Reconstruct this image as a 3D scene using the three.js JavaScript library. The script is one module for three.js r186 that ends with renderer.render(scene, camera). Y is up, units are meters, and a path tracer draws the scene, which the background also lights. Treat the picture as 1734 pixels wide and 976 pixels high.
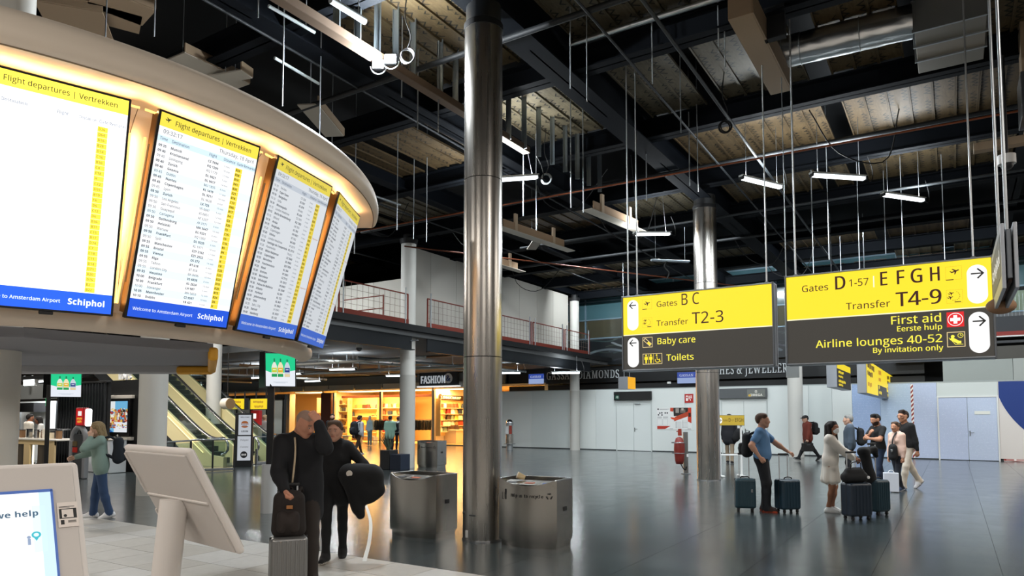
import * as THREE from 'three';
import { RectAreaLightUniformsLib } from 'three/addons/lights/RectAreaLightUniformsLib.js';
import { RoundedBoxGeometry } from 'three/addons/geometries/RoundedBoxGeometry.js';
import { mergeGeometries, mergeVertices } from 'three/addons/utils/BufferGeometryUtils.js';
import { FontLoader } from 'three/addons/loaders/FontLoader.js';
import { TextGeometry } from 'three/addons/geometries/TextGeometry.js';
RectAreaLightUniformsLib.init();

// ---------------------------------------------------------------- camera, exposure
// The hall's own grid is the world grid: x runs along the hoarding, -z towards it.
const IMG_W = 1734, IMG_H = 976, FOCAL = 1180, EYE = 1.72, PITCH = 0.059, YAW = Math.atan2(0.534, 0.845);
const CX = 867, CY = 705 - FOCAL * Math.tan(PITCH);
const scene = new THREE.Scene();
scene.background = new THREE.Color(0x000000);
const camera = new THREE.PerspectiveCamera(2 * Math.atan(CY / FOCAL) * 180 / Math.PI, IMG_W / (2 * CY), 0.05, 200);
camera.rotation.order = 'YXZ';
camera.rotation.set(PITCH, YAW, 0);
camera.position.set(0, EYE, 0);
camera.setViewOffset(IMG_W, 2 * CY, 0, 0, IMG_W, IMG_H);
const renderer = new THREE.WebGLRenderer();
renderer.toneMapping = THREE.LinearToneMapping;
renderer.toneMappingExposure = 1.0;
renderer.shadowMap.enabled = true;
scene.add(camera);

// unseen hall luminaires placed for general light
const COOL = 0xf2faff, WARM = 0xffc98a;
const LK = 5;                                      // common strength of the cool site tubes
const UNSEEN_LUMINAIRES = [[4, 6.9, 3], [4.5, 6.9, -5], [7, 6.9, -15], [7.5, 6.9, -22], [9, 6.9, -28], [-4, 6.9, 4.5], [-12, 6.9, 3.5], [-20, 6.9, 1], [-22, 7, -12], [-18, 7, -8.5], [-27, 7, -9]];

// ---------------------------------------------------------------- helpers
const CO = Math.cos(YAW), SI = Math.sin(YAW), CP = Math.cos(PITCH), SP = Math.sin(PITCH);
const V3 = (x = 0, y = 0, z = 0) => new THREE.Vector3(x, y, z);
const toHall = (x, z) => [CO * x + SI * z, -SI * x + CO * z];
function ray(px, py) {
  const dx = (px - CX) / FOCAL, dy = -(py - CY) / FOCAL, y = dy * CP + SP, z = dy * SP - CP;
  const [X, Z] = toHall(dx, z);
  return V3(X, y, Z);
}
const eye = V3(0, EYE, 0);
const onY = (px, py, h = 0) => { const d = ray(px, py); return eye.clone().addScaledVector(d, (h - EYE) / d.y); };
const onX = (px, py, X) => { const d = ray(px, py); return eye.clone().addScaledVector(d, X / d.x); };
const onZ = (px, py, Z) => { const d = ray(px, py); return eye.clone().addScaledVector(d, Z / d.z); };
const atDepth = (px, py, D) => { const d = ray(px, py); const k = -SI * d.x - CO * d.z; return eye.clone().addScaledVector(d, D / k); };
const fromCam = (x, y, z) => { const [X, Z] = toHall(x, z); return V3(X, y, Z); };
const yawOf = (deg) => deg * Math.PI / 180 + YAW;      // facing given relative to the viewer: 0 looks at the viewer, 90 to the viewer's right

let seed = 7;
const rnd = () => { seed = (seed * 1664525 + 1013904223) >>> 0; return seed / 4294967296; };
const rr = (a, b) => a + (b - a) * rnd();
const taken = {};
const numbered = (n) => { const k = taken[n] = (taken[n] ?? -1) + 1; return k ? n + '_' + String(k).padStart(3, '0') : n; };
function mat(color, roughness = 0.7, metalness = 0, o = {}) {
  const phys = 'clearcoat' in o || 'anisotropy' in o || 'transmission' in o || 'sheen' in o || 'specularIntensity' in o;
  return new (phys ? THREE.MeshPhysicalMaterial : THREE.MeshStandardMaterial)({ color, roughness, metalness, ...o });
}
const glow = (color, k, o = {}) => mat(0x111111, 0.5, 0, { emissive: color, emissiveIntensity: k, ...o });
function bx(w, h, d, x = 0, y = 0, z = 0) { return new THREE.BoxGeometry(w, h, d).translate(x, y, z); }
function rb(w, h, d, r = 0.02, x = 0, y = 0, z = 0, seg = 2) { return new RoundedBoxGeometry(w, h, d, seg, Math.min(r, w / 2.01, h / 2.01, d / 2.01)).translate(x, y, z); }
function cy(r1, r2, h, x = 0, y = 0, z = 0, n = 24) { return new THREE.CylinderGeometry(r1, r2, h, n).translate(x, y, z); }
function rod(a, b, r, n = 8) {                      // cylinder between two points
  const A = V3(...a), B = V3(...b), d = B.clone().sub(A), L = d.length();
  const g = new THREE.CylinderGeometry(r, r, L, n).translate(0, L / 2, 0);
  g.applyQuaternion(new THREE.Quaternion().setFromUnitVectors(V3(0, 1, 0), d.normalize()));
  return g.translate(A.x, A.y, A.z);
}
function tube(pts, r, n = 24, m = 6) { return new THREE.TubeGeometry(new THREE.CatmullRomCurve3(pts.map((p) => V3(...p))), n, r, m); }
const merge = (...g) => mergeGeometries(g.flat().map((x) => { const y = x.index ? x.toNonIndexed() : x; for (const k of Object.keys(y.attributes)) if (!['position', 'normal', 'uv'].includes(k)) y.deleteAttribute(k); return y; }));
function part(parent, name, geo, m, p, ry) {
  const o = new THREE.Mesh(geo, m); o.name = name; parent.add(o);
  if (p) o.position.set(...p);
  if (ry) o.rotation.y = ry;
  return o;
}
function thing(name, label, category, pos = [0, 0, 0], ry = 0, group) {
  const o = new THREE.Group(); o.name = numbered(name); scene.add(o);
  o.position.set(...(pos.isVector3 ? pos.toArray() : pos)); o.rotation.y = ry;
  o.userData = { label, category }; if (group) o.userData.group = group;
  return o;
}
function single(name, label, category, geo, m, pos, ry, group) {
  const o = part(scene, numbered(name), geo, m, pos && (pos.isVector3 ? pos.toArray() : pos), ry);
  o.userData = { label, category }; if (group) o.userData.group = group;
  return o;
}
function struct(name, geo, m, label, category = 'structure', pos) {
  const o = geo ? part(scene, numbered(name), geo, m, pos) : new THREE.Group();
  if (!geo) { o.name = numbered(name); scene.add(o); if (pos) o.position.set(...pos); }
  o.userData = { kind: 'structure', label, category }; return o;
}
function dup(o, pos, ry, label) {
  const c = o.clone(); c.name = numbered(o.name.replace(/_\d{3}$/, '')); scene.add(c);
  c.userData = { ...o.userData };
  if (pos) c.position.set(...(pos.isVector3 ? pos.toArray() : pos)); if (ry !== undefined) c.rotation.y = ry;
  if (label) c.userData.label = label; return c;
}
function canvasTex(w, h, draw) {
  const c = document.createElement('canvas'); c.width = w; c.height = h;
  const g = c.getContext('2d'); draw(g, w, h);
  const t = new THREE.CanvasTexture(c); t.colorSpace = THREE.SRGBColorSpace; t.anisotropy = 8; return t;
}
function hash(x, y, s) { let h = (x * 374761393 + y * 668265263 + s * 974711) | 0; h = Math.imul(h ^ (h >>> 13), 1274126177); return ((h ^ (h >>> 16)) >>> 0) / 4294967296; }
function vnoise(x, y, per, s) {                      // tiling value noise
  const xi = Math.floor(x), yi = Math.floor(y), fx = x - xi, fy = y - yi, m = (a) => ((a % per) + per) % per;
  const u = fx * fx * (3 - 2 * fx), v = fy * fy * (3 - 2 * fy);
  const a = hash(m(xi), m(yi), s), b = hash(m(xi + 1), m(yi), s), c = hash(m(xi), m(yi + 1), s), d = hash(m(xi + 1), m(yi + 1), s);
  return a + (b - a) * u + (c - a) * v + (a - b - c + d) * u * v;
}
function noiseTex(n, fn, srgb = false) {
  const d = new Uint8Array(n * n * 4);
  for (let y = 0; y < n; y++) for (let x = 0; x < n; x++) { const c = fn(x / n, y / n); for (let k = 0; k < 3; k++) d[(y * n + x) * 4 + k] = Math.max(0, Math.min(255, 255 * (c.length ? c[k] : c))); d[(y * n + x) * 4 + 3] = 255; }
  const t = new THREE.DataTexture(d, n, n); t.magFilter = THREE.LinearFilter; t.minFilter = THREE.LinearMipmapLinearFilter; t.generateMipmaps = true;
  t.wrapS = t.wrapT = THREE.RepeatWrapping; if (srgb) t.colorSpace = THREE.SRGBColorSpace; t.needsUpdate = true; return t;
}
const fbm = (u, v, f, s) => (vnoise(u * f, v * f, f, s) * 0.5 + vnoise(u * f * 2, v * f * 2, f * 2, s + 1) * 0.3 + vnoise(u * f * 4, v * f * 4, f * 4, s + 2) * 0.2);
function rectLight(parent, color, intensity, w, h, pos, dir) {   // light that shines from pos along dir
  const l = new THREE.RectAreaLight(color, intensity, w, h);
  l.position.set(...pos); parent.add(l);
  const q = new THREE.Quaternion().setFromUnitVectors(V3(0, 0, -1), V3(...dir).normalize());
  l.quaternion.copy(q); return l;
}

// ---------------------------------------------------------------- smooth bodies
const lin = (hex) => { const c = new THREE.Color(hex); return [c.r, c.g, c.b]; };
// prims: {a,b,ra,rb,c,s:[sx,sy,sz],sub}; a smooth union of tapered capsules meshed by surface nets
function sdfMesh(prims, cell, k = 60, paint) {
  let lo = [1e9, 1e9, 1e9], hi = [-1e9, -1e9, -1e9];
  for (const p of prims) { if (p.sub) continue; p.b ??= p.a; p.rb ??= p.ra; p.s ??= [1, 1, 1]; for (let i = 0; i < 3; i++) { const R = Math.max(p.ra, p.rb) * p.s[i] + 3 * cell; lo[i] = Math.min(lo[i], p.a[i] - R, p.b[i] - R); hi[i] = Math.max(hi[i], p.a[i] + R, p.b[i] + R); } }
  const n = [0, 1, 2].map((i) => Math.ceil((hi[i] - lo[i]) / cell) + 1), NX = n[0], NY = n[1], NZ = n[2], N = NX * NY * NZ;
  const S = new Float32Array(N), best = new Float32Array(N), idx = new Uint8Array(N);
  const dist = (p, x, y, z) => {
    const ax = p.a[0], ay = p.a[1], az = p.a[2], bx_ = p.b[0] - ax, by = p.b[1] - ay, bz = p.b[2] - az;
    const L = bx_ * bx_ + by * by + bz * bz; let t = L > 0 ? ((x - ax) * bx_ + (y - ay) * by + (z - az) * bz) / L : 0; t = t < 0 ? 0 : t > 1 ? 1 : t;
    const ox = (x - ax - t * bx_) / p.s[0], oy = (y - ay - t * by) / p.s[1], oz = (z - az - t * bz) / p.s[2];
    return (Math.sqrt(ox * ox + oy * oy + oz * oz) - (p.ra + t * (p.rb - p.ra))) * Math.min(p.s[0], p.s[1], p.s[2]);
  };
  const range = (p, i, pad) => [Math.max(0, Math.floor((Math.min(p.a[i], p.b[i]) - pad * p.s[i] - lo[i]) / cell)), Math.min(n[i] - 1, Math.ceil((Math.max(p.a[i], p.b[i]) + pad * p.s[i] - lo[i]) / cell))];
  prims.forEach((p, pi) => {
    if (p.sub) return;
    const kk = p.k ?? k, pad = Math.max(p.ra, p.rb) + Math.max(5 / k, 2 * cell) / Math.min(...p.s), rx = range(p, 0, pad), ry = range(p, 1, pad), rz = range(p, 2, pad);
    for (let z = rz[0]; z <= rz[1]; z++) for (let y = ry[0]; y <= ry[1]; y++) for (let x = rx[0], q = (z * NY + y) * NX + x; x <= rx[1]; x++, q++) {
      const e = Math.exp(-k * dist(p, lo[0] + x * cell, lo[1] + y * cell, lo[2] + z * cell));
      S[q] += e; if (e * (p.w ?? 1) > best[q]) { best[q] = e * (p.w ?? 1); idx[q] = pi; }
    }
  });
  const F = new Float32Array(N);
  for (let q = 0; q < N; q++) F[q] = S[q] > 0 ? -Math.log(S[q]) / k : 0.2;
  for (const p of prims) {
    if (!p.sub) continue; p.b ??= p.a; p.rb ??= p.ra; p.s ??= [1, 1, 1];
    const pad = Math.max(p.ra, p.rb) + 3 * cell, rx = range(p, 0, pad), ry = range(p, 1, pad), rz = range(p, 2, pad);
    for (let z = rz[0]; z <= rz[1]; z++) for (let y = ry[0]; y <= ry[1]; y++) for (let x = rx[0]; x <= rx[1]; x++) { const q = (z * NY + y) * NX + x; F[q] = Math.max(F[q], -dist(p, lo[0] + x * cell, lo[1] + y * cell, lo[2] + z * cell)); }
  }
  const vid = new Int32Array(N).fill(-1), pos = [], col = [], ind = [];
  const off = [0, 1, NX, NX + 1, NX * NY, NX * NY + 1, NX * NY + NX, NX * NY + NX + 1];
  const E12 = [[0, 1], [2, 3], [4, 5], [6, 7], [0, 2], [1, 3], [4, 6], [5, 7], [0, 4], [1, 5], [2, 6], [3, 7]];
  for (let z = 0; z < NZ - 1; z++) for (let y = 0; y < NY - 1; y++) for (let x = 0; x < NX - 1; x++) {
    const q = (z * NY + y) * NX + x; let m = 0;
    for (let i = 0; i < 8; i++) if (F[q + off[i]] < 0) m |= 1 << i;
    if (m === 0 || m === 255) continue;
    let sx = 0, sy = 0, sz = 0, cnt = 0, bi = -1, bv = -1;
    for (const [i, j] of E12) {
      const fi = F[q + off[i]], fj = F[q + off[j]];
      if ((fi < 0) === (fj < 0)) continue;
      const t = fi / (fi - fj);
      sx += (i & 1) + t * ((j & 1) - (i & 1)); sy += ((i >> 1) & 1) + t * (((j >> 1) & 1) - ((i >> 1) & 1)); sz += (i >> 2) + t * ((j >> 2) - (i >> 2)); cnt++;
    }
    for (let i = 0; i < 8; i++) { const b = best[q + off[i]]; if (b > bv) { bv = b; bi = idx[q + off[i]]; } }
    const P = [lo[0] + (x + sx / cnt) * cell, lo[1] + (y + sy / cnt) * cell, lo[2] + (z + sz / cnt) * cell];
    vid[q] = pos.length / 3; pos.push(...P);
    let c = prims[bi].c; if (paint) c = paint(P, c, prims[bi]) ?? c;
    col.push(c[0], c[1], c[2]);
  }
  const st = [1, NX, NX * NY];
  for (let z = 1; z < NZ - 1; z++) for (let y = 1; y < NY - 1; y++) for (let x = 1; x < NX - 1; x++) {
    const q = (z * NY + y) * NX + x;
    for (let a = 0; a < 3; a++) {
      const f0 = F[q], f1 = F[q + st[a]]; if ((f0 < 0) === (f1 < 0)) continue;
      const b = (a + 1) % 3, c = (a + 2) % 3, v = [vid[q], vid[q - st[b]], vid[q - st[b] - st[c]], vid[q - st[c]]];
      if (v.some((i) => i < 0)) continue;
      if (f0 < 0) ind.push(v[0], v[1], v[2], v[0], v[2], v[3]); else ind.push(v[0], v[2], v[1], v[0], v[3], v[2]);
    }
  }
  const g = new THREE.BufferGeometry();
  g.setAttribute('position', new THREE.Float32BufferAttribute(pos, 3)); g.setAttribute('color', new THREE.Float32BufferAttribute(col, 3));
  g.setIndex(ind); g.computeVertexNormals(); return g;
}

// ---------------------------------------------------------------- people
const bodyMat = mat(0xffffff, 0.85, 0, { vertexColors: true });
function handGeo(curl, skin, cell) {                 // a left hand hanging down: fingers -y, palm +z, thumb +x
  const P = [], c = lin(skin), F = [[0.026, 0.068], [0.0085, 0.078], [-0.0095, 0.072], [-0.026, 0.056]];
  P.push({ a: [0, 0.02, 0], b: [0, -0.015, 0], ra: 0.024, rb: 0.026, c, s: [1, 1, 0.75] });
  for (const [x, L] of F) {
    P.push({ a: [x * 0.6, -0.012, 0], b: [x, -0.082, 0], ra: 0.015, rb: 0.0115, c });
    let y = -0.082, z = 0, an = 0.12, l = L * 0.46;
    for (let i = 0; i < 3; i++) { an += curl * (i === 0 ? 0.75 : 1.0) + 0.06; const y2 = y - Math.cos(an) * l, z2 = z + Math.sin(an) * l; P.push({ a: [x, y, z], b: [x * 1.03, y2, z2], ra: 0.0098 - i * 0.0007, rb: 0.009 - i * 0.0008, c }); y = y2; z = z2; l *= 0.68; }
  }
  P.push({ a: [0.016, -0.018, 0.006], b: [0.04, -0.048, 0.016], ra: 0.016, rb: 0.012, c });
  P.push({ a: [0.04, -0.048, 0.016], b: [0.047 - curl * 0.01, -0.078, 0.024 + curl * 0.012], ra: 0.0115, rb: 0.0095, c });
  P.push({ a: [0.047 - curl * 0.01, -0.078, 0.024 + curl * 0.012], b: [0.044 - curl * 0.026, -0.1, 0.032 + curl * 0.02], ra: 0.0098, rb: 0.0078, c });
  return sdfMesh(P, cell, 220);
}
function headGeo(o, cell) {
  const s = lin(o.skin), D = (k) => s.map((v) => v * k), c = s, hair = o.scalp ? lin(o.scalp) : null;
  const P = [
    { a: [0, 0.032, -0.012], ra: 0.1, c, s: [0.79, 0.86, 0.98] }, { a: [0, 0.0, 0.025], b: [0, -0.07, 0.042], ra: 0.066, rb: 0.042, c },
    { a: [-0.05, -0.05, 0.0], b: [0, -0.093, 0.058], ra: 0.03, rb: 0.024, c }, { a: [0.05, -0.05, 0.0], b: [0, -0.093, 0.058], ra: 0.03, rb: 0.024, c },
    { a: [0, 0.012, 0.085], b: [0, -0.024, 0.103], ra: 0.011, rb: 0.0135, c }, { a: [-0.011, -0.027, 0.092], b: [0.011, -0.027, 0.092], ra: 0.01, c },
    { a: [-0.038, 0.03, 0.072], b: [0.038, 0.03, 0.072], ra: 0.017, c }, { a: [0.036, -0.02, 0.064], ra: 0.026, c }, { a: [-0.036, -0.02, 0.064], ra: 0.026, c },
    { a: [-0.016, -0.055, 0.083], b: [0.016, -0.055, 0.083], ra: 0.0115, c, lip: 1 },
    { a: [0.079, 0.0, -0.008], ra: 0.03, c, s: [0.36, 1, 0.66] }, { a: [-0.079, 0.0, -0.008], ra: 0.03, c, s: [0.36, 1, 0.66] },
    { a: [0.031, 0.008, 0.073], ra: 0.0135, c, eye: 1 }, { a: [-0.031, 0.008, 0.073], ra: 0.0135, c, eye: -1 },
    { a: [0, -0.06, -0.018], b: [0, -0.2, -0.035], ra: 0.056, rb: 0.062, c },
  ];
  return sdfMesh(P, cell, 110, (p, c0, pr) => {
    const ax = Math.abs(p[0]);
    if (p[2] > 0.055) {
      const ey = p[1] - 0.008, ex = ax - 0.031;
      if (ex * ex / 2.2 + ey * ey < 0.00004) return ex * ex + ey * ey < 0.000035 ? [0.02, 0.015, 0.012] : [0.55, 0.52, 0.5];
      if (Math.abs(p[1] - 0.031 - 0.1 * (0.03 - ax)) < 0.004 && ax > 0.014 && ax < 0.05) return o.brow ? lin(o.brow) : D(0.3);
      if (Math.abs(p[1] + 0.055) < 0.0085 && ax < 0.023) return Math.abs(p[1] + 0.055) < 0.002 ? D(0.35) : [s[0] * 0.85, s[1] * 0.55, s[2] * 0.55];
      if (ax < 0.01 && p[1] < -0.033 && p[1] > -0.04 && p[2] > 0.085) return D(0.5);
    }
    if (o.beard && p[1] < -0.03 && p[1] > -0.12 && p[2] > -0.0 && !(Math.abs(p[1] + 0.055) < 0.01 && ax < 0.024) && !(p[1] > -0.045 && ax < 0.05 && p[2] > 0.08)) return lin(o.beard);
    if (hair && (p[1] > 0.062 - 0.35 * Math.max(0, -p[2]) - (p[2] < -0.01 ? 0.05 : 0)) && p[2] < 0.075 && p[1] > -0.05) return hair;
    return null;
  });
}
function hairGeo(style, color, cell) {
  const c = lin(color), d = c.map((v) => v * 0.7), P = [{ a: [0, 0.042, -0.02], ra: 0.106, c, s: [0.82, 0.86, 0.98] }];
  if (style === 'short') P.push({ a: [-0.045, 0.085, 0.035], b: [0.045, 0.09, 0.04], ra: 0.032, c }, { a: [0, 0.0, -0.08], ra: 0.05, c, s: [1.2, 1, 0.6] });
  if (style === 'tuft') P.push({ a: [-0.04, 0.1, 0.03], b: [0.045, 0.115, 0.03], ra: 0.036, c }, { a: [0, 0.0, -0.08], ra: 0.05, c, s: [1.2, 1, 0.6] });
  if (style === 'long' || style === 'longer') for (const sx of [-1, 1]) P.push({ a: [sx * 0.075, 0.05, -0.01], b: [sx * 0.082, style === 'longer' ? -0.23 : -0.14, style === 'longer' ? 0.02 : -0.035], ra: 0.035, rb: 0.03, c }, { a: [sx * 0.035, 0.03, -0.075], b: [sx * 0.05, style === 'longer' ? -0.27 : -0.2, -0.085], ra: 0.055, rb: 0.042, c }, { a: [sx * 0.03, 0.1, 0.03], b: [sx * 0.075, 0.03, 0.045], ra: 0.024, rb: 0.017, c });
  if (style === 'tied') P.push({ a: [-0.05, 0.09, 0.028], b: [0.05, 0.09, 0.028], ra: 0.03, c }, { a: [0, 0.0, -0.08], ra: 0.055, c }, { a: [0, 0.02, -0.125], ra: 0.04, c }, { a: [0.07, 0.03, 0.0], b: [0.05, -0.02, -0.05], ra: 0.028, c }, { a: [-0.07, 0.03, 0.0], b: [-0.05, -0.02, -0.05], ra: 0.028, c });
  P.push({ sub: 1, a: [0, -0.03, 0.095], b: [0, 0.028, 0.118], ra: 0.08, rb: 0.058, s: [0.86, 1, 1] });
  if (style === 'tied') P.push({ sub: 1, a: [0, 0.042, 0.105], ra: 0.058 });
  if (style === 'short' || style === 'tuft') P.push({ sub: 1, a: [-0.12, -0.055, 0.02], b: [0.12, -0.055, 0.02], ra: 0.055 });
  return sdfMesh(P, cell, 110, (p, c0) => (Math.sin(p[0] * 310 + p[2] * 90 + Math.sin(p[1] * 60) * 2) > 0.45 ? d : c0));
}
const add = (a, b) => [a[0] + b[0], a[1] + b[1], a[2] + b[2]], sub_ = (a, b) => [a[0] - b[0], a[1] - b[1], a[2] - b[2]], scl = (a, k) => a.map((v) => v * k), len = (a) => Math.hypot(...a), lerp3 = (a, b, t) => a.map((v, i) => v + (b[i] - v) * t);
function ik(a, t, l1, l2, pole) {                    // middle joint of a two-bone chain
  let d = sub_(t, a), L = len(d); if (L > (l1 + l2) * 0.999) { d = scl(d, (l1 + l2) * 0.999 / L); t = add(a, d); L = len(d); }
  const n = scl(d, 1 / L), x = (l1 * l1 - l2 * l2 + L * L) / (2 * L), h = Math.sqrt(Math.max(0, l1 * l1 - x * x));
  let p = sub_(pole, scl(n, pole[0] * n[0] + pole[1] * n[1] + pole[2] * n[2])); p = scl(p, 1 / (len(p) || 1));
  return [add(add(a, scl(n, x)), scl(p, h)), t];
}
function placeGeo(g, pos, X, Y, Z, mirror) {
  const m = new THREE.Matrix4().makeBasis(V3(...X), V3(...Y), V3(...Z)).setPosition(...pos);
  if (mirror) { m.multiply(new THREE.Matrix4().makeScale(-1, 1, 1)); }
  g = g.clone().applyMatrix4(m);
  if (mirror) { const i = g.index.array; for (let q = 0; q < i.length; q += 3) { const t = i[q]; i[q] = i[q + 1]; i[q + 1] = t; } g.computeVertexNormals(); }
  return g;
}
const cross = (a, b) => [a[1] * b[2] - a[2] * b[1], a[2] * b[0] - a[0] * b[2], a[0] * b[1] - a[1] * b[0]], unit = (a) => scl(a, 1 / (len(a) || 1));
// A figure 1.75 m tall before scaling, facing +z, its left side at +x. Feet and hands are given as ankle and wrist targets.
function person(o) {
  const S = (o.h ?? 1.75) / 1.75, cell = o.cell ?? 0.016, f = o.female ? 1 : 0, sw = f ? 0.155 : 0.178;
  const top = o.top ?? {}, pants = o.pants ?? {}, po = o.pose ?? {}, ct = lin(top.c), cs = lin(top.sleeve ?? top.c), cp = lin(pants.c), sk = lin(o.skin), sh = lin(o.shoes?.c ?? '#151515'), so = lin(o.shoes?.sole ?? '#222222');
  const tf = top.fat ?? 0, pf = pants.fat ?? 0, lean = po.lean ?? 0, tw = po.twist ?? 0, dy = po.drop ?? 0, side = po.side ?? 0;
  const pel = [0, 0.96 - dy, 0];
  const up = (x, y, z) => {                          // torso point: twist, side bend and lean about the pelvis
    let X = x * Math.cos(tw) + z * Math.sin(tw), Z = -x * Math.sin(tw) + z * Math.cos(tw), Y = y - 0.96;
    let X2 = X * Math.cos(side) + Y * Math.sin(side), Y2 = -X * Math.sin(side) + Y * Math.cos(side);
    const Y3 = Y2 * Math.cos(lean) - Z * Math.sin(lean), Z3 = Y2 * Math.sin(lean) + Z * Math.cos(lean);
    return [X2 + pel[0], Y3 + pel[1], Z3 + pel[2]];
  };
  const P = [], hem = top.hem ?? 0.92;
  for (const s of [-1, 1]) {
    P.push({ a: up(s * 0.075, 1.0, 0), b: up(s * (sw - 0.085), 1.35, 0.005), ra: 0.1 + tf + 0.005 * f, rb: 0.1 + tf, c: ct, s: [1, 1, 0.86] });
    P.push({ a: up(s * 0.03, 1.4, -0.01), b: up(s * (sw - 0.02), 1.42, -0.01), ra: 0.075 + tf * 0.5, rb: 0.062 + tf * 0.7, c: ct });
    if (hem < 0.99) P.push({ a: up(s * 0.075, 1.05, 0), b: [s * 0.085, Math.max(hem, 0.3) + 0.09 - dy, 0], ra: 0.115 + tf, rb: 0.115 + tf + (top.flare ?? 0), c: ct, s: [1, 1, 0.9], w: 1.5 });
    if (f) P.push({ a: up(s * 0.07, 1.28, 0.075), ra: 0.062 + tf * 0.5, c: ct });
  }
  P.push({ a: up(0, 1.02, 0.02), b: up(0, 1.3, 0.02), ra: 0.1 + tf + (o.belly ?? 0), rb: 0.1 + tf, c: ct });
  P.push({ a: up(-0.05, 1.43, -0.03), b: up(0.05, 1.43, -0.03), ra: 0.06 + tf * 0.4, c: ct });
  if (top.collar) P.push({ a: up(-0.04, 1.49, -0.005), b: up(0.04, 1.49, -0.005), ra: 0.062, c: lin(top.collar), s: [1, 0.7, 1] });
  P.push({ a: up(0, 1.43, -0.015), b: up(0, 1.53, 0.0), ra: 0.058, rb: 0.055, c: sk });
  P.push({ a: [-0.07, 0.95 - dy, -0.01], b: [0.07, 0.95 - dy, -0.01], ra: 0.115 + pf * 0.5, c: o.skirt ? lin(o.skirt.c) : cp, s: [1, 1, 0.95] });
  if (o.skirt) { const cc = lin(o.skirt.c); for (let i = 0; i < 7; i++) { const an = i / 7 * Math.PI * 2; P.push({ a: [Math.cos(an) * 0.08, 0.98 - dy, Math.sin(an) * 0.06], b: [Math.cos(an) * 0.17, o.skirt.y, Math.sin(an) * 0.13], ra: 0.07, rb: 0.055, c: cc, w: 3 }); } P.push({ a: [0, 0.98 - dy, 0], b: [0, o.skirt.y + 0.05, 0], ra: 0.12, rb: 0.16, c: cc, w: 3 }); }
  const geos = [], hands = {};
  for (const [key, s] of [['L', 1], ['R', -1]]) {
    const ft = po['foot' + key] ?? [s * 0.1, 0.075, 0], hip = [s * 0.09, 0.93 - dy, 0];
    const [kn, an] = ik(hip, ft, 0.435, 0.427, po['knee' + key] ?? [s * 0.1, 0, 1]);
    const bare = pants.bare, c1 = bare ? sk : cp, kk = pants.short ? sk : c1;
    P.push({ a: hip, b: kn, ra: 0.088 + pf - (f ? 0 : 0.004), rb: 0.06 + pf, c: c1 }, { a: kn, b: lerp3(kn, an, 0.35), ra: 0.058 + pf, rb: 0.057 + pf, c: kk }, { a: lerp3(kn, an, 0.35), b: add(an, [0, bare ? 0.05 : 0.01, 0]), ra: 0.057 + pf, rb: (bare ? 0.036 : 0.048) + pf, c: kk });
    if (pants.ankle || bare) P.push({ a: add(an, [0, 0.07, 0]), b: add(an, [0, -0.02, 0]), ra: 0.04, c: pants.sock ? lin(pants.sock) : sk, w: bare ? 1 : 0.6 });
    const fa = po['turn' + key] ?? s * 0.12, pit = po['pitch' + key] ?? 0, dir = [Math.sin(fa) * Math.cos(pit), -Math.sin(pit), Math.cos(fa) * Math.cos(pit)], upv = [Math.sin(fa) * Math.sin(pit), Math.cos(pit), Math.cos(fa) * Math.sin(pit)];
    const ft2 = (fw, h) => add(an, add(scl(dir, fw), scl(upv, h)));
    P.push({ a: ft2(-0.05, -0.035), b: ft2(0.055, -0.035), ra: 0.04, rb: 0.043, c: sh }, { a: ft2(0.04, -0.038), b: ft2(0.165, -0.045), ra: 0.043, rb: 0.032, c: sh }, { a: ft2(-0.055, -0.062), b: ft2(0.165, -0.064), ra: 0.02, rb: 0.018, c: so, s: [1.35, 0.8, 1.15], w: 1.3 }, { a: ft2(0, 0.0), b: ft2(0.07, -0.02), ra: 0.045, rb: 0.036, c: sh });
    // arms
    const shd = up(s * (sw + 0.008), 1.41, -0.01), tg = po['hand' + key] ?? [s * (sw + 0.06), 0.83 - dy, 0.04];
    const [el, wr] = ik(shd, tg, 0.295, 0.255, po['elbow' + key] ?? [s * 0.5, -0.3, -1]);
    const short = top.len === 'short', af = tf * 0.6 + (top.arm ?? 0);
    P.push({ a: shd, b: lerp3(shd, el, short ? 0.6 : 1), ra: 0.06 + af, rb: (short ? 0.055 : 0.046) + af, c: cs });
    if (short) P.push({ a: lerp3(shd, el, 0.4), b: el, ra: 0.046, rb: 0.041, c: sk, w: 0.8 });
    P.push({ a: el, b: lerp3(el, wr, 0.3), ra: 0.042 + (short ? 0 : af), rb: 0.043 + (short ? 0 : af), c: short ? sk : cs }, { a: lerp3(el, wr, 0.3), b: lerp3(el, wr, short ? 1 : 0.93), ra: 0.043 + (short ? 0 : af), rb: (short ? 0.027 : 0.035) + (short ? 0 : af * 0.7), c: short ? sk : cs });
    const fd = unit(po['fingers' + key] ?? sub_(wr, el)), pn0 = po['palm' + key] ?? [-s, 0, 0];
    const Y = scl(fd, -1); let Z = sub_(pn0, scl(Y, pn0[0] * Y[0] + pn0[1] * Y[1] + pn0[2] * Y[2])); Z = unit(Z); const X = cross(Y, Z);
    geos.push(placeGeo(handGeo(po['curl' + key] ?? 0.45, o.skin, o.handCell ?? 0.0055), wr, X, Y, Z, key === 'R')); hands[key] = wr;
  }
  const body = sdfMesh(P, cell, o.k ?? 70, o.paint);
  const nb = up(0, 1.545, 0.01), hy = po.headYaw ?? 0, hp = (po.headPitch ?? 0), hr = po.headRoll ?? 0;
  const hm = new THREE.Matrix4().makeRotationFromEuler(new THREE.Euler(hp + lean * 0.5, hy + tw, hr - side * 0.5, 'YXZ')), hc = V3(0, 0.085, 0.02).applyMatrix4(hm);
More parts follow.
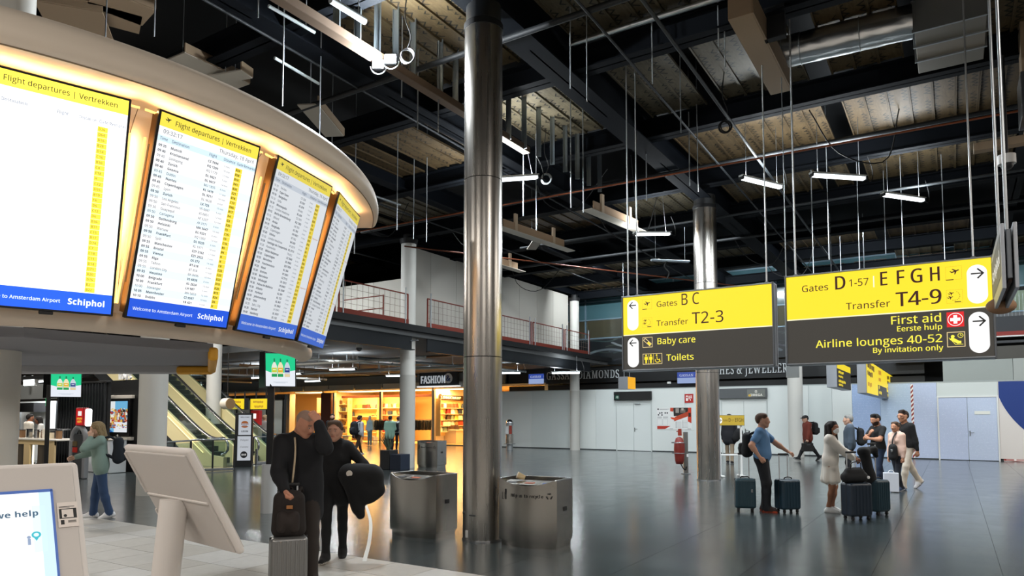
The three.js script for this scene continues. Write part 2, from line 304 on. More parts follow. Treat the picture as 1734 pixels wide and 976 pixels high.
  hm.scale(V3(1.07, 1.07, 1.07)); hm.setPosition(nb[0] + hc.x, nb[1] + hc.y - 0.003, nb[2] + hc.z);
  geos.push(headGeo(o, o.headCell ?? 0.007).applyMatrix4(hm)); geos.unshift(body);
  const g = mergeGeometries(geos.map((q) => { const r = q.clone(); for (const k of Object.keys(r.attributes)) if (!['position', 'normal', 'color'].includes(k)) r.deleteAttribute(k); return r; })).scale(S, S, S);
  const p = o.at.length === 2 ? onY(...o.at) : V3(...o.at);
  const t = thing('person', o.label, 'person', [p.x, o.y ?? 0, p.z], yawOf(o.yaw ?? 0), o.group);
  part(t, 'body', g, bodyMat);
  const kids = (name, geo, m) => part(t, name, geo.scale(S, S, S), m ?? bodyMat);
  if (o.hair) kids('hair', hairGeo(o.hair.style, o.hair.c, o.headCell ?? 0.007).applyMatrix4(hm));
  if (o.cap) kids('cap', sdfMesh([{ a: [0, 0.06, -0.015], ra: 0.1, c: lin(o.cap), s: [0.88, 0.75, 1.02] }, { a: [-0.04, 0.062, 0.09], b: [0.04, 0.062, 0.09], ra: 0.05, c: lin(o.cap), s: [1, 0.22, 1.15] }, { sub: 1, a: [-0.2, -0.06, 0], b: [0.2, -0.06, 0], ra: 0.105 }], 0.007, 120).applyMatrix4(hm));
  if (o.mask) kids('face_mask', sdfMesh([{ a: [0, -0.045, 0.072], ra: 0.06, c: [0.85, 0.85, 0.84], s: [1.0, 0.95, 0.8] }, { a: [0, -0.02, 0.1], ra: 0.02, c: [0.85, 0.85, 0.84] }, { a: [-0.075, -0.02, 0.01], b: [0.075, -0.02, 0.01], ra: 0.006, c: [0.8, 0.8, 0.8] }], 0.007, 110).applyMatrix4(hm));
  if (o.glasses) { const gl = []; for (const sx of [-1, 1]) gl.push(new THREE.TorusGeometry(0.022, 0.0032, 6, 18).translate(sx * 0.033, 0.006, 0.098), rod([sx * 0.055, 0.01, 0.094], [sx * 0.082, 0.008, 0.0], 0.0028)); gl.push(rod([-0.012, 0.01, 0.1], [0.012, 0.01, 0.1], 0.003)); kids('glasses', merge(...gl).applyMatrix4(hm), mat(0x151515, 0.4)); }
  t.userData.hm = undefined; delete t.userData.hm;
  t.hands = hands; t.S = S; t.up = (x, y, z) => { const q = scl(up(x, y, z), S); return t.localToWorld(V3(...q)); };
  t.updateMatrixWorld(true);
  return t;
}
const localAt = (t, x, y, z) => t.localToWorld(V3(x * t.S, y * t.S, z * t.S));

// ---------------------------------------------------------------- luggage
const handleM = mat('#d4d6d8', 0.35, 0.3), chromeM = mat(0xb9bcc0, 0.25, 1), blackPl = mat(0x141416, 0.55), rubberM = mat(0x0c0c0c, 0.8);
function suitcase(label, color, pos, ry, o = {}) {
  const w = o.w ?? 0.4, h = o.h ?? 0.55, d = o.d ?? 0.24, hl = o.handle ?? 0.45, y0 = 0.06, m = mat(color, o.rough ?? 0.45, o.metal ?? 0);
  const t = thing('suitcase', label, 'suitcase', pos, ry, o.group);
  part(t, 'shell', rb(w, h, d, 0.045, 0, y0 + h / 2, 0, 3), m);
  const n = o.ribs ?? 6;
  for (let i = 0; i < n; i++) { const x = -w / 2 + w * (i + 0.75) / (n + 0.5); for (const s of [-1, 1]) part(t, 'rib', rb(w / n * 0.45, h * 0.86, 0.012, 0.005, x, y0 + h / 2, s * (d / 2)), m); }
  part(t, 'zip_seam', rb(w + 0.006, h * 0.99, 0.014, 0.006, 0, y0 + h / 2, d * 0.06), blackPl);
  for (const sx of [-1, 1]) for (const sz of [-1, 1]) { const wh = part(t, 'wheel', cy(0.026, 0.026, 0.03, 0, 0, 0, 16).rotateZ(Math.PI / 2), rubberM, [sx * (w / 2 - 0.06), 0.026, sz * (d / 2 - 0.05)]); part(wh, 'wheel_fork', rb(0.04, 0.03, 0.04, 0.008, 0, 0.028, 0), blackPl); }
  const hz = -d / 2 + 0.04;
  for (const sx of [-1, 1]) part(t, 'handle_rod', cy(0.009, 0.009, hl, sx * 0.085, y0 + h + hl / 2, hz, 10), handleM);
  part(t, 'handle_grip', rb(0.21, 0.035, 0.03, 0.012, 0, y0 + h + hl, hz), blackPl);
  part(t, 'carry_handle', tube([[-0.08, 0, 0], [-0.06, 0.03, 0], [0.06, 0.03, 0], [0.08, 0, 0]], 0.01, 12).translate(0, y0 + h, 0.02), blackPl);
  if (o.lock) part(t, 'lock', rb(0.035, 0.06, 0.012, 0.004, w * 0.3, y0 + h * 0.6, d / 2 + 0.008), chromeM);
  return t;
}
function backpack(label, color, pos, ry, k = 1, o = {}) {
  const c = lin(color), c2 = c.map((v) => v * 1.35 + 0.004), t = thing('backpack', label, 'backpack', pos, ry, o.group);
  const B = [{ a: [-0.08, -0.16, 0], b: [-0.075, 0.13, 0.0], ra: 0.085, rb: 0.07, c }, { a: [0.08, -0.16, 0], b: [0.075, 0.13, 0.0], ra: 0.085, rb: 0.07, c }, { a: [0, 0.12, 0], ra: 0.11, c, s: [1, 0.9, 0.75] }, { a: [0, -0.1, 0.03], ra: 0.12, c }];
  part(t, 'main_bag', sdfMesh(B, 0.014 * k, 60).scale(k, k, k), bodyMat);
  part(t, 'front_pocket', sdfMesh([{ a: [-0.06, -0.14, 0.1], b: [-0.06, -0.02, 0.1], ra: 0.045, c: c2 }, { a: [0.06, -0.14, 0.1], b: [0.06, -0.02, 0.1], ra: 0.045, c: c2 }, { a: [0, -0.08, 0.105], ra: 0.06, c: c2 }], 0.012, 60).scale(k, k, k), bodyMat);
  const sm = mat(color, 0.9);
  for (const s of [-1, 1]) part(t, 'shoulder_strap', tube([[s * 0.08, 0.18, -0.06], [s * 0.1, 0.22, -0.15], [s * 0.11, 0.12, -0.27], [s * 0.11, -0.02, -0.25], [s * 0.11, -0.14, -0.08]], 0.02, 20, 6).scale(k, k, k), sm);
  part(t, 'grab_loop', tube([[-0.03, 0.19, -0.04], [-0.02, 0.235, -0.04], [0.02, 0.235, -0.04], [0.03, 0.19, -0.04]], 0.008, 10).scale(k, k, k), sm);
  if (o.tag) part(t, 'patch', rb(0.06, 0.035, 0.008, 0.003, 0.01, 0.06, 0.085).scale(k, k, k), mat(o.tag, 0.8));
  return t;
}

// ---------------------------------------------------------------- floor
const X0 = -50, X1 = 14, Z0 = -40, Z1 = 9;          // the hall
const LIGHT_V = 6.3;                                 // pale tiles lie nearer than this line, dark slabs beyond
const floorNoise = noiseTex(512, (u, v) => 0.66 + 0.16 * (fbm(u, v, 6, 3) - 0.5) + 0.12 * (fbm(u, v, 48, 9) - 0.5));
const speck = noiseTex(512, (u, v) => { const a = fbm(u, v, 90, 5), b = fbm(u, v, 5, 8), q = hash(Math.floor(u * 512), Math.floor(v * 512), 3) > 0.9993 ? 0.55 : 0; const g = 0.245 + 0.07 * (a - 0.5) + 0.05 * (b - 0.5); return [g * 0.9 + q, g * 1.02 + q, g * 1.04 + q]; }, true);
const paleMap = noiseTex(256, (u, v) => { const g = 0.73 + 0.05 * (fbm(u, v, 40, 15) - 0.5) + 0.03 * (fbm(u, v, 4, 18) - 0.5); return [g, g * 0.985, g * 0.96]; }, true);
const darkM = [0, 1, 2].map((i) => mat(['#ffffff', '#f0f4f4', '#fafafa'][i], 0.3, 0, { map: speck, roughnessMap: floorNoise, clearcoat: 0.5, clearcoatRoughness: 0.2 }));
const paleM = [0, 1, 2].map((i) => mat(['#ffffff', '#f4f2ee', '#ece9e4'][i], 0.4, 0, { map: paleMap }));
const floor = struct('floor', bx(X1 - X0 + 1, 0.3, Z1 - Z0 + 1, (X0 + X1) / 2, -0.165, (Z0 + Z1) / 2), mat(0x2b2e2f, 0.7), 'polished dark slab floor of the hall with pale tiles near the kiosks', 'floor');
{
  const tileGeo = (w, d, q) => { const g = bx(w, 0.015, d), uv = g.attributes.uv; for (let i = 0; i < uv.count; i++) uv.setXY(i, uv.getX(i) * w / 2.4 + q * 0.37, uv.getY(i) * d / 2.4 + q * 0.23); return g; };
  const T = 1.2, gaps = 0.004, G = [0, 1, 2, 3].map((q) => tileGeo(T - gaps, T - gaps, q)), list = [];
  const cols = Math.ceil((X1 - X0) / T), rows = Math.ceil((-LIGHT_V - Z0) / T);
  for (let i = 0; i < cols; i++) for (let j = 0; j < rows; j++) { const x = X0 + (i + 0.5) * T, z = -LIGHT_V - (j + 0.5) * T; const dx = x, dz = z, fw = -SI * dx - CO * dz, rt = CO * dx - SI * dz; const inView = fw > 1 && Math.abs(rt / fw) < 0.8; list.push([x, z, inView ? Math.hypot(x, z) : 900 + Math.hypot(x, z), i, j]); }
  list.sort((a, b) => a[2] - b[2]);
  list.slice(0, 290).forEach(([x, z, , i, j]) => part(floor, 'tile', G[(i * 3 + j * 5) % 4], darkM[(i * 7 + j * 3) % 3], [x, -0.0075, z]));
  const rest = list.slice(290).map(([x, z, , i, j]) => G[(i * 3 + j * 5) % 4].clone().translate(x, -0.0075, z));
  part(floor, 'tile_field', mergeGeometries(rest), darkM[0]).userData.kind = 'stuff';
  const t = 0.6, g2 = [0, 1, 2, 3].map((q) => tileGeo(t - 0.008, t - 0.008, q)), l2 = [];
  for (let x = X0 + t / 2; x < X1; x += t) for (let z = -LIGHT_V + t / 2; z < Z1; z += t) { const fw = -SI * x - CO * z, rt = CO * x - SI * z; l2.push([x, z, fw > 2 && Math.abs(rt / fw) < 0.9 ? Math.hypot(x, z) : 900 + Math.hypot(x, z)]); }
  l2.sort((a, b) => a[2] - b[2]);
  l2.slice(0, 280).forEach(([x, z], i) => part(floor, 'pale_tile', g2[i % 4], paleM[(i * 7) % 3], [x, -0.0075, z]));
  part(floor, 'pale_tile_field', mergeGeometries(l2.slice(280).map(([x, z], i) => g2[i % 4].clone().translate(x, -0.0075, z))), paleM[0]).userData.kind = 'stuff';
  // inlaid pale curve
  const pts = [[606, 828], [612, 841], [622, 863], [627.6, 886], [625, 919], [617, 951]].map(([a, b]) => onY(a, b)), cv = new THREE.CatmullRomCurve3(pts), N = 40, pos = [], ind = [];
  for (let i = 0; i <= N; i++) { const p = cv.getPoint(i / N), d = cv.getTangent(i / N), nx = -d.z, nz = d.x; for (const [s, y] of [[-1, -0.01], [-1, 0.0015], [1, 0.0015], [1, -0.01]]) pos.push(p.x + nx * s * 0.025, y, p.z + nz * s * 0.025); if (i) { const a = (i - 1) * 4; for (let k = 0; k < 3; k++) ind.push(a + k, a + k + 4, a + k + 1, a + k + 1, a + k + 4, a + k + 5); } }
  const g = new THREE.BufferGeometry(); g.setAttribute('position', new THREE.Float32BufferAttribute(pos, 3)); g.setIndex(ind); g.computeVertexNormals();
  part(floor, 'inlaid_line', g, mat('#cfd0cb', 0.4));
}
// ---------------------------------------------------------------- shell
const shellM = mat(0x3a3d40, 0.8), blackM = mat(0x0b0d10, 0.85);
struct('wall_back', bx(X1 - X0 + 1, 9.6, 0.3, (X0 + X1) / 2, 4.8, Z0 - 0.15), shellM, 'dark far wall of the hall behind the shops', 'wall');
struct('wall_front', bx(X1 - X0 + 1, 9.6, 0.3, (X0 + X1) / 2, 4.8, Z1 + 0.15), mat(0x46494b, 0.8), 'plain wall of the hall behind the viewer', 'wall');
struct('wall_left', bx(0.3, 9.6, Z1 - Z0, X0 - 0.15, 4.8, (Z0 + Z1) / 2), shellM, 'dark side wall beyond the food court', 'wall');
struct('wall_right', bx(0.3, 9.6, Z1 - Z0, X1 + 0.15, 4.8, (Z0 + Z1) / 2), mat(0x56595b, 0.8), 'plain side wall opposite the food court', 'wall');
const ceiling = struct('ceiling', bx(X1 - X0 + 1, 0.3, Z1 - Z0 + 1, (X0 + X1) / 2, 9.45, (Z0 + Z1) / 2), blackM, 'black roof slab with bare metal deck trays', 'ceiling');

// deck trays: pressed metal planks between the beams, some with black glue zigzags
const zigTex = canvasTex(256, 1024, (g, w, h) => {
  g.fillStyle = '#8d8574'; g.fillRect(0, 0, w, h);
  for (let i = 0; i < 2600; i++) { const v = 110 + rr(0, 60); g.fillStyle = `rgba(${v},${v - 8},${v - 28},0.25)`; g.fillRect(rr(0, w), rr(0, h), rr(2, 26), rr(4, 60)); }
  g.strokeStyle = '#16130f'; g.lineWidth = 10;
  for (const x0 of [46, 212]) { let y = rr(0, 80); while (y < h) { const n = 5 + Math.floor(rr(0, 12)); g.beginPath(); g.moveTo(x0, y); for (let k = 0; k < n; k++) { y += 25 + rr(-5, 8); g.lineTo(x0 + (k % 2 ? 40 : -38) * rr(0.6, 1.1), y); } g.stroke(); y += rr(20, 150); } }
});
const deckMs = ['#c9c2b4', '#a8977c', '#a39d92', '#8f7c62'].map((c) => mat(c, 0.55, 0.25, { map: zigTex }));
{
  const bay = 3.6, W = 0.42, n = 8, items = [];
  const tray = (q) => { const g = merge(bx(W - 0.02, 0.012, bay - 0.35), bx(0.03, 0.05, bay - 0.35, -W / 2 + 0.02, -0.02, 0), bx(0.03, 0.05, bay - 0.35, W / 2 - 0.02, -0.02, 0)); const uv = g.attributes.uv; for (let i = 0; i < uv.count; i++) uv.setXY(i, uv.getX(i), uv.getY(i) + q * 0.31); return g; };
  const TG = [0, 1, 2].map(tray); zigTex.wrapT = THREE.RepeatWrapping;
  for (let i = -9; i <= 4; i++) for (let j = 1; j <= 9; j++) {
    const bxm = -5.65 + i * bay, bz = -(7.2 + (j - 2) * bay) - bay / 2;
    const xc = bxm + bay / 2, dark = hash(i + 40, j + 7, 5);
    if (xc < -9.3 && dark < 0.62) continue; if (dark < 0.16) continue;
    const tone = Math.floor(hash(i + 3, j + 90, 11) * 4);
    for (let k = 0; k < n; k++) { if (hash(i * 9 + k + 100, j + 30, 2) < 0.07) continue; const x = bxm + 0.3 + (k + 0.5) * W * 0.95, fw = -SI * x - CO * bz, rt = CO * x - SI * bz; items.push([x, 8.28, bz, fw > 2 && Math.abs(rt / fw) < 0.85 ? Math.hypot(x, bz) : 900, (k + i + 90) % 3, tone]); }
  }
  items.sort((a, b) => a[3] - b[3]);
  items.slice(0, 290).forEach((t) => part(ceiling, 'deck_tray', TG[t[4]], deckMs[t[5]], [t[0], t[1], t[2]]));
  const rest = items.slice(290); for (let q = 0; q < 4; q++) { const r = rest.filter((t) => t[5] === q); if (r.length) part(ceiling, 'deck_tray_field', mergeGeometries(r.map((t) => TG[t[4]].clone().translate(t[0], t[1], t[2]))), deckMs[q]).userData.kind = 'stuff'; }
}
// ---------------------------------------------------------------- beams
const beamM = mat(0x070c13, 0.8, 0, { specularIntensity: 0.3 }), beamM2 = mat(0x060a10, 0.8, 0, { specularIntensity: 0.3 });
function ibeam(L, h, w, axis) { const g = merge(bx(axis === 'x' ? L : w, 0.03, axis === 'x' ? w : L, 0, 0.015, 0), bx(axis === 'x' ? L : w, 0.03, axis === 'x' ? w : L, 0, h - 0.015, 0), bx(axis === 'x' ? L : 0.03, h, axis === 'x' ? 0.03 : L, 0, h / 2, 0)); return g; }
{
  const zb = [[-5.65, 7.68, 0.75, 0.5], [-8.75, 7.7, 0.62, 0.4], [-12.6, 7.9, 0.5, 0.35], [-16.5, 7.95, 0.6, 0.4], [-20.2, 8.0, 0.45, 0.3], [-24, 8.0, 0.45, 0.3], [-30, 8.0, 0.45, 0.3], [1.6, 7.9, 0.5, 0.35], [5.2, 7.68, 0.75, 0.5], [9, 8, 0.5, 0.35]];
  for (const [x, y, h, w] of zb) struct('beam', ibeam(Z1 - Z0 - 1, h, w, 'z'), beamM, 'dark steel girder running the length of the hall', 'beam', [x, y, (Z0 + Z1) / 2]);
  for (let j = 0; j < 9; j++) { const z = -(3.6 + j * 3.6); struct('beam', ibeam(X1 - X0 - 1, j % 3 === 2 ? 0.4 : 0.42, 0.34, 'x'), beamM2, 'dark steel cross beam under the roof deck', 'beam', [(X0 + X1) / 2, 7.78 + (j % 2) * 0.04, z]); }
}
// ---------------------------------------------------------------- columns
const steelNoise = noiseTex(256, (u, v) => 0.5 + 0.06 * (fbm(u, v, 4, 31) - 0.5) + 0.1 * (vnoise(u * 128, v * 2, 128, 3) - 0.5));
const steelM = mat('#b9b5af', 0.58, 1, { roughnessMap: steelNoise }), steelDk = mat(0x6a6b6c, 0.4, 1), bandM = mat(0x111214, 0.6);
function steelColumn(label, x, z, r, topY, secs) {
  const t = thing('steel_column', label, 'column', [x, 0, z]); t.userData.kind = 'structure';
  let y = 0; for (const s of [...secs, topY - 0.35]) { part(t, 'cladding', cy(r, r, s - y - 0.012, 0, (s + y) / 2, 0, 64), steelM); part(t, 'joint', cy(r - 0.008, r - 0.008, 0.014, 0, s, 0, 48), bandM); y = s; }
  part(t, 'vertical_seam', bx(0.006, topY - 0.4, 0.006, -r * 0.64, (topY - 0.4) / 2, r * 0.77), steelDk);
  part(t, 'black_band', cy(r + 0.012, r + 0.012, 0.09, 0, topY - 0.33, 0, 48), bandM);
  part(t, 'neck', cy(r - 0.02, r - 0.02, 0.3, 0, topY - 0.15, 0, 48), steelDk);
  part(t, 'base_ring', cy(r + 0.006, r + 0.012, 0.02, 0, 0.01, 0, 64), steelDk);
  return t;
}
const colMain = steelColumn('near brushed steel column standing between two recycling bins', -5.63, -8.13, 0.275, 7.7, [2.55, 5.1]);
part(colMain, 'sticker', bx(0.045, 0.1, 0.004, -0.075, 0.1, 0.268), mat('#d8d8d4', 0.6));
part(colMain, 'dent', new THREE.SphereGeometry(0.05, 16, 8).scale(1.2, 0.25, 0.12).translate(0.02, 0.36, 0.273), steelDk);
part(colMain, 'gate_hinge', new THREE.SphereGeometry(0.04, 14, 8).scale(0.8, 0.6, 0.3).translate(-0.14, 0.38, 0.235), steelDk);
steelColumn('far brushed steel column beside the yellow gate stand', -5.64, -18.9, 0.31, 7.8, [2.9, 5.35]);
const whiteM = mat('#c9c8c2', 0.6), whiteM2 = mat('#b3b2ac', 0.65);
function whiteColumn(label, x, z, r, h, band) {
  const t = thing('round_column', label, 'column', [x, 0, z]); t.userData.kind = 'structure';
  part(t, 'shaft', cy(r, r, h - 0.3, 0, (h - 0.3) / 2, 0, 48), whiteM);
  part(t, 'black_collar', cy(r + 0.06, r + 0.03, 0.16, 0, h - 0.24, 0, 32), bandM);
  part(t, 'head', cy(r - 0.06, r - 0.06, 0.2, 0, h - 0.1, 0, 32), bandM);
  if (band) part(t, 'lower_band', cy(r + 0.008, r + 0.008, band, 0, band / 2, 0, 48), whiteM2);
  return t;
}
whiteColumn('white round column beside the planter and bin under the mezzanine edge', -15.55, -18.0, 0.255, 7.9, 3.1);
whiteColumn('white round column standing against the white hoarding', -16.2, -31.6, 0.24, 7.9, 3.0);
whiteColumn('thick round column between the advert screen and escalator', -14.95, -8.8, 0.29, 7.9);
whiteColumn('slender white column beside the escalator balustrade', -25, -17.2, 0.28, 7.9);
whiteColumn('pale column behind the two hanging gate signs', -5.6, -31.2, 0.3, 7.9);
{ const p = fromCam(-4.83, 0, -6.5); whiteColumn('pale beige column rising through the departure board', p.x, p.z, 0.2, 7.9); }

// ---------------------------------------------------------------- mezzanine
const concM = mat('#8b8b88', 0.85), conc2 = mat('#5c5e5f', 0.85), darkSteel = mat(0x15191d, 0.5, 0.3), rustM = mat('#6f2a1c', 0.7, 0.2), galvM = mat('#9ea3a6', 0.4, 0.8), pipeW = mat('#b9b9b4', 0.45, 0.3), pipeBr = mat('#8a6a4c', 0.5, 0.4), wallWh = mat('#cbc7be', 0.75), wallWh2 = mat('#bfbbb2', 0.75);
const mezz = struct('floor_mezzanine', null, null, 'concrete mezzanine deck with dark steel edge above the shops', 'floor');
part(mezz, 'deck_slab', bx(4.5, 0.3, 25, -17.25, 4.5, -20.5), conc2);
part(mezz, 'deck_slab', bx(30.5, 0.3, 21.8, -34.75, 4.5, -29.1), conc2);
part(mezz, 'deck_slab', bx(6, 0.3, 6.2, -32.5, 4.5, -15.1), conc2);
part(mezz, 'edge_flange', bx(0.24, 0.2, 25.6, -14.95, 4.61, -20.3), mat(0x0b0d0f, 0.6, 0.2));
for (const [z0, z1] of [[-7.8, -17.6], [-18.4, -31]]) { const L = z0 - z1; part(mezz, 'edge_beam', merge(bx(0.03, 0.62, L, 0, 0, 0), bx(0.2, 0.03, L, 0.05, -0.3, 0)), darkSteel, [-15.05, 4.2, (z0 + z1) / 2]); }
part(mezz, 'bolt_plate', merge(...Array.from({ length: 8 }, (_, i) => cy(0.025, 0.025, 0.04, 0, -0.25 + i * 0.07, 0, 8).rotateZ(Math.PI / 2).translate(0.0, 0, 0))), galvM, [-15.0, 4.2, -17.55]);
// railings of the building site
const mezzRail = (z0, z1, label) => {
  const L = z0 - z1, t = thing('guard_rail', label, 'railing', [-15.0, 4.71, (z0 + z1) / 2], 0, 'site guard rails along the mezzanine edge');
  part(t, 'top_rail', bx(0.035, 0.035, L - 0.1, 0, 1.0, 0), rustM); part(t, 'toe_board', bx(0.03, 0.17, L - 0.04, 0, 0.09, 0), rustM);
  for (const s of [-1, 1]) { part(t, 'frame_post', bx(0.04, 1.0, 0.04, 0, 0.5, s * (L / 2 - 0.06)), rustM); part(t, 'clamp_post', cy(0.024, 0.024, 1.2, 0.03, 0.6, s * (L / 2 - 0.2), 10), galvM); }
  const g = []; for (let y = 0.34; y < 0.98; y += 0.22) g.push(bx(0.008, 0.008, L - 0.12, 0, y, 0)); for (let z = -L / 2 + 0.2; z < L / 2 - 0.1; z += 0.24) g.push(bx(0.008, 0.8, 0.008, 0, 0.58, z));
  part(t, 'wire_mesh', merge(...g), mat('#7d6a5f', 0.5, 0.5)); return t;
};
[[-8.2, -11.2], [-11.25, -14.2], [-14.25, -17.4], [-18.3, -21.8], [-21.85, -25.3], [-25.35, -28.2], [-28.25, -30.9]].forEach(([a, b]) => mezzRail(a, b, 'rust red wire mesh guard rail on the mezzanine edge'));
const rr2 = thing('guard_rail', 'short inner guard rail set back beside the white column', 'railing', [-15.9, 4.71, -16.2], Math.PI / 2);
part(rr2, 'top_rail', bx(0.03, 0.03, 1.8, 0, 0.8, 0), rustM); part(rr2, 'mid_rail', bx(0.03, 0.03, 1.8, 0, 0.4, 0), rustM); for (const s of [-1, 1]) part(rr2, 'post', bx(0.035, 0.82, 0.035, 0, 0.41, s * 0.88), rustM);
// boarded white wall above the mezzanine
const upW = struct('wall_upper', null, null, 'white boarded wall behind the mezzanine railing', 'wall');
for (let z = -18.7, i = 0; z > -31.3; z -= 1.58, i++) part(upW, 'panel', bx(0.06, 3.2, 1.565, -16.45, 4.66 + 1.6, z - 0.79), i % 3 ? wallWh : wallWh2);
for (let x = -16.5, i = 0; x > -23; x -= 1.5, i++) part(upW, 'panel', bx(1.485, 2.0, 0.06, x - 0.75, 4.66 + 1.0, -18.9), i % 2 ? wallWh : wallWh2);
{ const o = single('power_cable', 'dark cable hanging down the white upper wall', 'cable', tube([[-16.38, 7.8, -23.6], [-16.36, 6.4, -23.7], [-16.37, 5.4, -24.4], [-16.36, 4.75, -24.8]], 0.012, 20), rubberM); }

// pipes and lamps under the mezzanine
{
  let k = 0;
  const pipe = (a, b, r, m, lab) => { const t = thing('service_pipe', lab, 'pipe', [0, 0, 0], 0, 'pipes under the mezzanine'); part(t, 'run', rod(a, b, r, 12), m); const n = 4; for (let i = 1; i < n; i++) { const p = lerp3(a, b, i / n); part(t, 'hanger', bx(0.03, 4.36 - p[1], 0.03, p[0], (4.36 + p[1]) / 2, p[2]), galvM); part(t, 'bracket', rb(0.1, 0.06, 0.1, 0.01, p[0], p[1] + r, p[2]), galvM); } };
  for (let i = 0; i < 6; i++) { const z = -19 - i * 1.5, y = 3.78 + (i % 3) * 0.17; pipe([-45 + i * 1.2, y, z], [-15.6, y, z], [0.05, 0.035, 0.06][i % 3], [pipeW, pipeBr, galvM][i % 3], 'thin service pipe hung crosswise under the mezzanine slab'); }
  for (let i = 0; i < 7; i++) { const x = -18.5 - i * 3.4, y = 3.86 + (i % 2) * 0.16; pipe([x, y, -18.6], [x + 1.2, y, -28.6], [0.06, 0.04][i % 2], [galvM, pipeW, pipeBr][i % 3], 'service pipe hung lengthwise under the mezzanine slab'); }
}
const tubeM = glow(COOL, 5), lampHousing = mat('#d9dcdd', 0.5);
// a site tube lamp: pos, axis 'x' or 'z', light power
function tubeLamp(pos, ry, label, group, power, L = 1.25, tilt = 0, roof = false) {
  const t = thing('tube_lamp', label, 'lamp', pos, ry, group); t.rotation.z = tilt;
  part(t, 'housing', rb(L + 0.1, 0.05, 0.13, 0.02, 0, 0.05, 0), lampHousing);
  part(t, 'tube_diffuser', rb(L, 0.07, 0.11, 0.03, 0, 0, 0, 3), tubeM);
  for (const s of [-1, 1]) part(t, 'end_cap', rb(0.04, 0.09, 0.14, 0.015, s * (L / 2 + 0.02), 0.01, 0), blackPl);
  part(t, 'lead', tube([[L / 2, 0.05, 0], [L / 2 + 0.15, -0.05, 0.02], [L / 2 + 0.2, 0.2, 0], [L / 2 + 0.1, 0.5, 0]], 0.01, 16), rubberM);
  if (power) { rectLight(t, COOL, power * LK, L, 0.11, [0, -0.045, 0], [0, -1, 0]); rectLight(t, COOL, power * LK * (roof ? 0.4 : 0.8), L, 0.11, [0, 0.085, 0], [0, 1, 0]); }
  const top = roof ? 8.9 - pos[1] : 4.36 - pos[1]; for (const s of [-1, 1]) part(t, 'hanger', cy(0.006, 0.006, top, s * L * 0.4, 0.06 + top / 2, 0, 6), galvM);
  return t;
}
const under = [[495, 634], [580, 626], [675, 637], [530, 646], [330, 653], [958, 632], [440, 640], [272, 657], [858, 632]];
under.forEach(([x, y], i) => { const p = onY(x, y, 3.66); tubeLamp([p.x, 3.66, p.z], 0.2 * (i % 3), 'bright tube lamp hung among the pipes under the mezzanine', 'tube lamps under the mezzanine', 34); });

// ---------------------------------------------------------------- hoarding in front of the closed shops
const HZ = -32.4, hoardM = [mat('#d6dcda', 0.5), mat('#d0d7d5', 0.52), mat('#dadfdc', 0.5)], jointM = mat('#9aa2a1', 0.7);
const hoard = struct('wall_hoarding', null, null, 'white site hoarding closing off the shops, blue printed further along', 'wall');
const blueTex = (tone, sd) => canvasTex(256, 640, (g, w, h) => {
  g.fillStyle = tone; g.fillRect(0, 0, w, h); let s = sd; const q = () => { s = (s * 16807) % 2147483647; return s / 2147483647; };
  for (let y = 6; y < h; y += 15) for (let x = 4; x < w; x += 12) if (q() > 0.25) { g.fillStyle = `rgba(${215 + q() * 30},${225 + q() * 20},250,${0.1 + q() * 0.22})`; g.fillRect(x, y, 3 + q() * 8, 2 + q() * 6); }
});
const blueM = ['#98aed2', '#aec2da', '#b2bed8', '#b6c3da'].map((c, i) => mat('#ffffff', 0.5, 0, { map: blueTex(c, 11 + i * 77) }));
const hx = (px) => onZ(px, 720, HZ).x;
const panel = (xa, xb, y0, y1, m, name = 'panel', zo = 0) => part(hoard, name, bx(Math.abs(xb - xa) - 0.008, y1 - y0, 0.05, (xa + xb) / 2, (y0 + y1) / 2, HZ - 0.025 + zo), m);
const HT = 3.05, whiteSplit = [842, 900, 963, 1009, 1043.5];
for (let i = 0; i < 4; i++) panel(hx(whiteSplit[i]), hx(whiteSplit[i + 1]), 0.05, HT, hoardM[i % 3]);
panel(hx(1043.5), hx(1104), 2.42, HT, hoardM[1]);
const wS = [1104, 1160, 1222]; for (let i = 0; i < 2; i++) panel(hx(wS[i]), hx(wS[i + 1]), 0.05, HT, hoardM[(i + 2) % 3]);
panel(hx(1222), hx(1300), 2.45, HT, hoardM[0]);
const wT = [1300, 1370, 1410, 1444]; for (let i = 0; i < 3; i++) panel(hx(wT[i]), hx(wT[i + 1]), 0.05, HT, hoardM[i % 3]);
panel(hx(1444), hx(1492), 0.05, HT, blueM[0]); panel(hx(1492), hx(1545), 0.05, HT, blueM[1]); panel(hx(1545), hx(1588), 0.05, HT, blueM[2]);
panel(hx(1588), hx(1692), 2.5, HT, mat('#c3cac8', 0.6));
panel(hx(1692), hx(1692) + 3.2, 0.1, HT, mat('#d2cdc9', 0.6)); panel(hx(1692) + 3.2, hx(1692) + 6.4, 0.1, HT, mat('#d2cdc9', 0.6)); panel(hx(1692) + 6.4, 13.9, 0.1, HT, mat('#d2cdc9', 0.6));
part(hoard, 'base_rail', bx(40, 0.05, 0.07, -6, 0.025, HZ - 0.04), mat('#33383a', 0.7));
part(hoard, 'top_rail', bx(36, 0.04, 0.08, -4, HT + 0.02, HZ - 0.03), jointM);
{ // dark blue printed quarter circle
  const xa = hx(1692) + 0.02, s = new THREE.Shape(); s.moveTo(0, 0); s.lineTo(0, -0.58); s.absarc(3.0, 0.35, 3.14, Math.PI + 0.3, Math.PI * 1.5, false); s.lineTo(3.0, 0); s.closePath();
  part(hoard, 'printed_disc', new THREE.ExtrudeGeometry(s, { depth: 0.004, bevelEnabled: false, curveSegments: 40 }), mat('#0f3278', 0.5), [xa, HT - 0.01, HZ + 0.001]);
}
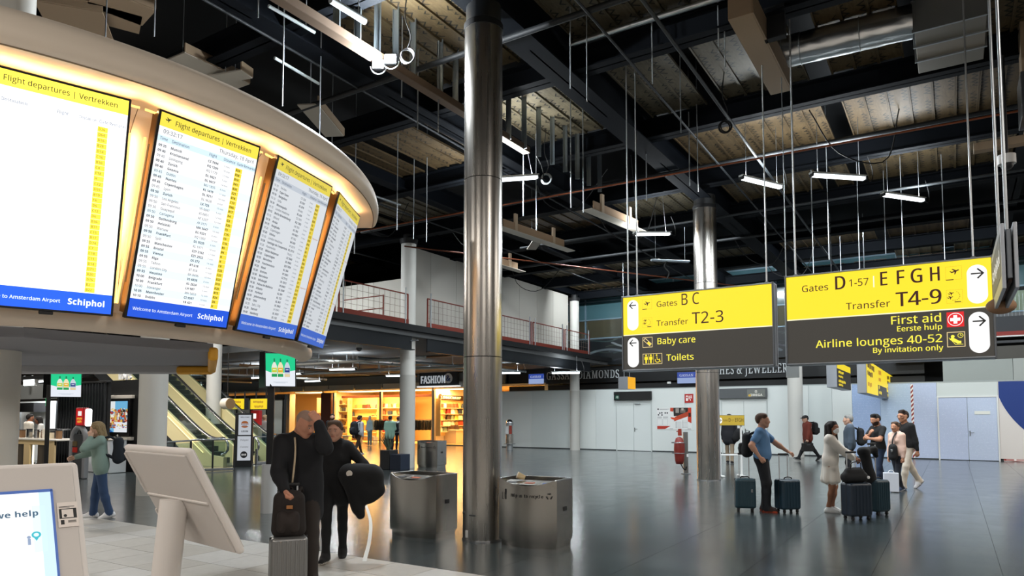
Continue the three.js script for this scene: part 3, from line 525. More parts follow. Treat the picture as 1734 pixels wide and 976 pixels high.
{ // hazard tape
  const tape = canvasTex(64, 512, (g, w, h) => { g.fillStyle = '#e8e4df'; g.fillRect(0, 0, w, h); g.fillStyle = '#8c2f2a'; for (let y = -64; y < h; y += 64) { g.beginPath(); g.moveTo(0, y + 40); g.lineTo(w, y); g.lineTo(w, y + 32); g.lineTo(0, y + 72); g.fill(); } }); tape.wrapT = THREE.RepeatWrapping; tape.repeat.set(1, 2);
  part(hoard, 'hazard_tape', bx(0.09, HT - 0.1, 0.006, hx(1546), HT / 2, HZ + 0.003), mat('#ffffff', 0.6, 0, { map: tape }));
  const t2 = tape.clone(); t2.rotation = Math.PI / 2; t2.repeat.set(4, 1); t2.needsUpdate = true;
  part(hoard, 'hazard_tape', bx(5, 0.09, 0.006, hx(1692) + 2.6, 0.055, HZ + 0.01), mat('#ffffff', 0.6, 0, { map: t2 }));
}
// doors
function doubleDoor(name, label, xa, xb, top, m, o = {}) {
  const w = xb - xa, t = struct(name, null, null, label, 'door', [(xa + xb) / 2, 0, HZ + 0.004]);
  const fm = o.frame ?? mat('#c4cac8', 0.6);
  for (const s of [-1, 1]) part(t, 'frame_jamb', bx(0.05, top, 0.07, s * (w / 2 - 0.025), top / 2, 0), fm);
  part(t, 'frame_head', bx(w - 0.1, 0.05, 0.07, 0, top - 0.025, 0), fm);
  for (const s of [-1, 1]) { const lf = part(t, 'door_leaf', bx(w / 2 - 0.06, top - 0.08, 0.045, s * (w / 4 - 0.022), (top - 0.05) / 2 + 0.01, -0.005), Array.isArray(m) ? m[s < 0 ? 0 : 1] : m); if (s > 0) { part(lf, 'handle', merge(rb(0.035, 0.2, 0.02, 0.006, 0.06, 1.05, 0.03), rod([0.06, 1.08, 0.045], [0.2, 1.08, 0.05], 0.011)), chromeM); if (o.plate) part(lf, 'label_plate', bx(0.5, 0.13, 0.01, w / 4 - 0.02, 1.85, 0.025), mat('#d9dcd6', 0.6)); } }
  part(t, 'door_gap', bx(0.02, top - 0.1, 0.03, 0, top / 2, -0.02), jointM);
  if (o.closer) part(t, 'door_closer', rb(0.3, 0.05, 0.06, 0.01, 0.22, top - 0.1, 0.05), galvM);
  return t;
}
doubleDoor('door_1', 'white double site door in the hoarding under the black header', hx(1043.5), hx(1104), 2.42, hoardM[0], { closer: 1 });
doubleDoor('door_2', 'white site door under the grey header with a small brand plate', hx(1222), hx(1300), 2.45, hoardM[2]);
doubleDoor('door_3', 'blue printed double door with a blank white label plate', hx(1588), hx(1692), 2.5, [blueM[2], blueM[3]], { plate: 1, frame: mat('#d6d8d6', 0.5) });
{
  const t = single('header_box', 'black header box above the white double site door', 'sign box', rb(1.95, 0.42, 0.16, 0.01), mat('#060606', 0.5), [(hx(1043) + hx(1105)) / 2 - 0.02, 2.72, HZ + 0.09]);
  const e = thing('exit_sign', 'small green exit sign at the end of the black header', 'sign', [hx(1043) + 0.1, 2.66, HZ + 0.12]);
  part(e, 'case', rb(0.34, 0.26, 0.1, 0.015), mat('#c9cfcd', 0.5)); part(e, 'face', bx(0.2, 0.2, 0.01, 0.05, 0, 0.052), glow('#ffffff', 0.5, { emissiveMap: canvasTex(64, 64, (g) => { g.fillStyle = '#0b5a45'; g.fillRect(0, 0, 64, 64); g.fillStyle = '#dff5ea'; g.fillRect(38, 12, 14, 40); g.beginPath(); g.arc(22, 16, 5, 0, 7); g.fill(); g.fillRect(16, 22, 10, 16); g.fillRect(10, 26, 16, 4); g.fillRect(12, 38, 6, 14); g.fillRect(22, 36, 12, 5); }) }));
  const h2 = thing('header_box', 'grey header box with a round brand plate', 'sign box', [(hx(1222) + hx(1297)) / 2, 2.75, HZ + 0.08]);
  part(h2, 'case', rb(2.15, 0.46, 0.14, 0.01), mat('#55585a', 0.6));
  part(h2, 'brand_plate', bx(0.78, 0.36, 0.02, 0.62, -0.01, 0.075), mat('#ffffff', 0.6, 0, { map: canvasTex(256, 128, (g) => { g.fillStyle = '#6f726d'; g.fillRect(0, 0, 256, 128); g.fillStyle = '#e9e6da'; g.font = 'bold 50px sans-serif'; g.textAlign = 'center'; g.fillText('Ω', 128, 52); g.fillText('OMEGA', 128, 108); g.fillStyle = '#caa544'; g.beginPath(); g.arc(36, 96, 20, 0, 7); g.fill(); }) }));
  single('fire_hose_sign', 'square red fire hose sign high on the white hoarding', 'sign', bx(0.42, 0.42, 0.02), mat('#ffffff', 0.5, 0, { map: canvasTex(128, 128, (g) => { g.fillStyle = '#b3261e'; g.fillRect(0, 0, 128, 128); g.fillStyle = '#f1e9e4'; g.fillRect(18, 24, 34, 78); g.fillStyle = '#b3261e'; g.beginPath(); g.arc(35, 50, 11, 0, 7); g.fill(); g.fillStyle = '#f1e9e4'; g.fillRect(62, 26, 12, 50); g.fillRect(80, 26, 30, 12); g.fillRect(80, 50, 30, 12); g.fillRect(80, 76, 12, 22); }) }), [hx(1167.5), onZ(1167, 675, HZ).y, HZ + 0.012]);
  const pa = onZ(1112, 691, HZ + 0.02), pb = onZ(1171, 728, HZ + 0.02);
  single('information_poster', 'information poster with red and orange blocks on the white hoarding', 'poster', bx(pb.x - pa.x, pa.y - pb.y, 0.015), mat('#ffffff', 0.5, 0, { map: canvasTex(600, 380, (g) => {
    g.fillStyle = '#e3e4e2'; g.fillRect(0, 0, 600, 380); const R = (c, ...a) => { g.fillStyle = c; g.fillRect(...a); };
    const poly = (c, ...p) => { g.fillStyle = c; g.beginPath(); p.forEach(([x, y], i) => i ? g.lineTo(x, y) : g.moveTo(x, y)); g.fill(); };
    R('#d9d9d6', 300, 0, 3, 380); poly('#241f1c', [290, 0], [600, 0], [600, 120], [300, 150]); R('#9b938a', 330, 10, 60, 80); R('#6e655d', 410, 30, 90, 60); R('#b9ae9f', 430, 8, 40, 40);
    poly('#c5411f', [240, 0], [295, 0], [290, 70], [236, 60]); poly('#b3401f', [300, 240], [320, 160], [560, 60], [600, 130]); poly('#d64a22', [240, 165], [420, 190], [330, 225], [250, 190]); poly('#c83a1d', [545, 0], [600, 0], [600, 270], [540, 240]); R('#2b1a14', 550, 90, 40, 70);
    poly('#b5301d', [5, 320], [240, 320], [140, 375], [5, 375]); g.fillStyle = '#20242c'; [[55, 95], [90, 90], [150, 92], [185, 92], [30, 125], [92, 128]].forEach(([x, y]) => { g.beginPath(); g.arc(x, y, 13, 0, 7); g.fill(); }); g.beginPath(); g.arc(25, 25, 14, 0, 7); g.fill(); R('#8d9092', 50, 20, 170, 7); R('#8d9092', 50, 32, 140, 4);
    g.strokeStyle = '#a9adae'; g.lineWidth = 3; g.strokeRect(8, 200, 85, 105); g.strokeRect(105, 200, 85, 105); for (let i = 0; i < 5; i++) { R('#8d9092', 10, 155 + i * 7, 80, 3); R('#8d9092', 108, 155 + i * 7, 90, 3); }
    for (let i = 0; i < 6; i++) { g.fillStyle = '#1c1c1e'; g.beginPath(); g.arc(338, 250 + i * 20, 6, 0, 7); g.arc(456, 230 + i * 23, 6, 0, 7); g.fill(); R('#8d9092', 350, 248 + i * 20, 80, 4); R('#8d9092', 470, 228 + i * 23, 70, 4); } R('#222', 225, 366, 60, 6); R('#222', 530, 366, 60, 6);
  }) }), [(pa.x + pb.x) / 2, (pa.y + pb.y) / 2, HZ + 0.01]);
}
// ---------------------------------------------------------------- behind the hoarding: jeweller's fascia, billboard, glazed upper floor
const FZ = -33.6;
const fas = struct('wall_facade', null, null, 'dark shop facade and concrete bands behind the hoarding', 'wall');
part(fas, 'fascia_band', bx(20.5, 0.85, 0.2, -11.2, 3.92, FZ - 0.1), mat('#101315', 0.45));
part(fas, 'fascia_band', bx(20.5, 0.36, 0.3, -11.2, 3.22, FZ - 0.2), mat('#0c0d0e', 0.6));
for (let x = -21, i = 0; x < 13.5; x += 2.3, i++) if (x > -1.6) part(fas, 'bulkhead_panel', bx(2.285, 0.86, 0.06, x + 1.15, 3.5, FZ + 0.75), mat(i % 2 ? '#8f9693' : '#979d9a', 0.6));
part(fas, 'concrete_band', bx(16, 0.5, 0.5, 6, 4.2, FZ + 0.3), mat('#4b4a46', 0.9));
part(fas, 'ledge_strip', bx(13, 0.1, 0.3, 7.4, 4.62, FZ + 0.3), mat('#3a3c3f', 0.8));
part(fas, 'red_strip', bx(13, 0.16, 0.2, 7.4, 4.95, FZ + 0.25), mat('#7a1f16', 0.6)); part(fas, 'white_strip', bx(13, 0.05, 0.22, 7.4, 4.84, FZ + 0.26), mat('#c9cac8', 0.5));
part(fas, 'dark_fascia', bx(13, 0.6, 0.2, 7.4, 5.33, FZ + 0.2), mat('#2a2d31', 0.7)); part(fas, 'cream_wall', bx(13, 1.0, 0.2, 7.4, 6.2, FZ - 0.4), mat('#d8cdb0', 0.7));
for (let x = 1; x < 13.5; x += 0.12) if (x < 6) part(fas, 'baluster', bx(0.012, 0.9, 0.012, x, 6.05, FZ + 0.2), galvM);
part(fas, 'wing_wall', bx(20.5, 5, 0.2, -11.2, 6.8, FZ - 4), mat('#b9b2a2', 0.8));
part(fas, 'upper_floor', bx(36, 0.2, 4.2, -3.5, 5.7, FZ - 2.1), conc2);
part(fas, 'parapet', bx(36, 0.9, 0.2, -3.5, 9.1, FZ - 0.1), blackM);
// pictures of the bird's head billboard are dark; letters stand proud of the fascia
const bill = canvasTex(1024, 200, (g, w, h) => {
  g.fillStyle = '#14191c'; g.fillRect(0, 0, w, h); g.lineCap = 'round';
  const sw = (c, lw, ...p) => { g.strokeStyle = c; g.lineWidth = lw; g.beginPath(); g.moveTo(p[0], p[1]); g.bezierCurveTo(...p.slice(2)); g.stroke(); };
  let s = 5; const q = () => { s = (s * 16807) % 2147483647; return s / 2147483647; };
  for (let i = 0; i < 60; i++) { const x = q() * w, y = q() * h; sw(`rgba(${90 + q() * 60},${100 + q() * 60},${105 + q() * 60},0.25)`, 2 + q() * 10, x, y, x + 40, y - 30, x + 80, y + 30, x + 130 * q(), y - 10); }
  sw('rgba(120,132,138,.6)', 16, 60, 150, 120, 60, 200, 60, 260, 140); sw('rgba(150,160,165,.6)', 12, 180, 30, 240, 100, 300, 90, 340, 40); sw('rgba(110,120,126,.6)', 14, 500, 170, 560, 80, 640, 60, 700, 150); sw('rgba(150,160,165,.45)', 10, 760, 40, 800, 120, 880, 120, 940, 60);
});
single('billboard', 'dark photographic billboard above the jeweller lettering', 'billboard', bx(16.4, 1.35, 0.06), mat('#ffffff', 0.35, 0, { map: bill }), [-9.6, 5.08, FZ + 0.14]);
const fontSerif = await new FontLoader().loadAsync('fonts/droid/droid_serif_regular.typeface.json'), fontBold = await new FontLoader().loadAsync('fonts/droid/droid_sans_bold.typeface.json');
function lettering(txt, label, pos, height, width, m, font = fontSerif, ry = 0, depth = 0.05) {   // a sign whose letters are its parts
  const t = thing('lettering', label, 'sign', pos, ry); let x = 0;
  for (const ch of txt) { if (ch === ' ') { x += height * 0.45; continue; } const g = new TextGeometry(ch, { font, size: height, depth, curveSegments: 4, bevelEnabled: false }); g.computeBoundingBox(); part(t, 'letter', g, m, [x, 0, 0]); x += g.boundingBox.max.x + height * 0.16; }
  const k = width / x; for (const c of t.children) { c.position.x *= k; c.scale.x = Math.min(1.3, k); } return t;
}
const silverL = mat('#d3d8db', 0.4, 0.2);
{ const a = onZ(926, 650, FZ), b = onZ(1050, 646, FZ); lettering('GASSAN DIAMONDS', 'silver serif letters of the jeweller beside the white column', [a.x, 3.72, FZ + 0.01], 0.42, b.x - a.x, silverL);
  const c = onZ(1180, 640, FZ), d = onZ(1345, 634, FZ); lettering('WATCHES & JEWELLERY', 'silver serif letters about watches behind the steel column', [c.x, 3.72, FZ + 0.01], 0.42, d.x - c.x, silverL);
  for (const [px, py] of [[908, 642], [1163, 640]]) { const p = onZ(px, py, FZ + 0.1); single('shop_screen', px < 1000 ? 'small blue lit jeweller screen beside the mezzanine end' : 'small blue lit jeweller screen beside the steel column', 'screen', rb(0.95, 0.55, 0.06, 0.01), glow('#ffffff', 0.7, { emissiveMap: canvasTex(160, 96, (g) => { g.fillStyle = '#3553b8'; g.fillRect(0, 0, 160, 96); g.fillStyle = '#a9bff0'; g.fillRect(0, 48, 160, 48); g.fillStyle = '#eaf0ff'; g.font = '30px serif'; g.fillText('GASSAN', 18, 38); }) }), p); } }
// glazed upper storey
const winFrame = mat('#6f8694', 0.5, 0.3), glassT = mat('#58757a', 0.12, 0, { transmission: 0.35 }), glassDk = mat('#44646b', 0.2);
const win = struct('window_1', null, null, 'long band of teal glazing under the roof above the hoarding', 'window');
{
  const wz = FZ - 0.02, xs = []; for (let x = -19; x < 13.8; x += 2.45) xs.push(x);
  xs.forEach((x, i) => { part(win, 'mullion', bx(0.07, 2.9, 0.12, x, 7.2, wz), winFrame); if (i) { const cx = (x + xs[i - 1]) / 2, w = 2.45 - 0.07; part(win, 'pane', bx(w, 0.78, 0.02, cx, 8.24, wz), glassDk); part(win, 'pane', bx(w, 0.92, 0.02, cx, 7.33, wz), i % 3 ? glassDk : glassT); part(win, 'pane', bx(w, 0.95, 0.01, cx, 6.34, wz), mat('#dfe8e8', 0.1, 0, { transmission: 1 })); } });
  for (const y of [8.66, 7.82, 6.84, 5.84]) part(win, 'transom', bx(33, 0.06, 0.12, -2.5, y, wz + 0.01), winFrame);
  rectLight(scene, '#fff0d8', 10, 14, 0.6, [-11, 8.4, FZ - 2], [0, -1, -0.2]);  // unseen ceiling panel that lights the rooms behind the glazing
  const lt = thing('unseen_upper_lamp', 'unseen ceiling panel lamp placed to light the upper storey behind the glazing', 'lamp', [-11, 8.42, FZ - 2]); part(lt, 'frame', rb(14.2, 0.06, 0.7, 0.01, 0, 0.04, 0), lampHousing); part(lt, 'diffuser', bx(14, 0.03, 0.6), glow('#fff0d8', 2));
}

// ---------------------------------------------------------------- departure board
const podC = fromCam(-5.754, 0, -7.835), creamM = mat('#d8cdbf', 0.6), creamM2 = mat('#cfc2b2', 0.55), ambM = glow('#ffc468', 2.4);
{
  const t = thing('board_housing', 'curved cream departure board housing with amber lit recess', 'display housing', [podC.x, 0, podC.z], YAW);
  const A0 = Math.PI / 2 - 2.45, AL = 2.45 + 0.3, lathe = (pts, m, name, seg = 120) => part(t, name, new THREE.LatheGeometry(pts.map(([x, y]) => new THREE.Vector2(x, y)), seg, A0, AL), m);
  const wallP = [[3.35, 2.56], [3.45, 2.9], [3.6, 3.4], [3.745, 3.92], [3.79, 4.07], [3.82, 4.13], [3.9, 4.172], [4.0, 4.186], [4.085, 4.19]];
  const rimP = [[4.09, 4.192], [4.13, 4.22], [4.15, 4.27], [4.145, 4.33], [4.12, 4.4], [4.06, 4.46], [3.97, 4.5], [3.7, 4.52], [3.2, 4.52]];
  const lipP = [[3.2, 2.405], [3.25, 2.405], [3.3, 2.418], [3.345, 2.45], [3.362, 2.49], [3.36, 2.53], [3.345, 2.565]];
  const sm = (p, n = 40) => new THREE.SplineCurve(p.map(([x, y]) => new THREE.Vector2(x, y))).getPoints(n).map((v) => [v.x, v.y]);
  lathe(sm(wallP), creamM, 'recessed_wall'); lathe(sm(rimP), creamM2, 'top_rim'); lathe(sm(lipP), creamM2, 'bottom_rim'); lathe([[3.2, 4.52], [3.2, 2.405]], creamM2, 'inner_wall');
  for (const ph of [A0, A0 + AL]) { const s = new THREE.Shape([...sm(lipP), ...sm(wallP), ...sm(rimP)].map(([x, y]) => new THREE.Vector2(x, y))); part(t, 'end_plate', new THREE.ShapeGeometry(s), Object.assign(creamM2.clone(), { side: THREE.DoubleSide })).rotation.y = ph - Math.PI / 2; }
  for (let i = 0; i < 6; i++) { const th = -0.26 + i * 0.285 + 0.142, p = (R, y) => [R * Math.cos(th), y, R * Math.sin(th)]; part(t, 'seam', tube([p(3.357, 2.57), p(3.455, 2.9), p(3.605, 3.4), p(3.743, 3.92), p(3.905, 4.085)], 0.003, 16, 5), mat('#8d7b66', 0.7)); }
  lathe(sm([[4.085, 4.186], [4.094, 4.19], [4.092, 4.197]], 8), mat('#7c6a55', 0.8), 'rim_groove');
  // amber light strips behind the screens
  for (let i = 0; i < 5; i++) {
    const th = 0.0219 - 0.0 + (i) * 0.2829, r = [Math.cos(th), Math.sin(th)], tn = [Math.sin(th), -Math.cos(th)];
    for (const s of [-1, 1]) {
      const at = (R, y) => [r[0] * R + tn[0] * s * 0.482, y, r[1] * R + tn[1] * s * 0.482], a = at(3.44, 2.62), b = at(3.785, 3.9);
      part(t, 'light_strip', rod(a, b, 0.01), ambM);
      const m = lerp3(a, b, 0.5), l = new THREE.RectAreaLight('#ffc585', 55, 0.025, 1.32); l.position.set(m[0] + tn[0] * s * 0.014, m[1], m[2] + tn[1] * s * 0.014); t.add(l); l.up.copy(V3(b[0] - a[0], b[1] - a[1], b[2] - a[2]).normalize().applyAxisAngle(V3(0, 1, 0), YAW));
      t.updateMatrixWorld(true); l.lookAt(t.localToWorld(V3(m[0] + tn[0] * s - r[0] * 0.45, m[1] + 0.1, m[2] + tn[1] * s - r[1] * 0.45)));
    }
    const c = [r[0] * 3.865, 4.085, r[1] * 3.865], l = rectLight(t, '#ffc282', 60, 1.05, 0.025, [c[0] + r[0] * 0.01, c[1] + 0.012, c[2] + r[1] * 0.01], [0, 1, 0]);
    t.updateMatrixWorld(true); l.up.set(0, 1, 0); l.lookAt(t.localToWorld(V3(c[0] + r[0] * 0.75, c[1] + 0.7, c[2] + r[1] * 0.75)));
    part(t, 'light_strip', rod([c[0] - tn[0] * 0.53, c[1], c[2] - tn[1] * 0.53], [c[0] + tn[0] * 0.53, c[1], c[2] + tn[1] * 0.53], 0.009), ambM);
  }
}
const dests = {
  1: [['09 35', 'Munich', 'CZ 7694', 'B26'], ['09 40', 'Kristiansand', 'KQ 1209', 'B28'], ['09 40', 'Linkoping', 'KQ 1179', 'B16'], ['09 40', 'Zurich', 'DL 9427', 'D61'], ['09 40', 'Geneva', 'DL 9617', 'B30'], ['09 45', 'Dublin', 'MU 1855', 'E21'], ['09 45', 'Nantes', 'KL 1419', 'B18'], ['09 45', 'Copenhagen', 'DL 9211', 'C13'], ['09 45', 'Lyon', 'DL 9628', 'D86'], ['09 50', 'Zurich', 'LX 725', 'B17'], ['09 50', 'Los Angeles', 'VS 6841', 'D4'], ['09 50', 'San Francisco', 'VS 6851', 'G3'], ['09 50', 'Guayaquil', 'AF 3207', 'E20'], ['09 50', 'Cartagena', 'AF 3171', 'F5'], ['09 50', 'Gothenburg', 'MH 5647', 'C15'], ['09 50', 'Helsinki', 'DL 9331', 'C5'], ['09 50', 'Warsaw', 'KQ 1363', 'C16'], ['09 50', 'Frankfurt', 'DL 9235', 'B5'], ['09 50', 'Split', 'KL 1971', 'B4'], ['09 55', 'Manchester', 'EZY 2162', 'H'], ['09 55', 'Bristol', 'EZY 2922', 'H'], ['09 55', 'Vienna', 'OS 372', 'C8'], ['09 55', 'Riga', 'BT 618', 'C22'], ['09 55', 'Tallinn', 'BT 858', 'C23'], ['09 55', 'London City', 'BA 8496', 'D22'], ['09 55', 'Houston', 'VS 6836', 'D10'], ['10 00', 'Belgrade', 'KL 2824', 'D26'], ['10 00', 'Frankfurt', 'LH 987', 'B15'], ['10 00', 'Stavanger', 'MH 5653', 'B24'], ['10 05', 'Manchester', 'CI 9597', 'D6'], ['10 10', 'Dublin', 'FR 421', 'H']],
};
const extra = ['Tel Aviv', 'Cape Town', 'Bangalore', 'Sofia', 'Minneapolis', 'London Heathrow', 'Berlin Brandenburg', 'Billund', 'Aruba', 'Hurghada', 'Copenhagen', 'Vilnius', 'London Heathrow', 'Santiago de Compostela', 'Paramaribo', 'Milan Malpensa', 'Copenhagen', 'Barcelona', 'Fuerteventura', 'Basel', 'Bremen', 'Barcelona', 'Edinburgh', 'Palma de Mallorca', 'Atlanta', 'Portland', 'Johannesburg', 'Oslo', 'Salt L. City', 'Detroit', 'Hamburg'];
const fl2 = ['CZ 208', 'KL 597', 'KL 879', 'FB 462', 'KL 655', 'CZ 7691', 'KQ 1382', 'LM 305', 'KL 765', 'HV 6031', 'BT 962', 'BA 439', 'VY 8379', 'KL 9713', 'TK 852', 'CZ 7660', 'DL 9565', 'EJU 7659', 'KL 366', 'VY 8301', 'CZ 7712', 'DL 9313', 'VS 6943', 'DL 9340', 'KL 591', 'KL 722', 'KL 843', 'VS 3962', 'VY 8941', 'DL 9331', 'DL 132'];
const gates2 = ['D26', 'D64', 'D16', 'B28', 'D14', 'C16', 'B30', 'C4', 'E18', 'H', 'C22', 'D55', 'B10', 'F6', 'D6', 'C12', 'D6', 'B36', 'B31', 'C15', 'B17', 'D74', 'C7', 'C18', 'C11', 'D18', 'D71', 'B20', 'D76', 'B2', 'B22'];
const planeIcon = (g, x, y, s, c) => { g.save(); g.translate(x, y); g.scale(s, s); g.rotate(-0.35); g.fillStyle = c; g.beginPath(); g.moveTo(-10, -1.4); g.lineTo(-12, -5); g.lineTo(-10, -5); g.lineTo(-7, -1.6); g.lineTo(-1, -1.6); g.lineTo(-5, -9); g.lineTo(-2.6, -9); g.lineTo(4, -1.6); g.lineTo(9, -1.6); g.quadraticCurveTo(12, 0, 9, 1.4); g.lineTo(4, 1.4); g.lineTo(-2, 8); g.lineTo(-4.4, 8); g.lineTo(-1, 1.4); g.lineTo(-9, 1.4); g.closePath(); g.fill(); g.restore(); };
function boardCanvas(n) {
  return canvasTex(640, 1140, (g, w, h) => {
    const faint = n === 0, ink = faint ? '#8f959c' : '#17202f';
    g.fillStyle = n >= 2 ? '#e9eef4' : '#ffffff'; g.fillRect(0, 0, w, h);
    if (n < 2) for (let i = 0; i < 7; i++) { g.fillStyle = 'rgba(190,232,250,0.35)'; g.fillRect(0, 300 + i * 110, w, 45); }
    g.fillStyle = '#f6e04a'; g.fillRect(0, 0, w, 74); planeIcon(g, 46, 32, 1.5, '#141414'); g.fillRect(28, 60, 30, 5); g.fillStyle = '#141414';
    g.font = '37px sans-serif'; g.fillText('Flight departures | Vertrekken', 86, 50);
    g.fillStyle = faint ? '#c5c9ce' : '#4a515c'; g.font = '30px sans-serif'; g.fillText('09:32:17', 26, 108); g.textAlign = 'right'; g.fillText('Thursday, 18 April', w - 18, 108); g.textAlign = 'left';
    g.fillStyle = n >= 2 ? '#cdd6e2' : '#d5ecf7'; if (!faint) g.fillRect(0, 122, w, 32);
    g.fillStyle = '#33415a'; g.font = '21px sans-serif'; [['Time', 14], ['Destination', 84], ['Flight', 318], ['Distance', 416], ['Gate', 508], ['Remarks', 556]].forEach(([s, x]) => g.fillText(s, x, 145));
    const N = 31, y0 = 162, dy = (h - 108 - y0) / N;
    for (let i = 0; i < N; i++) {
      const y = y0 + dy * i, r = n === 1 ? dests[1][i] : [n === 0 ? `09 ${String(15 + Math.floor(i / 1.6)).padStart(2, '0')}` : n === 2 ? `10 ${10 + 5 * Math.floor(i / 5)}` : `10 ${String(45 + Math.floor(i / 3)).slice(-2)}`, extra[(i * (n === 3 ? 7 : 1)) % 31], fl2[(i * (n === 3 ? 11 : 1)) % 31], gates2[(i * (n === 3 ? 5 : 1) + n) % 31]];
      g.font = (hash(i, n, 4) > 0.4 && !faint ? 'bold ' : '') + '19px sans-serif'; g.fillStyle = faint ? (i < 34 ? '#f2f3f3' : ink) : ink;
      if (!faint) { g.fillText(r[0], 12, y + 20); g.fillText(r[1], 84, y + 20); }
      g.fillStyle = faint ? (hash(i, 2, 9) > 0.4 ? '#b9bdc2' : '#dcdfe2') : ink; g.fillText(r[2], 318, y + 20);
      g.fillStyle = faint ? '#d8d8d0' : '#5d6672'; g.font = '15px sans-serif'; g.fillText('↟ ' + (3 + (i * 7) % 17) + ' min', 416, y + 19);
      g.fillStyle = '#f7dc3c'; g.fillRect(504, y + 1, 48, dy - 1.5); g.fillStyle = faint ? '#8d7c2a' : '#1d1a0a'; g.font = 'bold 18px sans-serif'; g.fillText(r[3], 508, y + 20);
      if (n >= 2 && i % 13 === 8) { g.fillStyle = '#c77d52'; g.font = '15px sans-serif'; g.fillText('Departure', 558, y + 19); }
    }
    g.fillStyle = n < 2 ? '#1d55d8' : '#3d6fe0'; g.fillRect(0, h - 104, w, 104); g.fillStyle = '#ffffff'; g.font = '26px sans-serif'; g.fillText('Welcome to Amsterdam Airport', 24, h - 40); g.font = 'bold 44px sans-serif'; g.fillText('Schiphol', w - 212, h - 36);
  });
}
const bezelM = mat('#0d0d0f', 0.35), bronzeM = mat('#6b4d25', 0.5, 0.5);
[0.8705, 0.5858, 0.299, 0.0219].forEach((th, n) => {
  const r = [Math.cos(th), Math.sin(th)], R0 = (3.9366 + 3.5076) / 2, y0 = (4.106 + 2.5) / 2, tilt = Math.atan2(3.9366 - 3.5076, 4.106 - 2.5), L = Math.hypot(0.429, 1.606);
  const p = V3(r[0] * R0, y0, r[1] * R0).applyAxisAngle(V3(0, 1, 0), YAW).add(podC);
  const names = ['departure screen so bright its rows look washed out', 'departure screen listing departures to Kristiansand, Zurich and Dublin', 'bluish departure screen turned aside, next to the Kristiansand one', 'narrow looking departure screen at the curved end of the housing'];
  const t = thing('departure_screen', names[n], 'screen', p, 0, 'flight departure screens'); t.rotation.order = 'YXZ'; t.rotation.y = YAW + Math.PI / 2 - th; t.rotation.x = tilt;
  part(t, 'casing', rb(0.922, L, 0.04, 0.008, 0, 0, -0.0245), bezelM);
  const em = [1.7, 1.15, 0.85, 0.75][n];
  part(t, 'picture', new THREE.PlaneGeometry(0.886, L - 0.036), glow('#ffffff', em, { emissiveMap: boardCanvas(n) }), [0, 0, -0.0025]);
  rectLight(t, '#eef4ff', em * 0.15, 0.88, L - 0.04, [0, 0, 0.004], [0, 0, 1]);
  part(t, 'back_box', rb(0.6, 1.1, 0.06, 0.01, 0, 0, -0.07), blackPl);
  for (const s of [-1, 1]) { const sp = part(t, 'side_plate', rb(0.008, L - 0.08, 0.075, 0.002, s * 0.458, 0, -0.06), bronzeM); part(sp, 'vent_slot', bx(0.004, 1.1, 0.018, s * 0.4625, 0, -0.075), blackPl); }
  part(t, 'sensor', rb(0.09, 0.025, 0.03, 0.006, 0.02, -L / 2 - 0.012, -0.02), blackPl);
});
{ // grey soffit behind the housing with yellow edge trim
  const t = thing('soffit_panel', 'grey canopy soffit hanging under the departure board with yellow corner', 'canopy', [0, 0, 0], YAW);
  const P = [[-2.85, -6.62], [-3.67, -8.5], [-8.7, -8.5], [-8.4, -6.5], [-7.5, -5.3], [-6.3, -4.82], [-5.05, -4.86], [-3.8, -5.4]], s = new THREE.Shape(P.map(([x, z]) => new THREE.Vector2(x, -z)));
  part(t, 'soffit', new THREE.ExtrudeGeometry(s, { depth: 0.08, bevelEnabled: false }).rotateX(-Math.PI / 2), mat('#75777e', 0.85), [0, 2.33, 0]);
  part(t, 'rear_edge', rb(5.6, 0.12, 0.1, 0.03, -6.45, 2.295, -8.5), mat('#9a9ca0', 0.7)); part(t, 'soffit_joint', rod([-5.15, 2.342, -5.0], [-5.3, 2.342, -8.45], 0.006), mat('#a7a7ab', 0.7));
  const yM = mat('#c58f1d', 0.5); const d = [-3.67 + 2.85, -8.5 + 6.62], L = Math.hypot(...d);
  part(t, 'yellow_trim', rb(L + 0.06, 0.13, 0.09, 0.03), yM, [(-2.85 - 3.67) / 2, 2.31, (-6.62 - 8.5) / 2], Math.atan2(-d[1], d[0])); part(t, 'yellow_trim', rb(0.42, 0.1, 0.1, 0.03), yM, [-3.86, 2.275, -8.46]);
}
// ---------------------------------------------------------------- hanging signs
const aluM = mat('#9ca1a8', 0.4, 0.6), aluDk = mat('#6d7278', 0.45, 0.6), YEL = '#ffe32a', MAR = '#34100f', DRK = '#3a3732';
const arrow = (g, x, y, s, dir) => { g.strokeStyle = '#111'; g.lineWidth = s * 0.2; g.lineCap = 'butt'; g.beginPath(); g.moveTo(x - dir * s * 0.75, y); g.lineTo(x + dir * s * 0.7, y); g.moveTo(x + dir * s * 0.05, y - s * 0.72); g.lineTo(x + dir * s * 0.75, y); g.lineTo(x + dir * s * 0.05, y + s * 0.72); g.stroke(); };
const pill = (g, x0, x1, y0, y1) => { const r = (x1 - x0) / 2; g.fillStyle = '#fff'; g.beginPath(); g.arc(x0 + r, y0 + r, r, Math.PI, 0); g.lineTo(x1, y1 - r); g.arc(x0 + r, y1 - r, r, 0, Math.PI); g.closePath(); g.fill(); };
const txt = (g, s, x, y, px, w, c, font = 'sans-serif', al = 'left') => { g.fillStyle = c; g.font = px + 'px ' + font; g.textAlign = 'left'; const m = g.measureText(s).width; g.save(); g.translate(al === 'right' ? x - w : x, y); g.scale(w / m, 1); g.fillText(s, 0, 0); g.restore(); };
const dotBox = (g, x, y, s, c) => { g.strokeStyle = c; g.lineWidth = 2; g.setLineDash([3, 3]); g.strokeRect(x, y, s, s); g.setLineDash([]); };
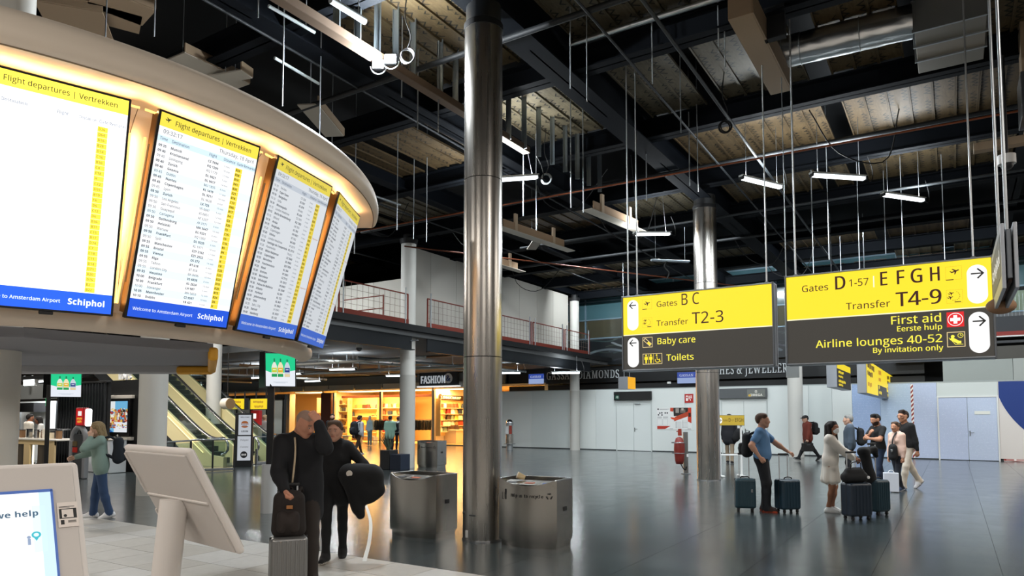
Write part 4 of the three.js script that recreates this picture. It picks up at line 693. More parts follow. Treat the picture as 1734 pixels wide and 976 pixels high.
const transferIcon = (g, x, y, s) => { g.strokeStyle = MAR; g.lineWidth = 2.4; g.setLineDash([8, 6]); g.beginPath(); g.arc(x, y, s * 0.33, -1.2, 2.0); g.stroke(); g.setLineDash([]); planeIcon(g, x - s * 0.2, y - s * 0.2, s / 60, MAR); planeIcon(g, x - s * 0.26, y + s * 0.1, s / 60, MAR); g.fillStyle = MAR; g.fillRect(x, y + s * 0.42, s * 0.4, 6); };
const man = (g, x, y, s, c) => { g.fillStyle = c; g.beginPath(); g.arc(x, y - s * 0.4, s * 0.11, 0, 7); g.fill(); g.beginPath(); g.moveTo(x - s * 0.18, y - s * 0.26); g.lineTo(x + s * 0.18, y - s * 0.26); g.lineTo(x + s * 0.2, y + s * 0.08); g.lineTo(x + s * 0.1, y + s * 0.1); g.lineTo(x + s * 0.09, y + s * 0.48); g.lineTo(x - s * 0.09, y + s * 0.48); g.lineTo(x - s * 0.1, y + s * 0.1); g.lineTo(x - s * 0.2, y + s * 0.08); g.fill(); };
const face1 = canvasTex(1400, 720, (g, w, h) => {
  const m = 0.525 * h; g.fillStyle = YEL; g.fillRect(0, 0, w, m); g.fillStyle = DRK; g.fillRect(0, m, w, h - m); g.fillStyle = '#fff7cf'; g.fillRect(0, m - 5, w, 9);
  pill(g, 0.03 * w, 0.112 * w, 0.04 * h, 0.46 * h); arrow(g, 0.071 * w, 0.115 * h, 46, -1); pill(g, 0.03 * w, 0.112 * w, 0.56 * h, 0.97 * h); arrow(g, 0.071 * w, 0.635 * h, 46, -1);
  dotBox(g, 0.142 * w, 0.05 * h, 96, '#b08a16'); planeIcon(g, 0.142 * w + 50, 0.05 * h + 40, 2.6, MAR); g.fillStyle = MAR; g.fillRect(0.142 * w, 0.05 * h + 92, 46, 6); dotBox(g, 0.142 * w, 0.3 * h, 96, '#b08a16'); transferIcon(g, 0.142 * w + 48, 0.3 * h + 46, 96);
  txt(g, 'Gates', 0.242 * w, 0.165 * h, 74, 0.15 * w, MAR); txt(g, 'B C', 0.412 * w, 0.17 * h, 152, 0.13 * w, MAR, 'sans-serif'); txt(g, 'Transfer', 0.242 * w, 0.425 * h, 74, 0.222 * w, MAR); txt(g, 'T2-3', 0.488 * w, 0.43 * h, 152, 0.215 * w, MAR);
  g.strokeStyle = '#f3d89a'; g.lineWidth = 5; g.strokeRect(0.142 * w, 0.57 * h, 96, 96); g.strokeRect(0.142 * w, 0.795 * h, 190, 100); g.fillStyle = YEL; g.save(); g.translate(0.142 * w + 48, 0.57 * h + 48); g.rotate(0.75); g.lineWidth = 6; g.strokeRect(-44, -14, 84, 26); g.fillRect(0, -10, 40, 18); g.restore();
  man(g, 0.142 * w + 32, 0.795 * h + 50, 88, YEL); man(g, 0.142 * w + 80, 0.795 * h + 50, 88, YEL); g.fillRect(0.142 * w + 54, 0.795 * h, 3, 100); g.fillRect(0.142 * w + 106, 0.795 * h, 3, 100); g.strokeStyle = YEL; g.lineWidth = 7; g.beginPath(); g.arc(0.142 * w + 146, 0.795 * h + 64, 22, -0.6, 3.6); g.moveTo(0.142 * w + 140, 0.795 * h + 28); g.lineTo(0.142 * w + 144, 0.795 * h + 58); g.lineTo(0.142 * w + 166, 0.795 * h + 60); g.lineTo(0.142 * w + 176, 0.795 * h + 84); g.stroke(); g.beginPath(); g.arc(0.142 * w + 138, 0.795 * h + 16, 8, 0, 7); g.fill();
  txt(g, 'Baby care', 0.242 * w, 0.672 * h, 84, 0.27 * w, '#fff04a', 'bold sans-serif'.replace('bold ', '')); txt(g, 'Baby care', 0.243 * w, 0.672 * h, 84, 0.27 * w, '#fff04a'); txt(g, 'Toilets', 0.308 * w, 0.9 * h, 84, 0.19 * w, '#fff04a'); txt(g, 'Toilets', 0.3095 * w, 0.9 * h, 84, 0.19 * w, '#fff04a');
});
const face2 = canvasTex(1400, 720, (g, w, h) => {
  const m = 0.5 * h; g.fillStyle = YEL; g.fillRect(0, 0, w, m); g.fillStyle = DRK; g.fillRect(0, m, w, h - m); g.fillStyle = '#fff7cf'; g.fillRect(0, m - 5, w, 9);
  pill(g, 0.893 * w, 0.982 * w, 0.06 * h, 0.46 * h); arrow(g, 0.938 * w, 0.15 * h, 50, 1); pill(g, 0.893 * w, 0.982 * w, 0.545 * h, 0.965 * h); arrow(g, 0.938 * w, 0.64 * h, 50, 1);
  txt(g, 'Gates', 0.082 * w, 0.185 * h, 74, 0.147 * w, MAR); txt(g, 'D', 0.254 * w, 0.19 * h, 150, 0.066 * w, MAR); txt(g, 'D', 0.257 * w, 0.19 * h, 150, 0.066 * w, MAR); txt(g, '1-57', 0.331 * w, 0.17 * h, 80, 0.105 * w, MAR); g.fillStyle = '#fffbe6'; g.fillRect(0.457 * w, 0.075 * h, 8, 0.125 * h);
  for (const [c, x] of [['E', 0.484], ['F', 0.564], ['G', 0.633], ['H', 0.721]]) for (const d of [0, 0.003]) txt(g, c, (x + d) * w, 0.19 * h, 150, (c === 'G' ? 0.064 : c === 'H' ? 0.057 : 0.045) * w, MAR);
  txt(g, 'Transfer', 0.316 * w, 0.425 * h, 74, 0.222 * w, MAR); txt(g, 'T4-9', 0.563 * w, 0.43 * h, 152, 0.217 * w, MAR); txt(g, 'T4-9', 0.566 * w, 0.43 * h, 152, 0.217 * w, MAR);
  dotBox(g, 0.8 * w, 0.055 * h, 100, '#b08a16'); planeIcon(g, 0.8 * w + 58, 0.055 * h + 38, 2.6, MAR); g.fillStyle = MAR; g.fillRect(0.8 * w, 0.055 * h + 96, 48, 6); dotBox(g, 0.8 * w, 0.3 * h, 100, '#b08a16'); transferIcon(g, 0.8 * w + 50, 0.3 * h + 46, 100);
  const T = '#fff04a'; for (const d of [0, 1.5]) { txt(g, 'First aid', 0.777 * w + d, 0.62 * h, 88, 0.245 * w, T, 'sans-serif', 'right'); txt(g, 'Airline lounges 40-52', 0.777 * w + d, 0.835 * h, 84, 0.625 * w, T, 'sans-serif', 'right'); txt(g, 'Eerste hulp', 0.777 * w + d, 0.7 * h, 56, 0.215 * w, T, 'sans-serif', 'right'); txt(g, 'By invitation only', 0.777 * w + d, 0.92 * h, 56, 0.335 * w, T, 'sans-serif', 'right'); }
  g.fillStyle = '#e11a22'; g.fillRect(0.797 * w, 0.53 * h, 108, 112); g.strokeStyle = '#fff'; g.lineWidth = 5; g.beginPath(); g.ellipse(0.797 * w + 54, 0.53 * h + 56, 46, 46, 0, 0, 7); g.stroke(); g.fillStyle = '#fff'; g.fillRect(0.797 * w + 42, 0.53 * h + 24, 24, 64); g.fillRect(0.797 * w + 22, 0.53 * h + 44, 64, 24);
  g.strokeStyle = '#f3d89a'; g.strokeRect(0.797 * w, 0.74 * h, 108, 108); g.fillStyle = T; g.beginPath(); g.arc(0.797 * w + 34, 0.74 * h + 32, 12, 0, 7); g.fill(); g.save(); g.translate(0.797 * w + 40, 0.74 * h + 62); g.rotate(0.6); g.fillRect(-26, -16, 62, 24); g.restore(); g.fillRect(0.797 * w + 62, 0.74 * h + 66, 24, 20); g.lineWidth = 4; g.strokeStyle = T; g.beginPath(); g.moveTo(0.797 * w + 10, 0.74 * h + 40); g.lineTo(0.797 * w + 50, 0.74 * h + 92); g.lineTo(0.797 * w + 98, 0.74 * h + 92); g.stroke(); g.beginPath(); g.arc(0.797 * w + 82, 0.74 * h + 26, 16, 0, 7); g.moveTo(0.797 * w + 82, 0.74 * h + 14); g.lineTo(0.797 * w + 82, 0.74 * h + 26); g.lineTo(0.797 * w + 92, 0.74 * h + 26); g.stroke();
});
function gateSign(label, xa, xb, y0, y1, z, tex, rods) {
  const w = xb - xa, h = y1 - y0, t = thing('gate_sign', label, 'sign', [(xa + xb) / 2, (y0 + y1) / 2, z]);
  part(t, 'housing', rb(w + 0.05, h + 0.06, 0.28, 0.012, 0, 0, -0.16), aluM); part(t, 'lit_face', new THREE.PlaneGeometry(w, h), glow('#ffffff', 1.1, { emissiveMap: tex }), [0, 0, -0.0165]);
  for (const s of [-1, 1]) part(t, 'edge_profile', rb(0.025, h + 0.07, 0.05, 0.006, s * (w / 2 + 0.013), 0, -0.02), aluDk); for (const s of [-1, 1]) part(t, 'edge_profile', rb(w + 0.05, 0.022, 0.05, 0.006, 0, s * (h / 2 + 0.012), -0.02), aluM);
  part(t, 'end_groove', rb(0.006, h, 0.03, 0.002, w / 2 + 0.026, 0, -0.2), aluDk);
  rectLight(t, '#ffd84a', 0.25, w, h * 0.5, [0, h * 0.25, 0.0], [0, 0, 1]);
  for (const x of rods) { part(t, 'suspension_rod', cy(0.012, 0.012, 8.6 - y1, x, h / 2 + (8.6 - y1) / 2, -0.16, 8), mat('#c3c6c8', 0.35, 0.6)); part(t, 'rod_clamp', rb(0.06, 0.05, 0.06, 0.01, x, h / 2 + 0.04, -0.16), aluDk); }
  return t;
}
gateSign('lit sign pointing to gates B C and baby care', -4.86, -2.35, 2.53, 3.8, -11.35, face1, [-1.22, -1.05, 1.15]);
gateSign('lit sign pointing to gates D E F G H and first aid', -2.13, 0.5, 2.53, 3.87, -11.35, face2, [-1.2, 1.12]);
{ const t = thing('info_panel', 'blank whitish hanging panel between the two gate signs', 'sign', [-2.2, 3.1, -12.1]); part(t, 'panel', rb(0.2, 1.5, 0.05, 0.01), mat('#dfe6e6', 0.4)); for (const x of [-0.07, 0.07]) part(t, 'suspension_rod', cy(0.008, 0.008, 4.7, x, 3.1, 0, 6), galvM); }
function boxSign(label, ca, cc, ce, yt, yb, Z, faces, o = {}) { // end face between pixel columns ca..cc, lit face receding to ce
  const a = onZ(ca, yb, Z), b = onZ(cc, yb, Z), T = onZ(cc, yt, Z), e = onX(ce, (yt + yb) / 2, b.x), w = b.x - a.x, L = Math.abs(e.z - Z), h = T.y - b.y;
  const t = thing(o.name ?? 'box_sign', label, 'sign', [b.x, b.y + h / 2, Z - L / 2], 0);
  part(t, 'housing', rb(w, h, L, 0.01, -w / 2, 0, 0), o.m ?? aluM);
  const n = faces.length; faces.forEach((f, i) => { const p = part(t, 'lit_face', new THREE.PlaneGeometry(L / n - 0.02, h - 0.02), glow('#ffffff', o.k ?? 0.9, { emissiveMap: f }), [0.006, 0, L / 2 - L / n * (i + 0.5)]); p.rotation.y = Math.PI / 2; });
  for (const z of [-L * 0.35, L * 0.35]) part(t, 'suspension_rod', cy(0.015, 0.015, 8.5 - (b.y + h), -w / 2, h / 2 + (8.5 - b.y - h) / 2, z, 8), galvM);
  return t;
}
const scribble = (g, x, y, w, h) => { let q = x, i = Math.floor(x + y); while (q < x + w) { const b = h * (0.22 + 0.5 * hash(i, Math.floor(h), 3)); g.fillRect(q, y + h * 0.25 * hash(i, 2, 8), b * 0.8, h * (0.75 + 0.25 * hash(i, 5, 1))); q += b; i++; } };   // lettering too small to read
const smallFace = (rows, split) => canvasTex(256, 256, (g) => { g.fillStyle = YEL; g.fillRect(0, 0, 256, 256 * split); g.fillStyle = DRK; g.fillRect(0, 256 * split, 256, 256); rows.forEach(([n, y, px, c]) => { g.fillStyle = c; scribble(g, 22, y - px * 0.8, n * px * 0.62, px * 0.8); }); });
boxSign('small hanging sign, yellow top and dark lower part', 1400, 1418, 1440, 612, 656, -24.6, [smallFace([[4, 110, 36, YEL], [5, 150, 26, YEL], [5, 205, 40, YEL], [4, 240, 30, YEL]], 0.26)]);
boxSign('hanging sign of three yellow and dark gate panels', 1452, 1468, 1512, 608, 666, -24.0, [smallFace([[3.5, 60, 60, MAR], [3.5, 118, 50, MAR], [3, 200, 44, '#c08a10']], 1), smallFace([[2.5, 60, 50, '#c07a10'], [2.5, 120, 40, '#c07a10'], [1, 190, 40, YEL], [3.5, 235, 36, YEL]], 0.62), smallFace([[2.5, 60, 46, MAR], [2.5, 110, 46, MAR], [2, 170, 40, '#c07a10'], [2, 236, 40, YEL]], 0.76)]);
boxSign('small grey box sign with yellow lit side above the site door', 1047, 1063, 1076, 638, 659, -27, [canvasTex(64, 64, (g) => { g.fillStyle = '#ffb81e'; g.fillRect(0, 0, 64, 64); })]);
{ // airport name sign seen edge-on
  const Z = -7.2, a = onZ(1700, 470, Z), b = onZ(1722, 470, Z), T = onZ(1700, 398, Z), Bm = onZ(1700, 462, Z), h = T.y - Bm.y + 0.1, t = thing('airport_name_sign', 'grey hanging box sign with white airport name seen edge-on', 'sign', [a.x, (T.y + Bm.y) / 2, Z]);
  const w = b.x - a.x; part(t, 'housing', rb(w - 0.05, h, 1.5, 0.01, w / 2, 0, -0.75), aluDk);
  for (const x of [0, w]) part(t, 'side_panel', rb(0.03, h + 0.14, 1.54, 0.008, x, -0.02, -0.75), aluM);
  const f = part(t, 'lit_face', new THREE.PlaneGeometry(1.4, h - 0.06), glow('#ffffff', 0.7, { emissiveMap: canvasTex(512, 256, (g) => { g.fillStyle = '#3e4246'; g.fillRect(0, 0, 512, 256); g.fillStyle = '#fff'; g.font = 'bold 112px sans-serif'; g.fillText('Schiphol', 14, 160); }) }), [-0.017, 0, -0.75]); f.rotation.y = -Math.PI / 2;
  part(t, 'underside', bx(w - 0.06, 0.02, 1.4, w / 2, -h / 2 - 0.01, -0.75), mat('#3c2a20', 0.8)); part(t, 'wrapped_end', new THREE.SphereGeometry(0.12, 14, 10).scale(1.1, 0.7, 1).translate(w / 2, -h / 2 - 0.05, -1.4), mat('#8a6a50', 0.9));
  for (const z of [-0.2, -1.3]) part(t, 'suspension_rod', cy(0.014, 0.014, 8.5 - T.y, w / 2, h / 2 + (8.5 - T.y) / 2, z, 8), galvM);
}

// ---------------------------------------------------------------- touch kiosks
const kioskM = mat('#c8c2bd', 0.5), kioskM2 = mat('#b6b0ab', 0.55);
function kiosk(label, TR, yawDeg, tilt, o) {   // TR: corner of the head, seen from its front the upper right one, in viewer axes
  const W = 0.71, L = 0.545, t = thing('touch_kiosk', label, 'kiosk', [0, 0, 0], 0);
  const n = [Math.sin(yawDeg), Math.cos(yawDeg)], d = [Math.cos(yawDeg), -Math.sin(yawDeg)];
  // centre of the slanted head
  const down = Math.cos(tilt) * L / 2, fw = Math.sin(tilt) * L / 2;
  const c = [TR[0] - d[0] * W / 2 + n[0] * fw, TR[1] - down, TR[2] - d[1] * W / 2 + n[1] * fw], P = fromCam(...c);
  t.position.set(P.x, 0, P.z); t.rotation.y = YAW + yawDeg;
  const head = new THREE.Group(); head.name = 'head'; t.add(head); head.position.y = c[1]; head.rotation.x = -tilt;
  part(head, 'head_shell', rb(W, L, 0.034, 0.015, 0, 0, -0.018, 3), kioskM);
  part(head, 'front_bezel', rb(W - 0.035, L - 0.035, 0.01, 0.004, 0, 0, 0.002), kioskM2);
  part(head, 'rear_tray', rb(W - 0.04, L * 0.44, 0.012, 0.005, 0, L * 0.24, -0.038), kioskM2); part(head, 'rear_tray', rb(W - 0.04, L * 0.5, 0.012, 0.005, 0, -L * 0.22, -0.038), kioskM2);
  part(head, 'rear_ridge', rb(W - 0.06, 0.012, 0.012, 0.004, 0, L * 0.015, -0.044), kioskM); part(head, 'rear_rail', rb(0.014, L * 0.42, 0.018, 0.005, W / 2 - 0.03, L * 0.24, -0.044), kioskM2); part(head, 'rear_rail', rb(0.014, L * 0.3, 0.018, 0.005, W / 2 - 0.03, -L * 0.3, -0.044), kioskM2);
  if (o.screen) { part(head, 'screen', new THREE.PlaneGeometry(0.55, 0.42), glow('#ffffff', 1.15, { emissiveMap: o.screen }), [0.0, -0.035, 0.0085]); rectLight(head, '#eef4ff', 0.3, 0.54, 0.41, [0.0, -0.035, 0.012], [0, 0, 1]); part(head, 'screen_bezel', merge(bx(0.56, 0.008, 0.004, 0, 0.178, 0.008), bx(0.006, 0.43, 0.004, 0.278, -0.035, 0.008)), mat('#4a6fc0', 0.5));
    part(head, 'camera_eye', cy(0.011, 0.011, 0.006, 0, 0, 0, 20).rotateX(Math.PI / 2).translate(-0.02, 0.215, 0.009), blackPl); part(head, 'light_sensor', bx(0.016, 0.01, 0.004, 0.05, 0.215, 0.008), mat('#e6e0da', 0.5));
    part(head, 'card_reader_label', bx(0.05, 0.075, 0.003, 0.313, 0.1, 0.0085), mat('#ffffff', 0.6, 0, { map: canvasTex(170, 240, (g) => { g.fillStyle = '#cfc6bf'; g.fillRect(0, 0, 170, 240); g.fillStyle = '#111'; g.fillRect(12, 62, 146, 96); g.fillStyle = '#cfc6bf'; g.fillRect(34, 70, 96, 80); g.fillStyle = '#111'; g.beginPath(); g.arc(62, 130, 14, 0, 7); g.fill(); g.fillRect(14, 40, 130, 6); g.fillRect(14, 50, 90, 4); g.fillRect(20, 170, 30, 44); g.fillStyle = '#8d8680'; g.fillRect(80, 176, 70, 26); g.fillStyle = '#444'; g.fillRect(86, 184, 58, 6); }) })); }
  const y1 = c[1] - 0.02; part(t, 'post', rod([0, 0.03, -0.16], [0, y1, -0.05], 0.062, 32), kioskM); part(t, 'base_plate', cy(0.26, 0.27, 0.03, 0, 0.015, -0.14, 40), kioskM2);
  return t;
}
kiosk('white touch kiosk with a lit help screen', [-1.30, 1.587, -2.1], 0.785, 0.5, { screen: canvasTex(700, 620, (g, w, h) => {
  g.fillStyle = '#fdfefe'; g.fillRect(0, 0, w, h); g.fillStyle = 'rgba(170,215,245,0.55)'; g.fillRect(w - 36, 0, 36, h); g.fillStyle = 'rgba(210,238,248,0.6)'; g.fillRect(w - 60, 60, 40, 200);
  g.fillStyle = '#34556f'; g.font = 'bold 34px sans-serif'; g.fillText('How may we help', 372, 104); g.fillText('you?', 372, 150); g.strokeStyle = '#15a08a'; g.lineWidth = 8; g.beginPath(); g.moveTo(430, 205); g.lineTo(440, 216); g.lineTo(458, 192); g.stroke(); g.fillStyle = '#7b8fb0'; g.fillRect(478, 196, 24, 18); g.strokeStyle = '#35b5c4'; g.lineWidth = 6; g.beginPath(); g.arc(648, 186, 11, 0, 7); g.stroke(); g.fillStyle = '#35b5c4'; g.beginPath(); g.moveTo(640, 196); g.lineTo(656, 196); g.lineTo(648, 212); g.fill(); g.fillStyle = '#8ea0bd'; g.fillRect(622, 200, 9, 26); g.beginPath(); g.arc(626, 194, 6, 0, 7); g.fill();
}) });
{ // the second kiosk is seen from behind: front faces away from the viewer
  const yaw = Math.atan2(0.66, -0.75), W = 0.71; kiosk('white touch kiosk turned around, showing its plain slanted back', [-1.91, 1.587, -3.49], yaw, 0.49, {});
}
// ---------------------------------------------------------------- recycling bins
const binM = mat('#aca9a3', 0.27, 1);
const binPrint = canvasTex(1024, 256, (g) => { g.clearRect(0, 0, 1024, 256); g.fillStyle = '#0c0c0c'; g.font = 'bold 74px sans-serif'; g.fillText('Help us to recycle', 190, 170); man(g, 95, 120, 150, '#0c0c0c'); g.fillRect(20, 130, 46, 90); g.lineWidth = 18; g.strokeStyle = '#0c0c0c'; for (let i = 0; i < 3; i++) { g.save(); g.translate(950, 125); g.rotate(i * 2.094); g.beginPath(); g.moveTo(-26, -46); g.lineTo(16, -46); g.stroke(); g.beginPath(); g.moveTo(14, -66); g.lineTo(14, -26); g.lineTo(42, -40); g.fill(); g.restore(); } });
function bin(label, pos, ry, o = {}) {
  const w = 0.86, h = 0.88, d = 0.5, bow = 0.1, t = thing('recycling_bin', label, 'bin', pos, ry);
  const outline = (gr) => { const s = new THREE.Shape(), W = w / 2 + gr, D = d / 2 + gr; s.moveTo(-W, -D); s.lineTo(W, -D); s.lineTo(W, D); s.quadraticCurveTo(0, D + bow * 2, -W, D); s.closePath(); return s; };
  const solid = (gr, y0, y1) => new THREE.ExtrudeGeometry(outline(gr), { depth: y1 - y0, bevelEnabled: true, bevelSize: 0.006, bevelThickness: 0.004, bevelSegments: 1, curveSegments: 24 }).rotateX(-Math.PI / 2).scale(1, 1, -1).translate(0, y0, 0);
  const flip = (g) => { const q = g.index ? g.toNonIndexed() : g, p = q.attributes.position.array, n = p.length / 9; for (let i = 0; i < n; i++) for (let k = 0; k < 3; k++) { const a = p[i * 9 + 3 + k]; p[i * 9 + 3 + k] = p[i * 9 + 6 + k]; p[i * 9 + 6 + k] = a; } q.computeVertexNormals(); return q; };
  part(t, 'plinth', flip(solid(-0.03, 0, 0.07)), binM);
  // front skin follows the bow and dips at the top edge
  const N = 36, pos2 = [], ind = []; const zf = (x) => d / 2 + bow * (1 - (x / (w / 2)) ** 2), dip = (x) => h - 0.075 * Math.max(0, 1 - (x / (w / 2 * 0.92)) ** 2);
  for (let i = 0; i <= N; i++) { const x = -w / 2 + w * i / N; pos2.push(x, 0.075, zf(x), x, dip(x), zf(x), x, dip(x), zf(x) - 0.02, x, 0.075, zf(x) - 0.02); if (i) { const a = (i - 1) * 4; for (const [p, q] of [[0, 1], [1, 2], [2, 3]]) ind.push(a + p, a + 4 + p, a + 4 + q, a + p, a + 4 + q, a + q); } }
  const fg = new THREE.BufferGeometry(); fg.setAttribute('position', new THREE.Float32BufferAttribute(pos2, 3)); fg.setIndex(ind); const fg2 = fg.toNonIndexed(); fg2.computeVertexNormals(); 
  const sm = (() => { const p = [], uv = [], id = []; for (let i = 0; i <= N; i++) { const x = -w / 2 + w * i / N; p.push(x, 0.075, zf(x), x, dip(x), zf(x)); uv.push(i / N, 0, i / N, dip(x) / h); if (i) { const a = (i - 1) * 2; id.push(a, a + 2, a + 3, a, a + 3, a + 1); } } const g = new THREE.BufferGeometry(); g.setAttribute('position', new THREE.Float32BufferAttribute(p, 3)); g.setAttribute('uv', new THREE.Float32BufferAttribute(uv, 2)); g.setIndex(id); g.computeVertexNormals(); return g; })();
  part(t, 'front_skin', sm, Object.assign(binM, { side: THREE.DoubleSide }));
  part(t, 'front_lining', fg2.translate(0, -0.001, -0.002), binM);
  for (const s of [-1, 1]) { const sd = part(t, 'side_skin', rb(0.02, h - 0.075, d, 0.005, s * (w / 2 - 0.01), 0.075 + (h - 0.075) / 2, 0), binM); part(sd, 'lock_plate', rb(0.012, 0.06, 0.1, 0.02, s * (w / 2 + 0.002), 0.5, 0), blackPl); }
  part(t, 'back_skin', rb(w - 0.04, h - 0.075, 0.02, 0.005, 0, 0.075 + (h - 0.075) / 2, -d / 2 + 0.01), binM);
  part(t, 'rim', merge(rb(w, 0.02, 0.02, 0.005, 0, h, -d / 2 + 0.01), rb(0.025, 0.02, d, 0.005, -w / 2 + 0.012, h, 0), rb(0.025, 0.02, d, 0.005, w / 2 - 0.012, h, 0)), chromeM);
  // sloping inlet panels
  for (let i = 0; i < 3; i++) { const pw = (w - 0.06) / 3, p = part(t, 'inlet_panel', rb(pw - 0.008, 0.012, 0.26, 0.003), binM, [-w / 2 + 0.03 + pw * (i + 0.5), h - 0.05, 0.14]); p.rotation.x = 0.14; const lb = part(p, 'waste_label', bx(pw * 0.5, 0.004, 0.06, 0, 0.009, 0.04), mat(['#2a2a2c', '#b5562a', '#3459a8'][i], 0.6)); part(t, 'inlet_divider', rb(0.012, 0.2, 0.36, 0.003), binM, [-w / 2 + 0.03 + pw * (i + 1), h - 0.14, -0.04]); }
  if (o.print) { // slogan letters and symbols follow the bowed front
    const ink = mat('#0b0b0b', 0.6), put = (name, g, x, y) => { const q = part(t, name, g, ink, [x, y, zf(x) + 0.001]); q.rotation.y = Math.atan(2 * bow * x / (w / 2) ** 2); return q; };
    const s = 'Help us to recycle', adv = 0.0262; [...s].forEach((ch, i2) => { if (ch !== ' ') put('letter', new TextGeometry(ch, { font: fontBold, size: 0.042, depth: 0.002, curveSegments: 3 }), -0.21 + i2 * adv, 0.655); });
    put('bin_symbol', merge(cy(0.012, 0.012, 0.002, 0.035, 0.085, 0, 14).rotateX(Math.PI / 2).translate(0, 0.1, 0.085), bx(0.03, 0.07, 0.002, 0.035, 0.035, 0.001), bx(0.022, 0.07, 0.002, 0.035, -0.03, 0.001), bx(0.004, 0.09, 0.002, -0.035, -0.02, 0.001), bx(0.004, 0.09, 0.002, 0.005, -0.02, 0.001), bx(0.044, 0.004, 0.002, -0.015, -0.064, 0.001)), -0.33, 0.68);
    const ar = []; for (let k = 0; k < 3; k++) ar.push(merge(bx(0.03, 0.014, 0.002, -0.008, 0.032, 0.001), new THREE.ConeGeometry(0.018, 0.022, 3).scale(1, 1, 0.06).rotateZ(-Math.PI / 2).translate(0.016, 0.032, 0.001)).rotateZ(k * 2.094)); put('recycle_symbol', merge(...ar), 0.34, 0.68);
  }
  return t;
}
bin('steel recycling bin with help us to recycle print', [-4.8, 0, -8.2], 0.06, { print: 1 });
bin('plain steel recycling bin behind the dark coated couple', [-6.6, 0, -8.02], 0.0);
bin('steel recycling bin beside the planter under the mezzanine', [-14.98, 0, -18.62], 0.0, { print: 1 });
{ const c = thing('paper_cup', 'beige paper cup lying on the recycling bin with print', 'cup', [-4.98, 0.9, -8.12], 0.4); part(c, 'cup', cy(0.045, 0.032, 0.1, 0, 0, 0, 20).rotateZ(1.2), mat('#c9b48c', 0.7)); part(c, 'lid', cy(0.047, 0.047, 0.014, 0, 0.055, 0, 20).rotateZ(1.2), mat('#e9e2d2', 0.6)); }
// ---------------------------------------------------------------- advert displays on poles
const adTex = canvasTex(360, 460, (g, w, h) => {
  g.fillStyle = '#19d391'; g.fillRect(0, 0, w, h * 0.6); g.fillStyle = '#eef3fb'; g.beginPath(); g.moveTo(0, h * 0.52); g.quadraticCurveTo(w * 0.3, h * 0.64, w * 0.55, h * 0.6); g.lineTo(w, h * 0.5); g.lineTo(w, h); g.lineTo(0, h); g.fill();
  [[105, '#e9ecdf', '#c9d33c'], [180, '#f3e6bc', '#e6b92a'], [262, '#cdd6e2', '#1d3a86']].forEach(([x, a, b], i) => { const k = i === 2 ? 0.86 : 1; g.fillStyle = '#0c7a4f'; g.fillRect(x - 8, 70 / k, 16, 80); g.fillStyle = a; g.beginPath(); g.moveTo(x - 10, 120); g.quadraticCurveTo(x - 34, 170, x - 34, 200); g.lineTo(x - 34, 330); g.lineTo(x + 34, 330); g.lineTo(x + 34, 200); g.quadraticCurveTo(x + 34, 170, x + 10, 120); g.fill(); g.fillStyle = b; g.fillRect(x - 30, 200, 60, 62); g.fillStyle = i === 2 ? '#e6d2a6' : '#18a05a'; g.fillRect(x - 33, 285, 66, 42); g.fillStyle = '#fff'; g.fillRect(x - 18, 222, 36, 8); });
  g.fillStyle = '#9aa6b8'; g.fillRect(90, 400, 180, 4); g.fillRect(120, 412, 120, 3);
});
function adDisplay(label, px, py, D, w, h, yaw, o) {
  const c = atDepth(px, py, D), t = thing('advert_display', label, 'screen', [c.x, 0, c.z], yawOf(yaw));
  const hd = new THREE.Group(); hd.name = 'screen_head'; t.add(hd); hd.position.y = c.y; hd.rotation.x = 0.3;
  part(hd, 'casing', rb(w + 0.03, h + 0.03, 0.06, 0.01, 0, 0, -0.035), blackPl); part(hd, 'picture', new THREE.PlaneGeometry(w, h), glow('#ffffff', 0.95, { emissiveMap: adTex }), [0, 0, -0.004]); rectLight(hd, '#e2fff2', 0.3, w, h, [0, 0, 0], [0, 0, 1]);
  const sd = part(t, 'second_screen', rb(0.06, h + 0.08, w, 0.01), mat('#0a0b0c', 0.25), [-w / 2 - 0.02, c.y + 0.03, -w / 2 - 0.06]); sd.rotation.y = 0.5;
  part(t, 'rear_box', rb(w * 0.7, h, 0.3, 0.02, 0, c.y + 0.02, -0.26), blackPl);
  part(t, 'pole', rb(o.pw ?? 0.12, c.y, 0.1, 0.01, o.dx ?? 0, c.y / 2, -0.2), mat('#0d0d0e', 0.5));
  if (o.base) part(t, 'white_plinth', cy(0.13, 0.14, o.base, o.dx ?? 0, o.base / 2, -0.2, 32), mat('#b9bbbb', 0.5));
  return t;
}
adDisplay('green drinks advert display on a black pole with white plinth', 475, 627, 12.4, 0.5, 0.6, 14, { base: 0.86, dx: -0.17 });
adDisplay('green drinks advert display beside the black slatted wall', 112, 652, 15, 0.55, 0.54, 30, { pw: 0.08, dx: -0.32 });

